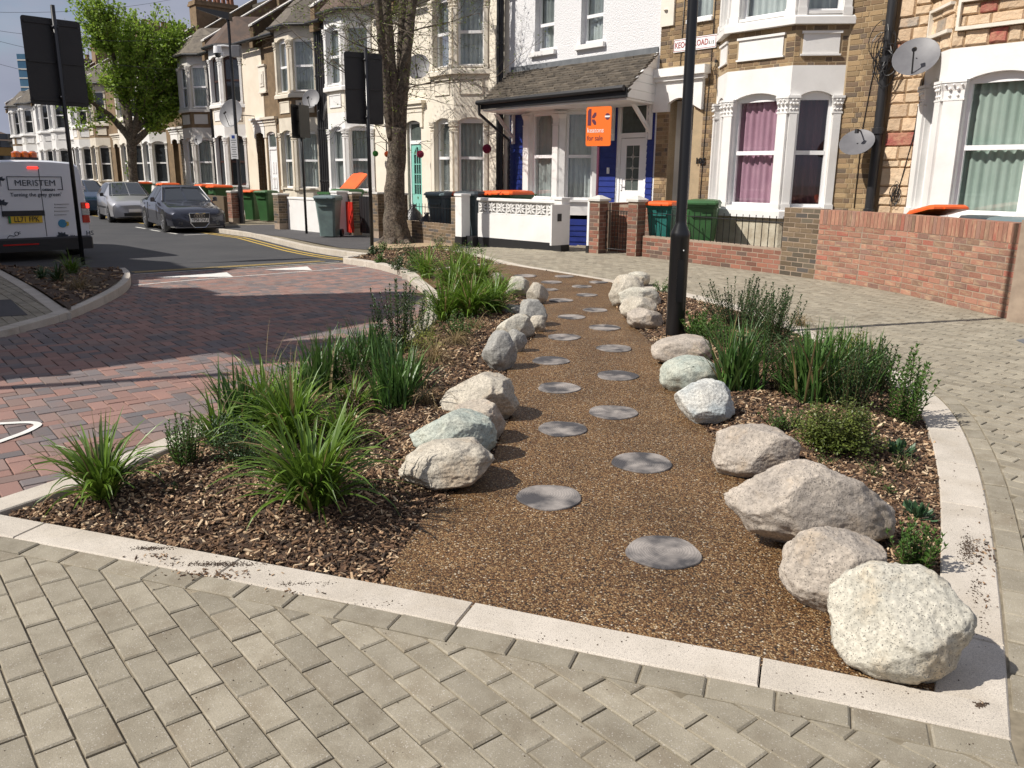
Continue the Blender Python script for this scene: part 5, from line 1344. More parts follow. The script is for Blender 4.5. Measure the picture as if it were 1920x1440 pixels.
for px, yt, lb in ((272, 341, 'orange lidded bin above the silver hatchback bonnet'), (322, 343, 'orange lidded bin behind the dark convertible roof'), (395, 344, 'orange lidded bin above the convertible bonnet'), (417, 347, 'orange lidded bin left of the tall street lamp')):
    bin_uw(px, 1.9, yt, yb, M_bingreen, M_orange, lb)
# refuse sacks in the cream house garden
for k, (px, w_, r, lb) in enumerate(((775, 1.2, .33, 'large black refuse sack behind the brown wall'), (800, 1.3, .26, 'smaller black refuse sack beside the blue-grey bin'))):
    P = W(UX(px, w_, 400), w_); P.z = zg(P.x, P.y)
    m = MB(); rg = random.Random(k)
    rings = []
    for i, (rr, z) in enumerate([(.6, 0), (1, .18), (1.05, .45), (.95, .8), (.6, 1.15), (.2, 1.35), (.3, 1.5)]):
        rings.append([(r*rr*cos(t*2*pi/12)*(1+.16*noise.noise((t, i*1.7, k*9))), r*rr*sin(t*2*pi/12)*(1+.16*noise.noise((t+7, i*1.7, k*9))), r*2*z*.9) for t in range(12)])
    m.loft(rings); o = m.build('refuse_sack', pm('black_sack', c(.012, .012, .014), rough=.3, bump=.02, bsc=9), smooth=True, loc=P); tag(o, lb, 'bin bag')

# ------------------------------------------------------------------ satellite dishes, flower balls
def dish(u, w, z, r, label, nrm, wallw=0, arm='top'):
    P = W(u, w, z); o = empty('satellite_dish', P); tag(o, label, 'satellite dish', 'satellite dishes on the house fronts')
    n_ = Vector(nrm).normalized(); q = n_.to_track_quat('Z', 'Y'); o.rotation_mode = 'QUATERNION'; o.rotation_quaternion = q
    m = MB(); prof = [(0, -.12*r)]+[(r*k/6, -.12*r+.16*r*(k/6)**2) for k in range(1, 7)]+[(r*1.015, .045*r), (r, .02*r)]+[(r*k/6, -.12*r-.012+.16*r*(k/6)**2) for k in range(5, 0, -1)]+[(0, -.12*r-.012)]
    m.lathe(prof, 28); m.v = [(x, y*1.08, z_) for x, y, z_ in m.v]; m.build('reflector', M_dish, o, smooth=True)
    s = 1 if arm == 'top' else -1
    m = MB(); m.tube([(0, -s*r*.98, 0), (0, -s*r*.55, r*.45), (0, -s*r*.25, r*.75)], .012, 6); m.build('feed_arm', M_signback, o)
    m = MB(); m.tube([(0, -s*r*.30, r*.78), (0, -s*r*.12, r*.62)], [.03, .035], 10); m.build('receiver', M_signback, o)
    back = q.inverted() @ (W(u+.05, wallw, z-.05)-P)
    m = MB(); m.tube([(0, 0, -.12*r), tuple(back)], .018, 6); m.build('mount', M_signback, o)
dish(-.16, .42, 2.07, .27, 'grey satellite dish low on the yellow brick wall beside the drainpipe', (-.42, -.62, .75), arm='x')
dish(.68, .5, 3.3, .33, 'large satellite dish on the stone clad corner above the white bay', (-.48, -.72, .62))
dish(-13.0, .4, 4.35, .32, 'satellite dish on the cream house seen through the tree twigs', (-.1, -.9, .3))
dish(UX(583, .4, 185), .4, FP(583, 185, .4)[1], .30, 'pale satellite dish under the upper bay of the brown brick house', (-.2, -.9, .35))
dish(UX(610, .3, 208), .3, FP(610, 208, .3)[1], .30, 'satellite dish seen edge-on beside the bundle of drainpipes', (-.95, -.1, .2))
dish(UX(433, .9, 213), .9, FP(433, 213, .9)[1], .50, 'very large white satellite dish on the cream rendered house', (-.3, -.9, .3))
dish(UX(372, .8, 262), .8, FP(372, 262, .8)[1], .2, 'small far satellite dish on the brown brick house', (-.3, -.9, .3))
def ball(px, py, w, r, mat, label, bracket=True):
    u, z = FP(px, py, w); P = W(u, w, z); o = empty('hanging_flower_ball', P, ROT_F); tag(o, label, 'hanging ball', 'hanging artificial flower balls')
    m = MB(); n = 190; rg = random.Random(int(px))
    for k in range(n):
        y_ = 1-2*(k+.5)/n; rr = sqrt(1-y_*y_); a = k*2.39996
        p = Vector((rr*cos(a), rr*sin(a), y_)); q = p.to_track_quat('Z', 'Y'); s = r*.17
        for j in range(3):
            an = j*2.1+k
            t1 = q @ Vector((cos(an), sin(an), 0)); t2 = q @ Vector((cos(an+1.6), sin(an+1.6), 0))
            m.quad(tuple(p*r*.82), tuple(p*r*.98+t1*s), tuple(p*r*1.05+(t1+t2)*s*.5), tuple(p*r*.98+t2*s))
    m.lathe([(0, -r*.8), (r*.6, -r*.55), (r*.82, 0), (r*.6, r*.55), (0, r*.8)], 10)
    m.build('petals', mat, o)
    if bracket:
        g = MB(); g.tube([(0, 0, r), (0, 0, r+.12), (.0, .0, r+.22)], .006, 5); g.tube([(0, 0, r+.22), (.12, w*.45, r+.26), (.16, w-.02, r+.24)], .008, 5); g.tube([(.0, .0, r+.22), (.1, w*.5, r+.12), (.16, w-.02, r+.0)], .006, 5); g.tube([(.16, w-.015, r+.36), (.16, w-.015, r-.15)], .01, 5); g.build('bracket', M_blackm, o)
M_pb = pm('pink_petals', c(.42, .05, .12), c(.30, .03, .09), sc=20, rough=.7, var=.3)
ball(788, 289, .32, .10, M_pb, 'pink flower ball hanging left of the cream bay'); ball(913, 279, .32, .11, M_pb, 'pink flower ball hanging right of the cream bay')
ball(704, 288, .3, .085, pm('green_petals', c(.05, .22, .04), rough=.7), 'green ball hanging beside the sign pole'); ball(726, 289, .3, .085, pm('orange_petals', c(.5, .12, .03), rough=.7), 'orange ball half hidden by the tree trunk')

# ------------------------------------------------------------------ for-sale board
FSw = 1.65
fu, fz = FP(1117, 400, FSw)
P = W(fu, FSw); o = empty('for_sale_board', P, ROT_F+.30); tag(o, 'orange estate agent for sale board on a dark post', 'estate agent sign')
zt = FP(1119, 200, FSw)[1]; zb_ = FP(1117, 274, FSw)[1]; hw = .275
M_or = pm('orange_board', c(.86, .17, .02), rough=.45); M_mag = pm('dark_plum_print', c(.10, .02, .05), rough=.6)
m = MB(); r = .04
pts = [(-hw+r, zb_), (hw-r, zb_)]+[(hw-r+r*sin(t), zb_+r-r*cos(t)) for t in (.5, 1.0, 1.57)]+[(hw-r+r*cos(t), zt-r+r*sin(t)) for t in (0, .5, 1.0, 1.57)]+[(-hw+r-r*sin(t), zt-r+r*cos(t)) for t in (0, .5, 1.0, 1.57)]+[(-hw+r-r*cos(t), zb_+r-r*sin(t)) for t in (0, .5, 1.0)]
m.plate(pts, -.006, .006); m.build('board', M_or, o)
hh = zt-zb_; y_ = -.009
m = MB(); x0 = -hw+.035; zz = zt-.04
m.plate([(x0, zz-.42*hh), (x0+.075, zz-.42*hh), (x0+.075, zz), (x0+.03, zz), (x0, zz-.04)], y_, -.005)
for s_ in (1, -1):
    cz = zz-.25*hh; a = x0+.095
    m.plate([(a, cz+s_*.012), (a, cz+s_*.05), (a+.05, cz+s_*.115), (a+.09, cz+s_*.115), (a+.09, cz+s_*.06), (a+.05, cz+s_*.012)][::s_], y_, -.005)

m.build('emblem', M_mag, o)
m = MB(); m.loft([[(hw-.085+.052*cos(t*pi/9), yy, zt-.19+.062*sin(t*pi/9)) for t in range(18)] for yy in (-.0085, -.005)]); m.build('roundel', M_mag, o)
m = MB(); m.box(hw-.14, hw-.03, -.0105, -.008, zt-.205, zt-.175); m.build('roundel_bar', M_upvc, o)
text_mesh('keatons', .135, M_upvc, 'lettering', o, (-hw+.03, -.0085, zb_+.40*hh), align='LEFT', sx=.86); text_mesh('for sale', .135, M_mag, 'lettering', o, (-hw+.03, -.0085, zb_+.20*hh), align='LEFT', sx=.86)
text_mesh('020 8534 1188', .05, M_mag, 'lettering', o, (-hw+.03, -.0085, zb_+.07*hh), align='LEFT') if False else None
m = MB(); m.box(-.02, .02, .008, .045, -.1, zb_+.3); m.build('post', M_mag, o)

# ------------------------------------------------------------------ street lamp, poles and signs
def world_thing(name, P, label, cat, rz=0, group=None):
    o = empty(name, P, rz); tag(o, label, cat, group); return o
P = G(1265, 632); o = world_thing('lamp_post', P, 'glossy black lamp post with a thick base beside the path boulders', 'lamp post')
hsh = HT(P, 1277, 442); hs2 = HT(P, 1279, 424)
m = MB(); m.lathe([(.0, -.1), (.088, -.1), (.088, hsh-.02), (.092, hsh), (.088, hsh+.03), (.052, hs2+.02), (.050, hs2+.05), (.034, 8.0), (0, 8.0)], 28); m.v = [(x-.004*z, y, z) for x, y, z in m.v]; m.build('column', M_blackm, o, autos=25)
m = MB(); m.box(-.03, .03, -.093, -.086, .35, .75); m.build('door', M_blackm, o)
m = MB(); m.lathe([(0, 0), (.006, 0), (.006, .012), (0, .012)], 8, (.02, -.09, .83)); m.build('lock', M_upvc, o)
m = MB(); m.tube([(0, 0, 7.9), (-.1, -.05, 8.1), (-.6, -.25, 8.15)], .03, 8); m.bbox(-1.1, -.55, -.42, -.18, 8.08, 8.16, .02); m.build('lantern', M_blackm, o)
def road_sign(px, pyb, pyt, x0, x1, y0, y1, label, rz, r=.038, name='road_sign', small=False, lean=0):
    P = G(px, pyb); top = HT(P, px, pyt) ; o = world_thing(name, P, label, 'road sign', rz)
    m = MB(); m.tube([(0, 0, -.1), (lean, 0, top)], r, 12); m.build('pole', M_blackm, o, smooth=True)
    dist = hypot(P.x, P.y); zt, zb = HT(P, (x0+x1)/2, y0), HT(P, (x0+x1)/2, y1); wd = (x1-x0)/F_PX*dist*1.03
    xc = ((x0+x1)/2-(px+(x0*0)))/F_PX*dist
    return o, zt, zb, wd, dist
def sign_panel(o, xc, y, w, zb, zt, mat=M_signback, rails=True, r=.05, tiltv=0):
    m = MB(); hw = w/2
    pts = [(-hw+r, zb), (hw-r, zb)]+[(hw-r+r*sin(t), zb+r-r*cos(t)) for t in (.5, 1.0, 1.57)]+[(hw-r+r*cos(t), zt-r+r*sin(t)) for t in (0, .5, 1.0, 1.57)]+[(-hw+r-r*sin(t), zt-r+r*cos(t)) for t in (0, .5, 1.0, 1.57)]+[(-hw+r-r*cos(t), zb+r-r*sin(t)) for t in (0, .5, 1.0)]
    m.plate([(a+xc, h) for a, h in pts], y, y+.006); p = m.build('panel', mat, o)
    if rails:
        for f_ in (.06, .5, .94):
            z = zb+(zt-zb)*f_; g = MB(); g.box(xc-hw*.92, xc+hw*.92, y-.022, y-.001, z-.02, z+.02); g.build('rail', mat, p)
        for f_ in (.10, .9):
            z = zb+(zt-zb)*f_; g = MB(); g.box(-.055, .055, y-.12, y-.02, z-.015, z+.015); g.build('clamp', M_blackm, p)
            g = MB(); g.lathe([(0, 0), (.008, 0), (.008, .012), (0, .012)], 6, (-.05, y-.125, z)); g.build('bolt', M_upvc, p)
o, zt, zb, wd, dist = road_sign(155, 487, -4, 58, 163, 16, 180, 'back of the large black road sign on the tall left pole', 0.80)
m = None
sign_panel(o, -.03, .09, 1.0, zb, zt)
o, zt, zb, wd, dist = road_sign(698, 470, 79, 652, 722, 87, 222, 'back of the black road sign beside the tree trunk', .58)
sign_panel(o, -.02, .09, .84, zb, zt)
o, zt, zb, wd, dist = road_sign(575, 438, 180, 549, 577, 184, 247, 'small dark back-to-back sign on the thin pole by the kerb', 1.22, r=.035)
sign_panel(o, -.05, .06, .62, zb, zt, r=.02); sign_panel(o, .05, -.09, .5, zb+.02, zt, r=.02, rails=False)
# street lamp with camera and parking plate
P = G(455, 419); o = world_thing('street_lamp', P, 'black street lamp with white dome camera and parking plate', 'street lamp', 0)
top = HT(P, 427, 24)
m = MB(); m.tube([(0, 0, -.1), (0, 0, 1.2), (0, 0, 1.25), (0, 0, top)], [.085, .085, .06, .045], 12); m.build('column', M_blackm, o, autos=30)
m = MB(); m.tube([(0, 0, top-.05), (-.15, 0, top+.08), (-.3, .0, top+.14)], .03, 8); m.add([(.08, -.18, top-.06), (.08, .18, top-.06), (-.95, .12, top+.27), (-.95, -.12, top+.27), (.08, -.18, top+.16), (.08, .18, top+.16), (-.95, .12, top+.34), (-.95, -.12, top+.34)], [(0, 1, 2, 3), (7, 6, 5, 4), (0, 4, 5, 1), (1, 5, 6, 2), (2, 6, 7, 3), (3, 7, 4, 0)]); m.build('lantern', M_blackm, o)
zc = HT(P, 420, 88); m = MB(); m.lathe([(0, .22), (.12, .2), (.14, .05), (.14, -.02), (0, -.02)], 16, (-.38, -.1, zc)); m.build('camera_housing', M_upvc, o, autos=40)
m = MB(); m.lathe([(0, -.16), (.08, -.13), (.11, -.04), (.11, -.01), (0, -.01)], 16, (-.38, -.1, zc)); m.build('camera_dome', M_darkglass, o, smooth=True)
m = MB(); m.tube([(0, 0, zc+.2), (-.2, -.05, zc+.22), (-.38, -.1, zc+.2)], .03, 8); m.box(-.36, -.2, -.14, -.06, zc-.08, zc+.02); m.build('camera_bracket', M_upvc, o)
m = MB(); m.bbox(.06, .34, -.12, .12, zc-.12, zc+.24, .02); m.build('control_box', M_dish, o)
zp0, zp1 = HT(P, 440, 288), HT(P, 436, 241); m = MB(); m.bbox(-.19, .05, -.13, -.12, zp0, zp1, .003); pl = m.build('parking_plate', M_upvc, o)
M_prt = pm('blue_print', c(.02, .06, .3), rough=.6)
m = MB(); m.box(-.12, -.02, -.134, -.129, zp1-.14, zp1-.04); m.build('symbol', M_prt, pl)
for k in range(9): m = MB(); w_ = .09-(k % 3)*.018; m.box(-.07-w_, -.07+w_, -.134, -.129, zp1-.2-k*.075, zp1-.185-k*.075); m.build('print_line', M_blackp, pl)

# ------------------------------------------------------------------ stepping discs of cut timber
def disc_mat():
    m = bpy.data.materials.new('end_grain_timber'); m.use_nodes = True; n, l = m.node_tree.nodes, m.node_tree.links; b = n['Principled BSDF']; b.inputs['Roughness'].default_value = .8
    tc_ = n.new('ShaderNodeTexCoord'); nz = n.new('ShaderNodeTexNoise'); nz.inputs['Scale'].default_value = 9; nz.inputs['Detail'].default_value = 5; l.new(tc_.outputs['Object'], nz.inputs['Vector'])
    oi = n.new('ShaderNodeObjectInfo')
    ml = n.new('ShaderNodeVectorMath'); ml.operation = 'SCALE'; ml.inputs['Scale'].default_value = .05; l.new(nz.outputs['Color'], ml.inputs[0])
    ad = n.new('ShaderNodeVectorMath'); ad.operation = 'ADD'; l.new(tc_.outputs['Object'], ad.inputs[0]); l.new(ml.outputs[0], ad.inputs[1])
    wv = n.new('ShaderNodeTexWave'); wv.wave_type = 'RINGS'; wv.rings_direction = 'Z'; wv.inputs['Scale'].default_value = 26; wv.inputs['Distortion'].default_value = 3.0; wv.inputs['Detail'].default_value = 2; l.new(ad.outputs[0], wv.inputs['Vector'])
    n2 = n.new('ShaderNodeTexNoise'); n2.inputs['Scale'].default_value = 6; n2.inputs['Detail'].default_value = 8; n2.noise_dimensions = '4D'; l.new(tc_.outputs['Object'], n2.inputs['Vector']); l.new(oi.outputs['Random'], n2.inputs['W'])
    r = n.new('ShaderNodeValToRGB'); r.color_ramp.elements[0].color = c(.06, .057, .06); r.color_ramp.elements[1].color = c(.31, .28, .255); r.color_ramp.elements[0].position = .42; r.color_ramp.elements[1].position = .60; l.new(n2.outputs['Fac'], r.inputs[0])
    r2 = n.new('ShaderNodeValToRGB'); r2.color_ramp.elements[0].color = c(.45, .45, .45); r2.color_ramp.elements[1].color = c(1, 1, 1); r2.color_ramp.elements[0].position = .2; r2.color_ramp.elements[1].position = .6; l.new(wv.outputs['Fac'], r2.inputs[0])
    mx_ = n.new('ShaderNodeMixRGB'); mx_.blend_type = 'MULTIPLY'; mx_.inputs[0].default_value = .20; l.new(r.outputs[0], mx_.inputs[1]); l.new(r2.outputs[0], mx_.inputs[2]); l.new(mx_.outputs[0], b.inputs['Base Color'])
    bn = n.new('ShaderNodeBump'); bn.inputs['Distance'].default_value = .0007; l.new(wv.outputs['Fac'], bn.inputs['Height']); l.new(bn.outputs[0], b.inputs['Normal']); return m
M_disc = disc_mat()
DISCS = [(1244, 1035, 70, 'nearest timber stepping disc, darkest and widest with clear rings'), (1030, 932, 61, 'second nearest disc, pale grey, left of the middle'), (1204, 867, 56, 'third disc with a chipped pale face by the second right boulder'),
 (1055, 804, 46, 'ringed disc level with the green tinted boulder'), (1150, 773, 46, 'dark grey disc right of the ringed one'), (1048, 727, 40, 'disc with dark crumbs near the tall cream boulder'), (1158, 704, 39, 'disc opposite the white and blue boulder'),
 (1033, 676, 35, 'pale disc beside the grey slab-faced boulder'), (1152, 653, 33, 'disc level with the lamp post foot, right row'), (1058, 632, 31, 'disc left row just beyond the pale one'), (1134, 614, 30, 'disc right row before the small round boulder'), (1072, 594, 26, 'disc left row beside the white twin boulders'),
 (1116, 581, 23, 'disc right row by the stacked pale boulders'), (1051, 563, 23, 'disc at the foot of the far left boulders'), (1100, 553, 20, 'small far disc right row, fifth from the far kerb'), (1031, 543, 16, 'far disc close to the left boulders'), (1091, 537, 19, 'far disc in the middle of the path'), (1034, 529, 20, 'far left disc second from the far kerb'), (1122, 529, 18, 'far right disc next to the pale boulders'), (1058, 518, 18, 'farthest middle disc close to the far kerb'), (985, 517, 22, 'farthest left disc by the tall green grasses')]
for k, (px, py, hw, lb) in enumerate(DISCS):
    P = G(px, py); d = (P-Vector((0, 0, CAM_H))) @ _F; r = hw/F_PX*d*1.0
    rg = random.Random(k); m = MB(); N = 40; ph = rg.uniform(0, 6)
    rim = [r*(1+.025*sin(3*t*2*pi/N+ph)+.02*sin(5*t*2*pi/N+2*ph)) for t in range(N)]
    cr_ = rg.uniform(0, 6)
    m.loft([[(q*rim[t]*cos(t*2*pi/N), q*rim[t]*sin(t*2*pi/N), z) for t in range(N)] for q, z in ((1, -.03), (1, .003), (.985, .007), (.6, .008), (.2, .0075))])
    o = m.build('stepping_disc', M_disc, loc=(P.x, P.y, P.z-.003), rz=rg.uniform(0, 6)); tag(o, lb, 'stepping stone', 'timber stepping discs along the path')

# ------------------------------------------------------------------ boulders
def rock_mat(name, a, b, stain, dark=(.12, .11, .1)):
    return pm(name, c(*a), c(*b), sc=4, rough=.88, bump=.006, bsc=60, fine=.26, fsc=60, stain=c(*stain), ssc=3.2, samt=.85, speck=c(*[(x+y)/2.4 for x, y in zip(dark, b)]), spsc=300, spamt=.08)
RM = {'cream': rock_mat('granite_cream', (.50, .455, .375), (.33, .30, .245), (.44, .34, .23)),
      'white': rock_mat('granite_white', (.53, .50, .42), (.36, .35, .30), (.46, .37, .25)),
      'pink': rock_mat('granite_tan', (.45, .395, .33), (.26, .23, .20), (.50, .39, .27)),
      'green': rock_mat('granite_greenish', (.44, .45, .38), (.28, .34, .31), (.50, .46, .36)),
      'rust': rock_mat('granite_rusty', (.46, .40, .32), (.34, .30, .25), (.36, .17, .06)),
      'grey': rock_mat('granite_grey', (.34, .33, .30), (.25, .25, .235), (.40, .37, .31)),
      'blue': rock_mat('granite_blue_white', (.58, .56, .50), (.42, .45, .45), (.26, .31, .33))}
def boulder(xl, xr, yt, yb, mat, label, seed, dr=.85, yaw=0, lean=0, npl=11):
    xm = (xl+xr)/2; Fp = G(xm, yb); d = (Fp-Vector((0, 0, CAM_H))) @ _F
    hw = (xr-xl)/2/F_PX*d*(1.04-.12*min(1, abs(xm-960)/800)); dep = hw*dr
    dirv = Vector((Fp.x, Fp.y, 0)).normalized(); C_ = Fp+dirv*dep*.80
    topz = HT(C_, xm, yt)-C_.z; H_ = max(.08, topz*1.0)
    hz = H_*.62; cz = H_-hz
    bm = bmesh.new(); bmesh.ops.create_icosphere(bm, subdivisions=6 if d < 5.2 else 5, radius=1)
    rg = random.Random(seed); planes = []
    for _ in range(npl):
        n_ = Vector((rg.gauss(0, 1), rg.gauss(0, 1), rg.gauss(.15, .8))).normalized(); planes.append((n_, rg.uniform(.70, .96)))
    planes.append((Vector((lean, 0, 1)).normalized(), .90))
    off = Vector((seed*3.1, seed*1.7, 0))
    cy, sy = cos(yaw), sin(yaw); rx = Vector((dirv.y, -dirv.x, 0))
    for v in bm.verts:
        p = v.co.copy(); r = 1.0
        r += .13*noise.noise(p*1.3+off)+.06*noise.noise(p*3.1+off)+.028*noise.noise(p*7+off)+.012*noise.noise(p*17+off)
        p *= r
        for n_, dd_ in planes:
            e = p @ n_-dd_
            if e > 0: p -= n_*e*.88
        # super-ellipsoid squareness
        p *= 1+.045*noise.noise(p*2.6+off*2)+.034*(.4-abs(noise.noise(p*5+off)))+.022*(.3-abs(noise.noise(p*10+off)))+.014*noise.noise(p*19+off)+.008*noise.noise(p*38+off)
        v.co = p
    for ax, tgt in ((0, 1), (1, 1), (2, 1)):
        mn = min(v.co[ax] for v in bm.verts); mx_ = max(v.co[ax] for v in bm.verts)
        for v in bm.verts: v.co[ax] = (v.co[ax]-(mn+mx_)/2)/((mx_-mn)/2)
    for v in bm.verts:
        x, y, z = v.co; x += lean*.35*z
        if z < -.35: k = 1-.25*(min(1, (-.35-z)/.65)); x *= k; y *= k
        X_, Y_ = x*hw*cy-y*dep*sy, x*hw*sy+y*dep*cy
        v.co = Vector((0, 0, 0)) + rx*X_ + dirv*Y_ + Vector((0, 0, z*hz+cz))
    me = bpy.data.meshes.new('boulder'); bm.to_mesh(me); bm.free(); me.materials.append(RM[mat]); me.polygons.foreach_set('use_smooth', [True]*len(me.polygons))
    o = bpy.data.objects.new('boulder', me); COL.objects.link(o); o.location = C_; tag(o, label, 'boulder', 'granite boulders edging the path')
    return o
B_ = [(750, 922, 822, 922, 'cream', 'cream boulder nearest the front left of the path', .9, .8), (767, 935, 772, 875, 'green', 'green tinted boulder behind the front left cream one', .8, .25), (850, 948, 752, 832, 'rust', 'rust stained boulder tucked behind the green tinted one', .9, 0), (826, 976, 697, 790, 'cream', 'tall cream boulder with grass shadows on the left edge', .8, .3),
 (903, 969, 620, 693, 'grey', 'grey boulder with a steep slab face on the left edge', .8, -.1), (950, 988, 617, 660, 'grey', 'smaller grey boulder behind the slab-faced one', .9, 0), (931, 1002, 589, 635, 'white', 'white boulder left of the small far twin', .8, .1), (992, 1022, 591, 622, 'cream', 'small cream boulder touching the white left edge one', .9, 0), (936, 980, 571, 593, 'grey', 'low grey boulder behind the white left edge one', .9, 0), (974, 1026, 561, 612, 'grey', 'weathered boulder with dark cracks on the left edge', .9, 0),
 (949, 992, 518, 558, 'white', 'far pale boulder beside the tall grass', .9, 0), (987, 1028, 530, 570, 'cream', 'far rounded cream boulder at the path bend, left side', .9, 0), (918, 948, 511, 533, 'cream', 'farthest left boulder half hidden in grass', .9, 0),
 (1173, 1218, 509, 537, 'white', 'farthest right boulder with a pointed top', .9, 0), (1140, 1206, 514, 577, 'cream', 'far right cream boulder next to the far kerb', .8, .1), (1153, 1241, 536, 580, 'white', 'broad white boulder of the far right stack', .8, 0), (1160, 1230, 556, 600, 'cream', 'creamy boulder in the middle of the far right stack', .8, .1), (1174, 1244, 576, 617, 'pink', 'small round tan boulder in front of the far right stack', .85, 0),
 (1217, 1334, 628, 686, 'pink', 'long boulder with a dark hollow just past the lamp post', .9, .2), (1233, 1350, 667, 738, 'green', 'mossy grey boulder between the hollow one and the blue one', .85, .1), (1260, 1376, 712, 796, 'blue', 'white boulder with a blue grey cap on the right edge', .8, -.1),
 (1330, 1495, 799, 898, 'pink', 'flat topped pinkish boulder beside the third disc', .75, .1), (1346, 1676, 858, 1040, 'pink', 'largest and longest tan boulder, peaked at its left end, on the right edge', .5, -.95, .38), (1448, 1655, 985, 1152, 'pink', 'square tan boulder second from the front right', .8, .05), (1526, 1808, 1060, 1284, 'white', 'big round white boulder at the front right corner', .85, .0)]
for k, (a, b, t_, bb, mt, lb, dr, ln, *yw) in enumerate(B_): boulder(a, b, t_, bb, mt, lb, k+3, dr, lean=ln, npl=(4 if k == len(B_)-1 else 11), yaw=(yw[0] if yw else 0))
#o = boulder(1490, 1680, 908, 1036, 'pink', 'brown grey boulder running back into the bed behind the largest one', 41, 1.0, lean=-.2)
# ------------------------------------------------------------------ houses across the street, beyond the frame: they throw the long shadows
Qv = Vector((cos(AZ), sin(AZ), 0))
def backproj(x, y, q0=-1.0):
    g = Vector((x, y, zg(x, y))); k = ((g @ Qv)-q0)/(-(SUN_AZ @ Qv)); return g + SUN_AZ*k + Vector((0, 0, k*tan(SUN_EL)))
OPP_W = WALL_D+1.0
prof = [(-5.15, 4.75), (-3.80, 6.05), (-2.48, 7.04), (-1.3, 8.9), (-1.12, 10.95), (-1.61, 11.18), (-3.92, 10.75), (-4.39, 11.25), (-5.6, 11.95), (-6.1, 13.04), (-5.09, 13.76), (-5.01, 14.86), (-6.12, 15.25), (-7.13, 16.9), (-9.2, 18.1), (-11.4, 20.4)]
bp = [backproj(*p) for p in prof]
def uz(P): return (S0-(P @ DV), P.z)
pl = [uz(p) for p in bp]
def opp_house(name, poly, label):
    uc = poly[0][0]; o = empty('corner_house', W(uc, OPP_W, 0), ROT_F); tag(o, label, 'house', 'houses across the street')
    m = MB(); m.loft([[(a-uc, 0, h) for a, h in poly], [(a-uc, -2.5, h) for a, h in poly]]); m.build('wall', M_brickfar, o)
    lo, hi = min(p[0] for p in poly)-uc, max(p[0] for p in poly)-uc
    n = max(1, int((hi-lo)/2.4))
    for k in range(n):
        x = lo+(hi-lo)*(k+.5)/n
        for z in (1.0, 4.0):
            g = MB(); g.box(x-.5, x+.5, .0, .03, z, z+1.6); w = g.build('window', M_white, o); g = MB(); g.box(x-.42, x+.42, .03, .04, z+.08, z+1.52); g.build('pane', M_darkglass, w)
opp_house('corner_house', [(pl[0][0], -.5)]+pl+[(pl[-1][0], -.5)], 'brick corner house across the street, outside the view, throwing the long shadow')
uE = pl[-1][0]
opp_house('corner_house', [(uE-.02, -.5), (uE-.02, 6.2), (uE-60, 6.2), (uE-60, -.5)], 'brick terrace across the street, outside the view')
uS = pl[0][0]
opp_house('corner_house', [(uS+1.5, -.5), (uS+1.5, 4.5), (uS+3.5, 6.2), (uS+5.5, 4.5), (uS+5.5, -.5)], 'gabled brick house behind the camera on the left') if False else None
P = Vector((-6.98, 4.6, 0)); o = world_thing('lamp_post', P, 'slim lamp post outside the left of the view whose shadow crosses the brick table', 'lamp post'); m = MB(); m.tube([(0, 0, 0), (0, 0, 5.2)], .06, 10); m.build('column', M_blackm, o, smooth=True)

# ------------------------------------------------------------------ vehicles
M_tyre = pm('tyre_rubber', c(.02, .02, .02), rough=.8)
M_alloy = pm('alloy_rim', c(.45, .45, .46), rough=.3, metal=.8)
M_lampg = pm('headlamp_glass', c(.55, .56, .55), c(.35, .36, .36), sc=18, rough=.08, coat=1)
M_redlamp = pm('red_lamp', c(.5, .01, .008), rough=.15, coat=1)
M_chrome = pm('chrome', c(.7, .7, .7), rough=.15, metal=1)
def wheel(o, x, y, r, w, side, rim=M_alloy, spokes=9):
    m = MB(); m.tube([(x-w/2*side*0-side*w, y, r), (x, y, r)], r, 28); wo = m.build('wheel', M_tyre, o, autos=40)
    m = MB(); k = []
    ring = lambda rr, xx: [(xx, y+rr*cos(t*2*pi/24), r+rr*sin(t*2*pi/24)) for t in range(24)]
    m.loft([ring(r*.70, x+side*.002), ring(r*.70, x+side*.012), ring(r*.64, x+side*.012), ring(r*.62, x-side*.03)], cap=False)
    for q in range(spokes):
        a = q*2*pi/spokes; d1 = .10
        P0 = lambda rr, aa, xx: (xx, y+rr*cos(aa), r+rr*sin(aa))
        m.add([P0(r*.1, a-.5, x+side*.0), P0(r*.1, a+.5, x), P0(r*.66, a+d1, x+side*.006), P0(r*.66, a-d1, x+side*.006)], [(0, 1, 2, 3)])
    m.loft([ring(r*.16, x-side*.01), ring(r*.14, x+side*.01)]); m.build('rim', rim, wo, autos=30)
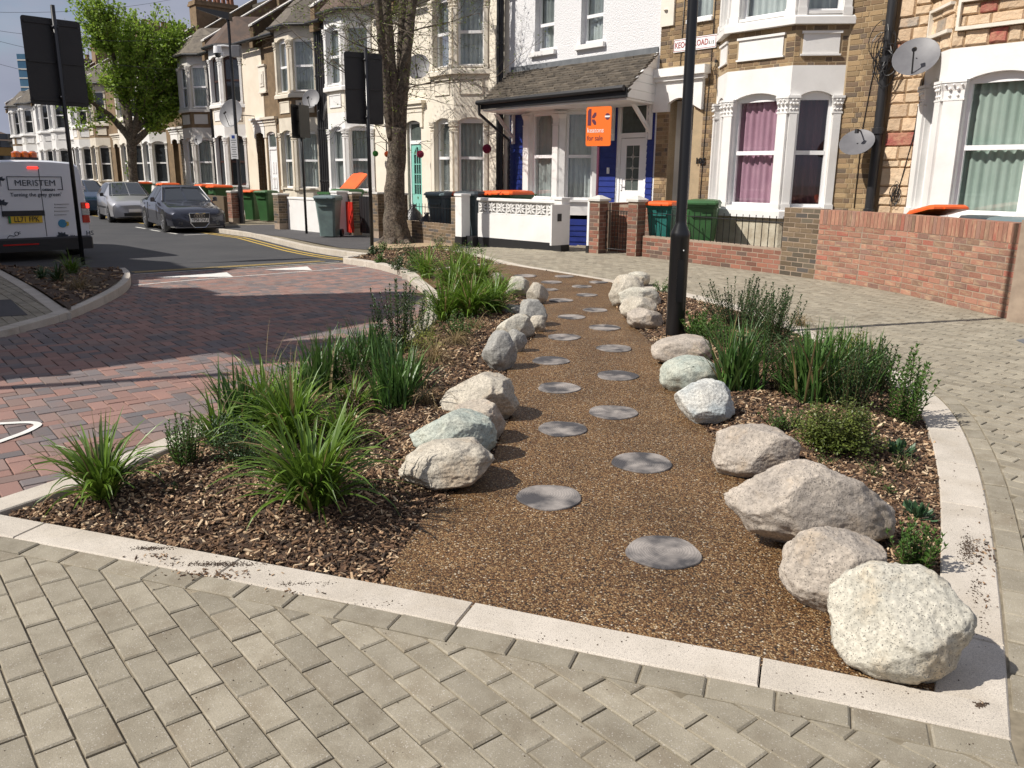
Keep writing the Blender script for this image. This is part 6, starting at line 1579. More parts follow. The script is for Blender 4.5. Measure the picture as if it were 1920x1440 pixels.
def car(P, rz, name, label, paint, L, Wd, S, wb, wr, front='modern', plate=None, rings=False, group='cars parked along the far kerb', grille='big', mirror=None, roofmat=None):
    """S: stations from nose (y=0, front towards -y) to tail: (y, z_low, z_shoulder, z_top, w_low, w_shoulder, w_top, is_glass)"""
    o = empty(name, P, rz); tag(o, label, 'car', group)
    def ring(s_):
        y, zl, zs, zt, wl, ws, wt = s_[:7]; zm = zl+(zs-zl)*.52
        half = [(0, zl), (wl*.92, zl), (wl, zl+.06), (ws*1.0, zm), (ws*.985, zs-.06), (ws*.95, zs), (wt, zt-.03 if zt-zs > .1 else zt), (wt*.86, zt), (0, zt+.012)]
        return [(a, y, b) for a, b in half]
    R = [ring(s_) for s_ in S]; n = len(R[0])
    def emit(test, mat, nm, off=0.0, smooth=35):
        m = MB()
        for k in range(len(R)-1):
            for i in range(n-1):
                if test(k, i):
                    for sx in (1, -1):
                        q = [R[k][i], R[k+1][i], R[k+1][i+1], R[k][i+1]]
                        if off:
                            c_ = [sum(v[j] for v in q)/4 for j in range(3)]; q = [tuple(v[j]+(c_[j]-v[j])*.06 for j in range(3)) for v in q]
                            q = [(v[0]*(1+off/max(.3, abs(v[0]))) if abs(v[0]) > .05 else v[0], v[1], v[2]+off*.6) for v in q]
                        m.add([(sx*a, b, z) for a, b, z in q], [(0, 1, 2, 3)])
        if k and nm == 'body':
            for rr in (R[0], R[-1]):
                m.add([(a, b, z) for a, b, z in rr]+[(-a, b, z) for a, b, z in reversed(rr)], [tuple(range(2*len(rr)))])
        bmm = m.build(nm, mat, o)
        b = bmesh.new(); b.from_mesh(bmm.data); bmesh.ops.remove_doubles(b, verts=b.verts, dist=.0008); bmesh.ops.recalc_face_normals(b, faces=b.faces); b.to_mesh(bmm.data); b.free()
        bmm.data.polygons.foreach_set('use_smooth', [True]*len(bmm.data.polygons)); bmm.data.set_sharp_from_angle(angle=radians(smooth)); return bmm
    body = emit(lambda k, i: True, paint, 'body')
    gl = lambda k, i: S[k][7] if len(S[k]) > 7 else ''
    emit(lambda k, i: 's' in gl(k, i) and i == 5, M_darkglass, 'side_window', .006)
    emit(lambda k, i: 'w' in gl(k, i) and i in (6, 7), M_darkglass, 'windscreen', .006)
    if roofmat: emit(lambda k, i: 'r' in gl(k, i) and i in (6, 7), roofmat, 'soft_top', .004)
    for y in wb:
        for sx in (-1, 1):
            m = MB(); hwid = Wd/2
            m.loft([[(sx*(hwid-.16), y+(wr+.05)*cos(t*pi/12), wr+(wr+.05)*sin(t*pi/12)) for t in range(24)], [(sx*(hwid-.008), y+(wr+.05)*cos(t*pi/12), wr+(wr+.05)*sin(t*pi/12)) for t in range(24)]]); m.build('wheel_arch', M_blackp, o)
            wheel(o, sx*(hwid+.004), y, wr, .2, sx)
    s0_ = S[0]; yf = s0_[0]
    return o, body
aud_p = pm('gunmetal_car_paint', c(.045, .048, .065), rough=.25, metal=.6, coat=1)
sil_p = pm('silver_car_paint', c(.50, .50, .52), rough=.3, metal=.55, coat=1)
blu_p = pm('navy_car_paint', c(.02, .05, .10), rough=.25, metal=.4, coat=1)
Hd = atan2(-DV.y, -DV.x)+pi/2                            # rotation so that local -y points along -DV (towards us)
S_aud = [(0, .22, .52, .56, .62, .62, .5), (.05, .18, .58, .64, .76, .78, .62), (.22, .17, .62, .72, .84, .86, .70), (.7, .16, .70, .80, .87, .885, .74), (1.35, .16, .82, .90, .88, .89, .74, 'w'), (1.45, .16, .85, .93, .88, .89, .74, 'w'), (2.1, .16, .88, 1.36, .88, .885, .56, 'sr'), (2.5, .16, .89, 1.39, .88, .885, .56, 'sr'), (3.1, .17, .90, 1.34, .88, .885, .56, 'sr'), (3.75, .18, .92, 1.0, .87, .875, .66), (4.3, .2, .88, .95, .84, .85, .66), (4.55, .3, .7, .78, .74, .74, .6)]
Pa = G(376, 437, ROAD_DZ); 
oa, ba = car(Pa, Hd-.10, 'parked_car', 'dark grey convertible with soft top parked nearest, front towards us', aud_p, 4.57, 1.78, S_aud, (.82, 3.45), .325, roofmat=M_blackp)
m = MB(); m.plate([(-.30, .60), (.30, .60), (.27, .30), (.16, .17), (-.16, .17), (-.27, .30)], -.035, .05); gr = m.build('grille', M_blackp, oa)
m = MB(); m.tube([(-.30, -.04, .60), (.30, -.04, .60), (.27, -.04, .30), (.16, -.04, .17), (-.16, -.04, .17), (-.27, -.04, .30), (-.30, -.04, .60)], .013, 6); m.build('grille_surround', M_chrome, gr)
for k in range(4):
    m = MB(); cx = -.105+k*.07; m.tube([(cx+.045*cos(t*pi/8), -.045, .515+.045*sin(t*pi/8)) for t in range(17)], .0065, 5); m.build('badge_ring', M_chrome, gr)
m = MB(); m.box(-.26, .26, -.052, -.04, .335, .45); npl = m.build('number_plate', M_upvc, oa); text_mesh('YP58 DVU', .125, M_blackp, 'lettering', npl, (0, -.056, .392), sx=.85, bold=.0015)
for sx in (-1, 1):
    m = MB(); m.add([(sx*.36, .015, .50), (sx*.74, .13, .48), (sx*.80, .22, .60), (sx*.70, .20, .655), (sx*.36, .055, .625), (sx*.36, .15, .5), (sx*.74, .3, .5), (sx*.78, .35, .6), (sx*.7, .32, .64), (sx*.36, .2, .62)], [(0, 1, 2, 3, 4), (5, 6, 7, 8, 9), (0, 1, 6, 5), (1, 2, 7, 6), (2, 3, 8, 7), (3, 4, 9, 8), (4, 0, 5, 9)]); m.build('headlight', M_lampg, oa)
    m = MB(); m.tube([(sx*.55, -.0, .30), (sx*.55, .08, .30)], .06, 12); m.build('fog_light', M_lampg, oa)
    m = MB(); m.bbox(min(sx*.9, sx*1.02), max(sx*.9, sx*1.02), 1.62, 1.74, .90, 1.04, .02); m.tube([(sx*.86, 1.7, .9), (sx*.92, 1.68, .93)], .02, 6); m.build('door_mirror', aud_p, oa)
m = MB(); m.box(-.7, .7, -.012, .05, .16, .20); m.build('front_lip', M_dish, oa)
for sx in (-1, 1):
    for yy in (1.62, 2.92):
        m = MB(); m.tube([(sx*.886, yy, .34), (sx*.893, yy+.02, .6), (sx*.875, yy+.02, .86)], .006, 4); m.build('door_gap', M_blackp, oa)
    m = MB(); m.box(min(sx*.87, sx*.905), max(sx*.87, sx*.905), 2.62, 2.80, .74, .77); m.build('door_handle', M_chrome, oa)
m = MB(); m.tube([(-.74, 1.40, .93), (-.575, 2.02, 1.36), (.575, 2.02, 1.36), (.74, 1.40, .93)], .022, 6); m.build('windscreen_frame', M_chrome, oa)
for sx in (-.3, .3):
    m = MB(); m.bbox(sx-.22, sx+.22, 2.2, 2.3, .8, 1.2, .03); m.build('seat', M_blackp, oa)
S_clio = [(0, .22, .56, .62, .6, .6, .5), (.06, .18, .62, .70, .72, .74, .6), (.3, .17, .70, .80, .79, .81, .66), (.85, .17, .84, .94, .81, .82, .68, 'w'), (.95, .17, .87, .98, .81, .82, .68, 'w'), (1.7, .17, .93, 1.40, .81, .82, .54, 's'), (2.0, .17, .94, 1.425, .81, .82, .54, 's'), (2.7, .17, .96, 1.42, .81, .82, .54, 's'), (3.3, .18, .99, 1.36, .80, .81, .54, 's'), (3.65, .25, .98, 1.15, .78, .78, .55), (3.77, .35, .8, .9, .7, .7, .5)]
Pc = G(256, 418, ROAD_DZ)
oc, bc_ = car(Pc, Hd-.12, 'parked_car', 'silver hatchback parked behind the dark convertible', sil_p, 3.77, 1.64, S_clio, (.68, 3.13), .29)
m = MB(); m.box(-.38, .38, -.02, .05, .24, .36); m.build('grille', M_blackp, oc); m = MB(); m.box(-.22, .22, -.03, -.0, .40, .50); m.build('number_plate', M_upvc, oc)
for sx in (-1, 1):
    m = MB(); m.add([(sx*.38, .05, .52), (sx*.70, .14, .54), (sx*.76, .42, .74), (sx*.62, .42, .80), (sx*.40, .14, .66)], [(0, 1, 2, 3, 4)]); hl = m.build('headlight', M_lampg, oc); hl.location.z = .012; hl.location.y = -.03
    m = MB(); m.bbox(min(sx*.83, sx*.95), max(sx*.83, sx*.95), 1.2, 1.32, .92, 1.05, .02); m.tube([(sx*.78, 1.27, .92), (sx*.86, 1.26, .95)], .02, 6); m.build('door_mirror', M_blackp, oc)
    m = MB(); m.box(min(sx*.815, sx*.83), max(sx*.815, sx*.83), 1.1, 3.0, .50, .56); m.build('rubbing_strip', M_blackp, oc)
Pd = G(178, 404, ROAD_DZ)
od, bd_ = car(Pd, Hd-.05, 'parked_car', 'dark blue car mostly hidden behind the white van', blu_p, 3.9, 1.7, [(a, b, c_*1.0, d_, e, f_*1.03, g_*1.03)+tuple(h) for a, b, c_, d_, e, f_, g_, *h in S_clio], (.7, 3.15), .3)
for sx in (-1, 1):
    m = MB(); m.add([(sx*.38, .03, .55), (sx*.74, .14, .55), (sx*.76, .38, .72), (sx*.40, .12, .66)], [(0, 1, 2, 3)]); hl = m.build('headlight', M_lampg, od); hl.location = (0, -.03, .012)

# ---- the white van seen from behind
vcorner = G(177, 482, ROAD_DZ)
vx = Vector((cos(AZ), sin(AZ), 0))*1.0                   # along its rear face, to the right
VR = ROT_F+pi/2
va = radians(0)
rx_ = Vector((cos(radians(40.2+4)), sin(radians(40.2+4)), 0)); fy = Vector((-rx_.y, rx_.x, 0))
VWD = 1.96
vo = vcorner - rx_*(VWD/2)
van = empty('van', vo, atan2(rx_.y, rx_.x)); tag(van, 'white van with black company lettering seen from behind, orange beacon on top', 'van')
M_van = pm('van_white_paint', c(.74, .76, .80), rough=.28, coat=.6)
def VP(px, py, yoff=0):                                  # pixel to the rear face: local x, z
    v = ray(px, py); O = Vector((0, 0, CAM_H)); pln = vo+fy*yoff
    t = ((pln-O) @ fy)/(v @ fy); Q = O+v*t-vo; return Q @ rx_, Q.z
zroof = VP(100, 303)[1]
def vring(y, k, zlow, dz=0, taper=1.0):
    H_ = zroof+dz; w = VWD/2*k
    half = [(w*.97, zlow), (w, zlow+.12), (w*1.0, .95), (w*.985, 1.15), (w*.94, H_-.22), (w*.90, H_-.08), (w*.80, H_-.01), (w*.4, H_+.02), (0, H_+.03)]
    return [(a, y, z) for a, z in half]+[(-a, y, z) for a, z in reversed(half[:-1])]
m = MB(); m.loft([vring(0, .955, .34, -.035), vring(.05, .985, .32, -.01), vring(.14, 1, .30), vring(3.3, 1, .30), vring(3.9, .98, .3, -.10), vring(4.3, .95, .3, -.62), vring(4.9, .88, .3, -1.0)]); m.build('body', M_van, van, autos=30)
m = MB(); m.bbox(-VWD/2*.98, VWD/2*.98, -.12, .25, .20, .47, .03); bu = m.build('bumper', M_blackp, van)
m = MB(); m.box(-.012+VP(83, 400)[0], VP(83, 400)[0]+.0, -.006, .02, .48, zroof-.1); m.build('door_gap', M_blackp, van)
for xx in (VP(136, 340)[0]+.0,):
    pass
for sx in (-1, 1):
    x0, x1 = (VWD/2-.155, VWD/2-.005) if sx > 0 else (-VWD/2+.005, -VWD/2+.155)
    for z0, z1, mt in ((VP(165, 417)[1], VP(165, 403)[1], M_redlamp), (VP(165, 403)[1]+.005, VP(165, 391)[1], M_lampg), (VP(165, 391)[1]+.005, VP(165, 379)[1], M_redlamp)):
        m = MB(); m.bbox(x0, x1, -.03, .12, z0, z1, .01); m.build('rear_light', mt, van)
    for y in (.95, 4.05): wheel(van, sx*(VWD/2-.01), y, .34, .22, sx, rim=M_dish)
a0, z0 = VP(4, 406); a1, z1 = VP(83, 396); m = MB(); m.bbox(a0, a1, -.035, .0, z0, z1+.02, .01); m.build('door_handle_bar', M_blackp, van)
a0, z0 = VP(16, 419); a1, z1 = VP(78, 404); m = MB(); m.box(a0, a1, -.03, -.004, z0, z1); npv = m.build('number_plate', pm('yellow_plate', c(.75, .48, .03), rough=.5), van)
text_mesh('LL71 FPK', (z1-z0)*1.05, M_blackp, 'lettering', npv, ((a0+a1)/2+.02, -.035, (z0+z1)/2), sx=.80, bold=.001)
m = MB(); m.box(a0, a0+.045, -.032, -.03, z0, z1); m.build('plate_band', pm('plate_green', c(.02, .2, .05), rough=.5), npv)
M_vprt = pm('van_print_slate', c(.035, .05, .07), rough=.5)
a0, z0 = VP(15, 356.5); a1, z1 = VP(115, 331)
fr_ = MB(); t_ = .014
fr_.box(a0, a1, -.012, .0, z1-t_, z1); fr_.box(a0, a0+t_, -.012, 0, z0, z1); fr_.box(a1-t_, a1, -.012, 0, z0, z1); fr_.box(a0, a0+(a1-a0)*.56, -.012, 0, z0, z0+t_); fr_.box(a0+(a1-a0)*.90, a1, -.012, 0, z0, z0+t_); fr_.build('logo_frame', M_vprt, van)
y_ = -.014
text_mesh('MERISTEM', (z1-z0)*.62, M_vprt, 'lettering', van, ((a0+a1)/2, y_, (z0+z1)/2), sx=1.02, bold=.0)
text_mesh('DESIGN', (z1-z0)*.22, M_vprt, 'lettering', van, (a0+(a1-a0)*.73, y_, z0), sx=1.15, bold=.002)
xx, zz = VP(68, 365); text_mesh('Turning the grey green\u2019', .105, M_vprt, 'lettering', van, (xx, y_, zz), sx=.95, bold=.001)
for k, pyy in enumerate((383, 389, 396, 403)):
    a0, z0 = VP(102, pyy); m = MB(); m.lathe([(0, 0), (.012, 0)], 8) if False else m.box(a0, a0+.015, y_, -.0, z0-.008, z0+.008); m.box(a0+.03, a0+.28-.05*(k % 2), y_, 0, z0-.003, z0+.003); m.build('contact_line', M_vprt, van)
xx, zz = VP(117, 419); m = MB(); m.loft([[(xx+.085*cos(t*pi/9), yy, zz+.085*sin(t*pi/9)) for t in range(18)] for yy in (y_, -.0)]); m.build('blue_roundel', pm('roundel_blue', c(.05, .25, .42), rough=.5), van)
m = MB(); m.plate([(xx+.06, zz-.06), (xx+.12, zz-.045), (xx+.12, zz+.03), (xx+.05, zz+.04), (xx+.085, zz)], y_-.004, y_-.001); m.build('yellow_flash', pm('flash_yellow', c(.6, .45, .05), rough=.5), van)
def leafy(px, py, s):
    x, z = VP(px, py); m = MB(); m.tube([(x, y_, z-.12*s), (x, y_, z)], .005, 4)
    for ang, l_ in ((.3, .10), (1.0, .09), (2.2, .10), (2.9, .09), (1.6, .08)):
        dx, dz = cos(ang)*l_*s, sin(ang)*l_*s; m.plate([(x, z), (x+dx*.5-dz*.3, z+dz*.5+dx*.3), (x+dx, z+dz), (x+dx*.5+dz*.3, z+dz*.5-dx*.3)], y_, -.001)
    m.build('leaf_motif', M_vprt, van)
leafy(117, 444, 1.3); leafy(137, 446, .8); leafy(2, 384, 1.4); leafy(0, 338, 1.0)
m = MB(); pts = [VP(a, b) for a, b in ((32, 456), (24, 450), (16, 453), (14, 446), (18, 441), (26, 443), (30, 441))]; m.tube([(a, y_, z) for a, z in pts], .007, 5); x, z = VP(31, 438); m.tube([(x+.035*cos(t), y_, z+.035*sin(t)) for t in [i*.5 for i in range(14)]], .006, 4); m.tube([(x+.03, y_, z+.02), (x+.07, y_, z+.035)], .006, 4); m.tube([(x+.03, y_, z-.01), (x+.07, y_, z)], .006, 4); m.build('plug_motif', M_vprt, van)
x, z = VP(61, 314.5); m = MB(); m.bbox(x-.1, x+.1, -.02, .02, z-.02, z+.02, .01)
em = bpy.data.materials.new('lit_brake_light'); em.use_nodes = True; b = em.node_tree.nodes['Principled BSDF']; b.inputs['Base Color'].default_value = (.8, .02, .01, 1); b.inputs['Emission Color'].default_value = (1, .03, .02, 1); b.inputs['Emission Strength'].default_value = 2.2
m.build('brake_light', em, van)
for sx in (1,):
    xa, za = VP(163, 385); m = MB(); m.bbox(xa-.03, xa+.03, -.038, -.03, za-.05, za+.04, .005); m.build('brake_light', em, van)
xa, za = VP(34, 310-12); xb, zb2 = VP(80, 292)
M_amber = pm('amber_lens', c(.75, .16, .01), c(.4, .08, .01), sc=12, rough=.15, coat=1)
x0, x1 = VP(34, 305)[0], VP(80, 305)[0]; zt0 = zroof+.03
m = MB(); m.bbox(x0, x1, .25, .5, zt0, zt0+.05, .01); bb = m.build('beacon_base', M_blackp, van)
for k in range(3):
    m = MB(); w_ = (x1-x0)/3; m.bbox(x0+k*w_+.006, x0+(k+1)*w_-.006, .26, .49, zt0+.05, zt0+.17, .03); m.build('beacon_lens', M_amber, bb)
x, z = VP(155, 352); m = MB(); m.box(x-.045, x+.045, -.01, .0, z-.035, z+.04); m.build('hazard_sticker', M_upvc, van)
text_mesh('HS', .13, M_vprt, 'lettering', van, (VP(168, 436)[0], -.014, VP(168, 437)[1]), bold=.002)
m = MB(); m.box(-.75, -.1, -.135, -.12, .33, .36); m.build('reflector', M_redlamp, van)

# ------------------------------------------------------------------ trees
M_bark = pm('rough_bark', c(.20, .16, .12), c(.06, .047, .038), sc=16, rough=.95, bump=.06, bsc=26, fine=.45, fsc=34, stain=c(.16, .15, .10), ssc=3, samt=.4)
M_twig = pm('twig_bark', c(.12, .095, .07), rough=.95)
M_bud = pm('young_leaf', c(.16, .20, .03), c(.10, .15, .02), sc=2, rough=.6, var=.3, trans=.35)
def trunk_tube(m, pts, rad, n=16, seed=0, amp=.16):
    pts = [Vector(p) for p in pts]; P_ = []; R_ = []
    for i in range(len(pts)-1):
        for k in range(6):
            t = k/6; P_.append(pts[i].lerp(pts[i+1], t)); R_.append(rad[i]+(rad[i+1]-rad[i])*t)
    P_.append(pts[-1]); R_.append(rad[-1])
    base = len(m.v); m.tube(P_, R_, n)
    for j in range(base, len(m.v)):
        k = (j-base)//n; c_ = P_[k]; v = Vector(m.v[j])-c_; a = (j-base) % n
        f = 1+amp*noise.noise(Vector((v.x*6, v.y*6, c_.z*2.2+seed)))+amp*.5*noise.noise(Vector((v.x*16, v.y*16, c_.z*5+seed)))
        m.v[j] = tuple(c_+v*f)
TB = G(742, 456); dT = hypot(TB.x, TB.y)
def TP(px, py, dd=0): 
    v = ray(px, py); t = (dT+dd)/hypot(v.x, v.y); return Vector((v.x*t, v.y*t, CAM_H+v.z*t))-Vector((TB.x, TB.y, 0))
tree = world_thing('street_tree', Vector((TB.x, TB.y, 0)), 'mature multi-stemmed street tree with rough bark and bare spring twigs', 'tree')
tr = MB(); kk = .80/F_PX*dT
trunk_tube(tr, [TP(745, 470), TP(744, 445), TP(741, 420), TP(739, 380), TP(743, 300), TP(745, 240)], [44*kk, 31*kk, 26*kk, 23*kk, 20*kk, 22*kk], 22, 0, .2)
trunk_tube(tr, [TP(742, 250), TP(738, 180), TP(730, 100), TP(724, 0), TP(715, -160), TP(700, -330)], [17*kk, 15*kk, 12*kk, 11*kk, 8*kk, 5*kk], 14, 3)
trunk_tube(tr, [TP(748, 250), TP(753, 170), TP(764, 80), TP(775, -10), TP(790, -150), TP(800, -320)], [16*kk, 15*kk, 12*kk, 9*kk, 7*kk, 4*kk], 14, 7)
trunk_tube(tr, [TP(752, 170, .2), TP(753, 90, .3), TP(755, 0, .4), TP(752, -170, .5)], [11*kk, 10*kk, 8*kk, 5*kk], 12, 11)
trunk_tube(tr, [TP(734, 260, -.1), TP(728, 215, -.15), TP(722, 150, -.2), TP(714, 60, -.3), TP(706, -20, -.4), TP(690, -150, -.5)], [9*kk, 10*kk, 10*kk, 9*kk, 8*kk, 5*kk], 12, 17)
rg = random.Random(31)
for k in range(6):
    a = k*1.05+.3; r0 = 34*kk; tr.tube([TP(744, 452)+Vector((cos(a)*r0*.5, sin(a)*r0*.5, .12)), TP(744, 468)+Vector((cos(a)*r0*1.5, sin(a)*r0*1.5, .02)), TP(744, 468)+Vector((cos(a)*r0*2.3, sin(a)*r0*2.3, -.06))], [.12, .08, .03], 8)
tr.build('trunk', M_bark, tree, smooth=True)
tw = MB(); lf = MB()
def twig(p, d, L, r, lev):
    pts = [p]; q = p.copy(); dd_ = d.normalized()
    n = 5
    for i in range(n):
        dd_ = (dd_+Vector((rg.gauss(0, .16), rg.gauss(0, .16), rg.gauss(.02, .14)))).normalized(); q = q+dd_*(L/n); pts.append(q.copy())
        if lev > 0 and rg.random() < .8:
            s_ = Vector((rg.gauss(0, 1), rg.gauss(0, 1), rg.gauss(0.1, .6))).normalized(); twig(q.copy(), (dd_*.7+s_*.8), L*rg.uniform(.35, .6), r*.5, lev-1)
        if lev <= 1:
            for _ in range(2 if lev == 0 else 1):
                if rg.random() < .42:
                    c_ = q+Vector((rg.gauss(0, .05), rg.gauss(0, .05), rg.gauss(0, .05))); s = rg.uniform(.012, .028)
                    a = Vector((rg.gauss(0, 1), rg.gauss(0, 1), rg.gauss(0, 1))).normalized()*s; b_ = a.orthogonal().normalized()*s*.7
                    lf.quad(tuple(c_-a), tuple(c_+b_), tuple(c_+a), tuple(c_-b_))
    tw.tube(pts, [r*(1-.7*i/n) for i in range(n+1)], 3 if lev < 2 else 5, cap=False)
stems = [(TP(738, 180), TP(724, 0)), (TP(753, 170), TP(775, -10)), (TP(724, 0), TP(700, -330)), (TP(775, -10), TP(800, -320)), (TP(753, 90, .3), TP(752, -170, .5)), (TP(722, 150, -.2), TP(690, -150, -.5)), (TP(743, 300), TP(741, 190))]
for i in range(78):
    a, b = stems[i % 7]
    if i % 7 == 6 and i > 30: a, b = stems[0]
    p = a.lerp(b, rg.random()); ang = rg.uniform(0, 2*pi)
    twig(p, Vector((cos(ang), sin(ang)*.9, rg.uniform(-.25, .6))), rg.uniform(1.1, 2.7), rg.uniform(.010, .020), 2)
tw.build('twigs', M_twig, tree); o_ = tag(lf.build('leaves', M_bud, tree), kind='stuff')

M_leafg = pm('spring_maple_leaf', c(.30, .42, .06), c(.20, .32, .04), sc=3, rough=.5, var=.3, trans=.5)
T2P = G(250, 396); T2P = Vector((T2P.x, T2P.y, 0))*1.02; dT2 = hypot(T2P.x, T2P.y)
def T2(px, py, dd=0):
    v = ray(px, py); t = (dT2+dd)/hypot(v.x, v.y); return Vector((v.x*t, v.y*t, CAM_H+v.z*t))-T2P
tree2 = world_thing('leafy_tree', T2P, 'bright green young-leaved street tree above the parked cars', 'tree'); k2 = dT2/F_PX
m = MB(); trunk_tube(m, [T2(251, 402), T2(250, 340), T2(248, 300), T2(246, 268), T2(244, 250)], [10*k2, 7.5*k2, 7*k2, 7.5*k2, 7*k2], 14, 2)
forks = []
for (pts, r) in (([(246, 262), (228, 240), (205, 215), (170, 190), (140, 175)], 7), ([(248, 258), (256, 230), (262, 190), (268, 140), (272, 80)], 7), ([(250, 270), (272, 248), (296, 225), (320, 190), (335, 160)], 6), ([(245, 250), (236, 215), (222, 160), (212, 100), (205, 60)], 7), ([(250, 250), (278, 222), (290, 170), (310, 110), (318, 70)], 5), ([(246, 255), (240, 200), (240, 130), (238, 60)], 6)):
    L_ = [T2(a, b, rg.uniform(-1.2, 1.2)*i/4) for i, (a, b) in enumerate(pts)]; trunk_tube(m, L_, [r*k2*(1-.75*i/(len(pts)-1)) for i in range(len(pts))], 8, r); forks.append(L_)
m.build('trunk', M_bark, tree2, smooth=True)
sh_ = MB(); lv = MB(); rg = random.Random(77)
def leafq(c_, s):
    a = Vector((rg.gauss(0, 1), rg.gauss(0, 1), rg.gauss(0, .7))).normalized(); b_ = a.orthogonal().normalized(); b_ = (b_*cos(rg.uniform(0, 6))+a.cross(b_)*sin(rg.uniform(0, 6))).normalized()*s*.75; a = a*s; n_ = a.cross(b_).normalized()*s*.2
    lv.add([tuple(c_-a), tuple(c_-a*.1+b_+n_), tuple(c_+a), tuple(c_-a*.1-b_+n_)], [(0, 1, 2, 3)])
cen = T2(238, 125)
for i in range(560):
    L_ = forks[i % 6]; j = rg.randrange(1, len(L_)-1) if i % 3 else len(L_)-2; p = L_[j].lerp(L_[j+1], rg.random())
    out = (p-cen); out.z = 0; out = out.normalized() if out.length > .1 else Vector((0, 0, 0))
    up = rg.random(); Lh = rg.uniform(.7, 2.1) if i % 2 else rg.uniform(.5, 1.3)
    d_ = Vector((out.x*.75+rg.gauss(0, .42), out.y*.75+rg.gauss(0, .42), rg.uniform(-.15, 1.3))).normalized()
    q = p.copy(); pts = [p]
    n = 7
    for s_ in range(n):
        d_ = (d_+Vector((rg.gauss(0, .06), rg.gauss(0, .06), .09))).normalized(); q = q+d_*(Lh/n); pts.append(q.copy())
        for _ in range(9): leafq(q+Vector((rg.gauss(0, .11), rg.gauss(0, .11), rg.gauss(0, .10))), rg.uniform(.045, .085))
    sh_.tube(pts, .012, 3, cap=False)
for px in range(128, 350, 9):
    x = px+rg.uniform(-4, 4); y1 = {0: 95, 1: 20, 2: 48}.get((px//9) % 3)+rg.uniform(-25, 25)+(abs(px-235)/110)**3*75; y0 = y1+rg.uniform(50, 90); dd = rg.uniform(-1, 1)
    pts = [T2(x, y0, dd), T2(x+rg.uniform(-3, 5), (y0+y1)/2, dd), T2(x+rg.uniform(-4, 10), y1, dd)]
    sh_.tube(pts, .01, 3, cap=False)
    for t in range(34):
        f = t/33; p = pts[0].lerp(pts[1], f*2) if f < .5 else pts[1].lerp(pts[2], f*2-1); leafq(p+Vector((rg.gauss(0, .07), rg.gauss(0, .07), 0)), rg.uniform(.045, .075))
for _ in range(60): leafq(T2(243+rg.gauss(0, 4), rg.uniform(300, 330)), .06)
for (cx_, cy_) in ((170, 235), (150, 230), (300, 232), (325, 215), (115, 185), (130, 200), (150, 205), (180, 215), (205, 225), (345, 190), (352, 150), (350, 110), (110, 150), (130, 160), (340, 215)):
    for _ in range(60): leafq(T2(cx_+rg.gauss(0, 12), cy_+rg.gauss(0, 6), rg.uniform(-.8, .8)), rg.uniform(.05, .08))
sh_.build('shoots', M_twig, tree2); tag(lv.build('leaves', M_leafg, tree2), kind='stuff')

# ------------------------------------------------------------------ planting
M_sedge = pm('sedge_leaf', c(.14, .23, .028), c(.08, .15, .02), sc=6, rough=.4, var=.3, trans=.3)
M_sedge2 = pm('bright_grass_leaf', c(.17, .28, .035), c(.10, .19, .022), sc=6, rough=.4, var=.3, trans=.35)
M_daff = pm('daffodil_leaf', c(.085, .165, .035), c(.05, .115, .028), sc=6, rough=.4, var=.3, trans=.25)
M_tan = pm('bronze_sedge_leaf', c(.30, .22, .10), c(.20, .15, .07), sc=6, rough=.6, var=.35, trans=.3)
M_stem = pm('plant_stem', c(.09, .085, .03), c(.06, .05, .025), sc=6, rough=.7)
M_leafd = pm('dark_small_leaf', c(.05, .10, .026), c(.03, .068, .02), sc=6, rough=.4, var=.35, trans=.2)
M_leafm = pm('mid_green_leaf', c(.09, .18, .03), c(.06, .13, .022), sc=6, rough=.45, var=.3, trans=.3)
M_leafy = pm('yellow_green_leaf', c(.26, .28, .05), c(.17, .20, .04), sc=6, rough=.5, var=.3, trans=.3)
M_leafb = pm('blue_green_leaf', c(.06, .125, .055), c(.04, .09, .042), sc=6, rough=.45, var=.2, trans=.2)
M_leafr = pm('reddish_leaf', c(.10, .06, .03), c(.07, .04, .025), sc=6, rough=.6, var=.3)
M_box = pm('box_leaf', c(.13, .16, .03), c(.07, .10, .018), sc=6, rough=.4, var=.4, trans=.2)
def blade(mb, rg, base, ang, lean, L, w, droop, mi=0, seg=6, twist=.0, tipk=.15):
    d = Vector((cos(ang), sin(ang), 0)); side = Vector((-sin(ang), cos(ang), 0)); pts = []; th = lean; p = base.copy(); rows = []
    for i in range(seg+1):
        f = i/seg; ww = w*(min(1, .55+f*2) if f < .25 else (1-(f-.25)/.75)**.7 if f < 1 else 0)+w*.04
        sd = (side*cos(twist*f)+Vector((0, 0, 1))*sin(twist*f)*.6)
        up_ = Vector((0, 0, 1))*cos(th)*.0
        fold = (d*cos(th)-Vector((0, 0, 1))*sin(th))*(-.35*ww)
        rows.append((p-sd*ww, p+fold*-1*.6, p+sd*ww)); p = p+(d*sin(th)+Vector((0, 0, 1))*cos(th))*(L/seg); th += droop/seg*(1+f)
    vs_ = [tuple(v) for r in rows for v in r]; fs = []
    for i in range(seg):
        for j in range(2): fs.append((i*3+j, i*3+j+1, i*3+j+4, i*3+j+3))
    mb.add(vs_, fs, mi)
def plantP(px, py, dz=-.01):
    P = G(px, py); P.z = soil_z(P.x, P.y)+dz if inside((P.x, P.y), ISLAND) and not inside((P.x, P.y), PATH) else P.z+dz; return P
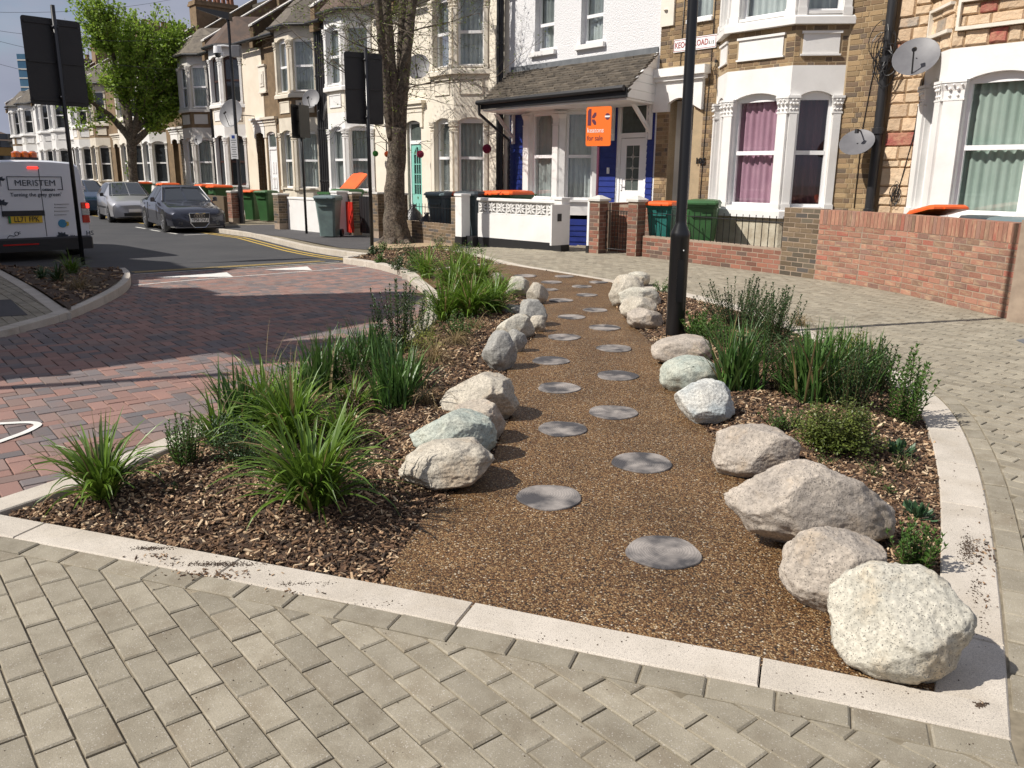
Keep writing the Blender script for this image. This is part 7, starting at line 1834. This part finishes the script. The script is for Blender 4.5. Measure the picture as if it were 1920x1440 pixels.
def clump(px, pyb, pyt, n, kind, label, mats, cat='plant', spread=None, seed=None, stalks=0, group=None):
    P = plantP(px, pyb); h = (HT(P, px, pyt)-P.z)*1.06; n = int(n*{'sedge': 1.25, 'daff': 1.7, 'tan': 1.7}[kind]); rg = random.Random(seed or int(px*7+pyb)); m = MB()
    if kind == 'sedge':
        for k in range(n):
            a = rg.uniform(0, 2*pi); le = abs(rg.gauss(0, .36))+.03; L = h*rg.uniform(.45, 1.12)*(1+.15*le)
            blade(m, rg, Vector((cos(a)*rg.uniform(0, .05), sin(a)*rg.uniform(0, .05), 0))*(h/.35), a+rg.gauss(0, .4), le, L, rg.uniform(.006, .0105)*(.8+h), rg.uniform(.1, 1.7), (1 if rg.random() < .07 else 0), 7, rg.gauss(0, .6))
        for k in range(stalks):
            a = rg.uniform(0, 2*pi); blade(m, rg, Vector((0, 0, 0)), a, rg.uniform(.03, .2), h*rg.uniform(1.2, 1.6), .0025, rg.uniform(.6, 1.2), 1, 8)
    elif kind == 'daff':
        for k in range(n):
            a = rg.uniform(0, 2*pi); le = abs(rg.gauss(0, .38))+.02; L = h*rg.uniform(.62, 1.12)
            blade(m, rg, Vector((rg.gauss(0, .035), rg.gauss(0, .035), 0))*(h/.3), a, le, L, rg.uniform(.0075, .0125), rg.uniform(-.05, .55), (1 if rg.random() < .04 else 0), 5, rg.gauss(0, .8))
    elif kind == 'tan':
        for k in range(n):
            a = rg.uniform(0, 2*pi); le = abs(rg.gauss(0, .5))+.1; L = h*rg.uniform(.8, 1.7)
            blade(m, rg, Vector((rg.gauss(0, .02), rg.gauss(0, .02), 0)), a, le, L, rg.uniform(.0014, .0026), rg.uniform(1.6, 3.4), 0, 9, rg.gauss(0, .5))
    o = m.build(name_of(kind), mats, loc=P); tag(o, label, cat, group); return o
def name_of(k): return {'sedge': 'sedge_clump', 'daff': 'daffodil_clump', 'tan': 'bronze_sedge'}.get(k, 'plant')
def leaf(mb, p, d, L, w, mi=0, curl=.2):
    d = d.normalized(); s = d.cross(Vector((0, 0, 1))); s = s if s.length > .1 else Vector((1, 0, 0)); s.normalize(); n_ = s.cross(d)
    mb.add([tuple(p), tuple(p+d*L*.45+s*w+n_*curl*w), tuple(p+d*L-n_*curl*L*.4), tuple(p+d*L*.45-s*w+n_*curl*w)], [(0, 1, 2, 3)], mi)
def stems_plant(px, pyb, pyt, n, label, mats, wpx=60, leafL=.035, dens=16, lean=.25, seed=None, tip=True, cat='plant', name='stemmed_plant', lw=.16, group=None):
    P = plantP(px, pyb); h = HT(P, px, pyt)-P.z; d = hypot(P.x, P.y); R_ = wpx/F_PX*d/2; rg = random.Random(seed or int(px+pyb)); m = MB()
    for k in range(int(n*1.4)):
        a = rg.uniform(0, 2*pi); rr = R_*sqrt(rg.random()); H_ = h*rg.uniform(.55, 1.08)*(1-.25*rr/R_)
        b = Vector((cos(a)*rr*.45, sin(a)*rr*.45, 0)); t_ = Vector((cos(a)*rr+rg.gauss(0, .02), sin(a)*rr+rg.gauss(0, .02), H_)); mid = b.lerp(t_, .5)+Vector((rg.gauss(0, .01), rg.gauss(0, .01), .0)); pts = [b, mid, t_]
        m.tube(pts, [.0035, .0028, .0012], 4, cap=False, mi=1)
        nl = max(5, int(dens*1.5*H_/.35))
        for j in range(nl):
            f = .12+.88*j/nl; p = b.lerp(mid, f*2) if f < .5 else mid.lerp(t_, f*2-1); an = j*2.4+k
            up = .5+.6*f; leaf(m, p, Vector((cos(an), sin(an), up)), leafL*1.25*rg.uniform(.6, 1.15)*(1.15-.6*f), leafL*1.25*lw*rg.uniform(.8, 1.2))
        if tip:
            for j in range(4): an = j*1.6; leaf(m, t_, Vector((cos(an)*.5, sin(an)*.5, 1)), leafL*.7, leafL*.14)
    o = m.build(name, mats, loc=P); tag(o, label, cat, group); return o
def shrub(px, pyb, pyt, wpx, n, label, mats, leafL=.014, seed=1, cat='shrub', name='shrub', gap=.25, group=None):
    P = plantP(px, pyb); h = HT(P, px, pyt)-P.z; R_ = wpx/2/F_PX*hypot(P.x, P.y); rg = random.Random(seed+int(px)); m = MB()
    tips = []
    for k in range(max(16, n//26)):
        a = rg.uniform(0, 2*pi); el = rg.uniform(.05, 1.0); rr = R_*rg.uniform(.7, 1.08)
        t_ = Vector((cos(a)*rr*sqrt(1-el*el*.85), sin(a)*rr*sqrt(1-el*el*.85), h*(.12+.88*el)*rg.uniform(.85, 1.08))); b = Vector((t_.x*.12, t_.y*.12, 0)); mid = b.lerp(t_, .5)+Vector((0, 0, h*.05)); tips.append((b, mid, t_)); m.tube([b, mid, t_], [.003, .002, .001], 3, cap=False, mi=1)
    for k in range(int(n*1.3)):
        b, mid, t_ = tips[k % len(tips)]; f = rg.random()**.6
        p = b.lerp(mid, f*2) if f < .5 else mid.lerp(t_, f*2-1); p = p+Vector((rg.gauss(0, 1), rg.gauss(0, 1), rg.gauss(0, 1)))*R_*.075
        if p.z < .004: continue
        leaf(m, p, Vector((rg.gauss(0, 1), rg.gauss(0, 1), rg.gauss(.5, .8))), leafL*rg.uniform(.6, 1.2), leafL*.42, 0)
    o = m.build(name, mats, loc=P); tag(o, label, cat, group); return o
def rosette(px, pyb, wpx, n, label, mat, seed=1, hk=.8, wl=.27):
    P = plantP(px, pyb); R_ = wpx/2/F_PX*hypot(P.x, P.y); rg = random.Random(seed+int(px)); m = MB()
    for k in range(n):
        a = k*2.4+rg.gauss(0, .2); el = rg.uniform(.15, 1.35); L = R_*rg.uniform(.22, .46); d = Vector((cos(a)*cos(el), sin(a)*cos(el), sin(el))); p0 = d*R_*.62*rg.uniform(.3, 1); p0.z = abs(p0.z)*hk
        s = Vector((-sin(a), cos(a), 0)); n_ = s.cross(d); w = L*wl; q = [p0, p0+d*L*.35+s*w*.8+n_*w*.25, p0+d*L*.75+s*w*.75+n_*w*.1, p0+d*L-n_*L*.12, p0+d*L*.75-s*w*.75+n_*w*.1, p0+d*L*.35-s*w*.8+n_*w*.25]; c_ = p0+d*L*.5-n_*w*.15
        m.add([tuple(v) for v in q]+[tuple(c_)], [(i, (i+1) % 6, 6) for i in range(6)])
        m.tube([Vector((0, 0, 0)), p0], .002, 3, cap=False)
    o = m.build('leafy_plant', mat, loc=P); tag(o, label, 'plant'); return o
SG, DF, TN = [M_sedge, M_tan], [M_daff, M_tan], [M_tan, M_tan]
clump(195, 942, 790, 150, 'sedge', 'arching green sedge at the left tip of the bed', SG, stalks=2)
clump(590, 968, 770, 230, 'sedge', 'largest glossy sedge clump in front of the left bed', SG)
clump(548, 845, 690, 190, 'sedge', 'tall light green sedge behind the largest clump with drooping flower stalks', [M_sedge2, M_tan], stalks=9)
clump(500, 790, 660, 110, 'sedge', 'pale sedge between the two dark daffodil clumps', [M_sedge2, M_tan], stalks=6)
stems_plant(352, 890, 775, 22, 'leafy green perennial with two dark spikes by the kerb', [M_leafm, M_stem], 90, .03, 22)
stems_plant(360, 880, 738, 3, 'thin dark flower spikes rising beside the left kerb', [M_leafd, M_stem], 50, .014, 30)
clump(452, 810, 682, 60, 'daff', 'dark green daffodil leaves nearest the red paving', DF)
clump(603, 738, 620, 56, 'daff', 'daffodil leaves second along the red paving edge', DF)
clump(690, 705, 592, 60, 'daff', 'daffodil leaves third along the red paving edge', DF)
clump(742, 778, 640, 70, 'daff', 'tall daffodil clump in the middle of the left bed', DF)
clump(660, 735, 640, 30, 'daff', 'thin daffodil leaves between the larger clumps', DF)
shrub(455, 885, 785, 140, 1500, 'low dark small-leaved shrub behind the front sedge', [M_leafd, M_stem], .013)
shrub(670, 760, 640, 120, 700, 'wiry reddish shrub between the daffodils', [M_leafr, M_stem], .012)
shrub(790, 662, 600, 100, 900, 'yellow green low shrub in the left bed', [M_leafy, M_stem], .016)
stems_plant(745, 650, 520, 26, 'upright willowy plant with narrow dark leaves at the kerb', [M_leafd, M_stem], 110, .05, 20, lw=.1)
stems_plant(790, 625, 540, 14, 'second willowy plant with dark leaves near the grasses', [M_leafd, M_stem], 70, .045, 20, lw=.1)
for k, (x, yb, yt, n, lb) in enumerate([(855, 655, 600, 90, 'curly bronze sedge below the bright grasses'), (815, 690, 610, 80, 'curly bronze sedge beside the yellow green shrub'), (800, 775, 690, 40, 'thin bronze sedge by the tall cream boulder'), (890, 625, 580, 60, 'bronze sedge next to the white twin boulders'), (1500, 610, 570, 50, 'straw coloured sedge far back in the right bed'), (1530, 660, 610, 40, 'straw coloured sedge by the right kerb')]):
    clump(x, yb, yt, n, 'tan', lb, TN, group='bronze sedges in the beds')
for k, (x, yb, yt, n, lb) in enumerate([(x_, yb_, yt_-6, int(n_*1.1), lb_) for x_, yb_, yt_, n_, lb_ in [(835, 598, 520, 190, 'bright grass clump left of the tall stand'), (880, 600, 512, 210, 'bright grass clump in the middle of the stand'), (925, 592, 518, 170, 'bright grass clump at the right of the stand'), (850, 548, 480, 170, 'bright grass clump behind, left'), (900, 545, 478, 180, 'bright grass clump behind, near the path'), (935, 562, 512, 60, 'bright grass clump touching the far left boulders'), (800, 520, 462, 110, 'bright grass clump by the bed divider'), (870, 510, 462, 110, 'bright grass clump at the far end of the left bed')]]):
    clump(x, yb, yt, n, 'sedge', lb, [M_sedge2, M_tan], stalks=1, group='bright grasses at the far end of the left bed')
for k, (x, yb, yt, w_, mt, lb) in enumerate([(703, 482, 458, 26, M_leafd, 'small dark evergreen at the foot of the sign pole'), (724, 475, 452, 24, M_leafm, 'small bright evergreen left of the tree trunk'), (745, 505, 478, 40, M_leafd, 'dark low shrub in front of the tree trunk'), (762, 485, 450, 46, M_leafd, 'taller dark shrub at the tree foot'), (788, 500, 465, 40, M_leafm, 'green shrub right of the tree foot'), (712, 492, 475, 22, M_leafm, 'tiny green plant in the tree bed'), (775, 510, 488, 36, M_leafd, 'low dark shrub near the bed divider'), (835, 478, 455, 60, M_leafy, 'yellowish shrub behind the bright grasses'), (880, 485, 455, 60, M_leafm, 'green shrub at the far corner of the left bed'), (822, 470, 440, 40, M_leafd, 'dark shrub beside the low brown wall')]):
    shrub(x, yb, yt, w_*1.25, 420, lb, [mt, M_stem], .03, cat='shrub', seed=k)
rg_ = random.Random(5)
for k, (x, yb, w_, lb) in enumerate([(330, 935, 50, 'seedling by the front left kerb'), (620, 965, 60, 'leafy seedling at the foot of the largest sedge'), (700, 935, 50, 'dark seedling in the shade before the cream boulder'), (540, 690, 40, 'seedling beside the red paving'), (300, 912, 40, 'tiny seedling behind the left tip sedge')]):
    rosette(x, yb, w_, 16, lb, M_leafd, k)
# right bed
clump(1382, 742, 600, 90, 'daff', 'fan of daffodil leaves beside the mossy boulder', DF)
clump(1515, 765, 612, 90, 'daff', 'broad daffodil clump in the middle of the right bed', DF)
clump(1560, 750, 610, 60, 'daff', 'daffodil leaves right of the broad clump', [M_leafm, M_tan])
clump(1490, 745, 640, 40, 'daff', 'shorter daffodil leaves left of the broad clump', DF)
clump(1620, 735, 625, 40, 'daff', 'daffodil leaves nearest the right kerb', DF)
stems_plant(1385, 620, 515, 60, 'tall dark willowherb stems behind the lamp post', [M_leafd, M_stem], 170, .04, 20, lw=.12)
stems_plant(1440, 655, 530, 46, 'willowherb stems right of the lamp post group', [M_leafd, M_stem], 120, .04, 20, lw=.12)
stems_plant(1470, 745, 630, 26, 'wiry dark stems left of the broad daffodils', [M_leafr, M_stem], 90, .03, 16, lw=.12)
stems_plant(1590, 780, 625, 34, 'wiry dark stems right of the broad daffodils', [M_leafd, M_stem], 110, .035, 18, lw=.12)
stems_plant(1690, 790, 645, 22, 'upright leafy stems leaning over the right kerb', [M_leafm, M_stem], 110, .045, 18, lw=.16)
stems_plant(1650, 735, 630, 24, 'thin dark stems close to the right kerb', [M_leafd, M_stem], 70, .04, 18, lw=.14)
stems_plant(1312, 640, 585, 26, 'bright leafy plant at the foot of the lamp post', [M_leafm, M_stem], 80, .05, 16, lw=.22)
shrub(1565, 858, 752, 165, 5200, 'rounded box shrub with tiny yellow green leaves', [M_box, M_stem], .017)
shrub(1240, 548, 518, 44, 500, 'small green shrub behind the farthest right boulders', [M_leafm, M_stem], .02)
stems_plant(1468, 822, 765, 26, 'feathery green plant in front of the box shrub', [M_leafm, M_stem], 90, .025, 26)
rosette(1680, 856, 84, 60, 'blue green leafy plant near the right kerb', M_leafb, 3)
rosette(1718, 968, 90, 70, 'dark blue green leafy plant beside the right kerb', M_leafb, 5)
stems_plant(1712, 1060, 978, 22, 'bushy green perennial behind the big front boulder', [M_leafm, M_stem], 90, .034, 20, lw=.2)
for k, (x, yb, yt, lb) in enumerate([(1550, 882, 850, 'feathery seedling before the box shrub'), (1635, 903, 865, 'feathery seedling among the chips'), (1690, 885, 840, 'fine leaved seedling below the blue green plant'), (1662, 930, 905, 'tiny seedling near the middle of the chips')]):
    stems_plant(x, yb, yt, 9, lb, [M_leafm, M_stem], 40, .016, 26)
for k, (x, yb, yt, n, lb) in enumerate([(640, 722, 612, 50, 'daffodil leaves in the gap between the second and third kerbside clumps'), (712, 712, 606, 50, 'daffodil leaves just right of the third kerbside clump'), (560, 772, 672, 44, 'daffodil leaves behind the tall light green sedge'), (770, 742, 650, 44, 'daffodil leaves right of the tall middle clump')]): clump(x, yb, yt, n, 'daff', lb, DF)
for k, (x, yb, yt, n, lb) in enumerate([(640, 850, 740, 90, 'light green sedge right of the largest clump'), (410, 835, 740, 60, 'small sedge beside the first daffodil clump'), (660, 790, 700, 70, 'light green sedge amid the reddish shrub')]): clump(x, yb, yt, n, 'sedge', lb, [M_sedge2, M_tan], stalks=3)
for k, (x, yb, yt, n, w_, mt, lb) in enumerate([(1350, 660, 600, 26, 90, M_leafm, 'mid green filler plant between lamp post and daffodil fan'), (1430, 690, 620, 30, 110, M_leafd, 'dark leafy plant left behind the broad daffodils'), (1540, 700, 615, 40, 150, M_leafm, 'tall green leafy plant behind the broad daffodils'), (1600, 690, 622, 26, 90, M_leafy, 'pale leafed plant near the right kerb behind the daffodils'), (640, 800, 735, 18, 90, M_leafr, 'thin reddish plant in the middle of the left bed'), (860, 640, 585, 20, 90, M_leafm, 'green plant among the bronze sedges'), (720, 700, 610, 26, 110, M_leafd, 'dark leafy plant behind the middle daffodils'), (415, 850, 780, 20, 80, M_leafd, 'dark twiggy plant at the red paving kerb')]):
    stems_plant(x, yb, yt, n, lb, [mt, M_stem], w_, .04, 18, lw=.16)
# left planter
for k, (x, yb, yt, n, mt, lb) in enumerate([(150, 545, 495, 110, TN, 'reddish wispy grass in the shaded planter'), (110, 530, 490, 90, [M_leafd, M_tan], 'dark grass in the shaded planter'), (80, 525, 498, 70, [M_leafd, M_tan], 'low dark grass at the left of the planter'), (135, 515, 470, 80, [M_sedge, M_tan], 'taller green grass behind the black pole foot')]):
    clump(x, yb, yt, n, 'sedge' if k != 0 else 'tan', lb, mt)

# ------------------------------------------------------------------ far background
v = ray(4, 300); 
def far_pt(px, py, dist): v = ray(px, py); t = dist/hypot(v.x, v.y); return Vector((v.x*t, v.y*t, CAM_H+v.z*t))
o = world_thing('yellow_brick_building', Vector((0, 0, 0)), 'far ochre brick building with a brown roof at the left edge', 'building')
M_ochre = pm('ochre_brick', c(.42, .27, .10), c(.36, .23, .09), sc=.6, rough=.9)
a, b = far_pt(-70, 262, 84), far_pt(26, 262, 84); e = (b-a).normalized(); n_ = Vector((-e.y, e.x, 0)); top = a.z
m = MB(); m.prism([(a.x, a.y), (b.x, b.y), (b.x+n_.x*9, b.y+n_.y*9), (a.x+n_.x*9, a.y+n_.y*9)], -.6, top); m.build('wall', M_ochre, o)
r1 = far_pt(0, 233, 88).z; m = MB(); A, B_2, C_2, D_2 = (a.x-e.x-n_.x*.5, a.y-e.y-n_.y*.5, top), (b.x+e.x-n_.x*.5, b.y+e.y-n_.y*.5, top), (b.x+e.x+n_.x*9.5, b.y+e.y+n_.y*9.5, top), (a.x-e.x+n_.x*9.5, a.y-e.y+n_.y*9.5, top)
mid1 = (b.x-e.x*2.5+n_.x*4.5, b.y-e.y*2.5+n_.y*4.5, r1); mid0 = (a.x+n_.x*4.5, a.y+n_.y*4.5, r1+.5); m.add([A, B_2, C_2, D_2, mid0, mid1], [(0, 1, 5, 4), (1, 2, 5), (2, 3, 4, 5), (3, 0, 4), (0, 3, 2, 1)]); m.build('roof', M_roof, o)
for k in range(5):
    for zz in (1.6, 3.4):
        p = a.lerp(b, .35+k*.14)-n_*.06; m = MB(); m.box(-.35, .35, -.03, .03, zz, zz+1.1); w = m.build('window', M_darkglass, o, loc=(p.x, p.y, 0), rz=atan2(e.y, e.x))
p = far_pt(58, 120, 190); o = world_thing('tower_block', Vector((p.x, p.y, 0)), 'distant blue glass tower peeping left of the large road sign', 'tower'); zt = far_pt(58, 104, 190).z; m = MB(); m.box(-1.4, .9, -2, 2, -1, zt); m.build('glass_wall', pm('blue_tower_glass', c(.05, .13, .22), c(.08, .18, .27), sc=.4, rough=.2), o)
for k in range(14):
    m = MB(); z = zt-1.2-k*1.6; m.box(-1.42, .92, -2.05, 2.02, z, z+.25); m.build('floor_band', M_greystone, o)
M_wire = pm('overhead_wire', c(.03, .03, .035), rough=.6)
for k, (p0, p1, sag, lb) in enumerate([((-40, 22), (400, -20), 1.0, 'topmost overhead wire crossing the sky'), ((-40, 52), (420, 60), 1.2, 'overhead wire running behind the leafy tree'), ((-30, 70), (360, 130), .8, 'lower overhead wire left of the leafy tree'), ((-30, 112), (300, 165), .8, 'lowest overhead wire at the left edge')]):
    a = far_pt(*p0, 30); b = far_pt(*p1, 40); m = MB(); m.tube([a.lerp(b, t/12)-Vector((0, 0, sag*4*(t/12)*(1-t/12)*.3)) for t in range(13)], .005, 4); tag(m.build('overhead_wire', M_wire), lb, 'wire', 'overhead telephone wires')
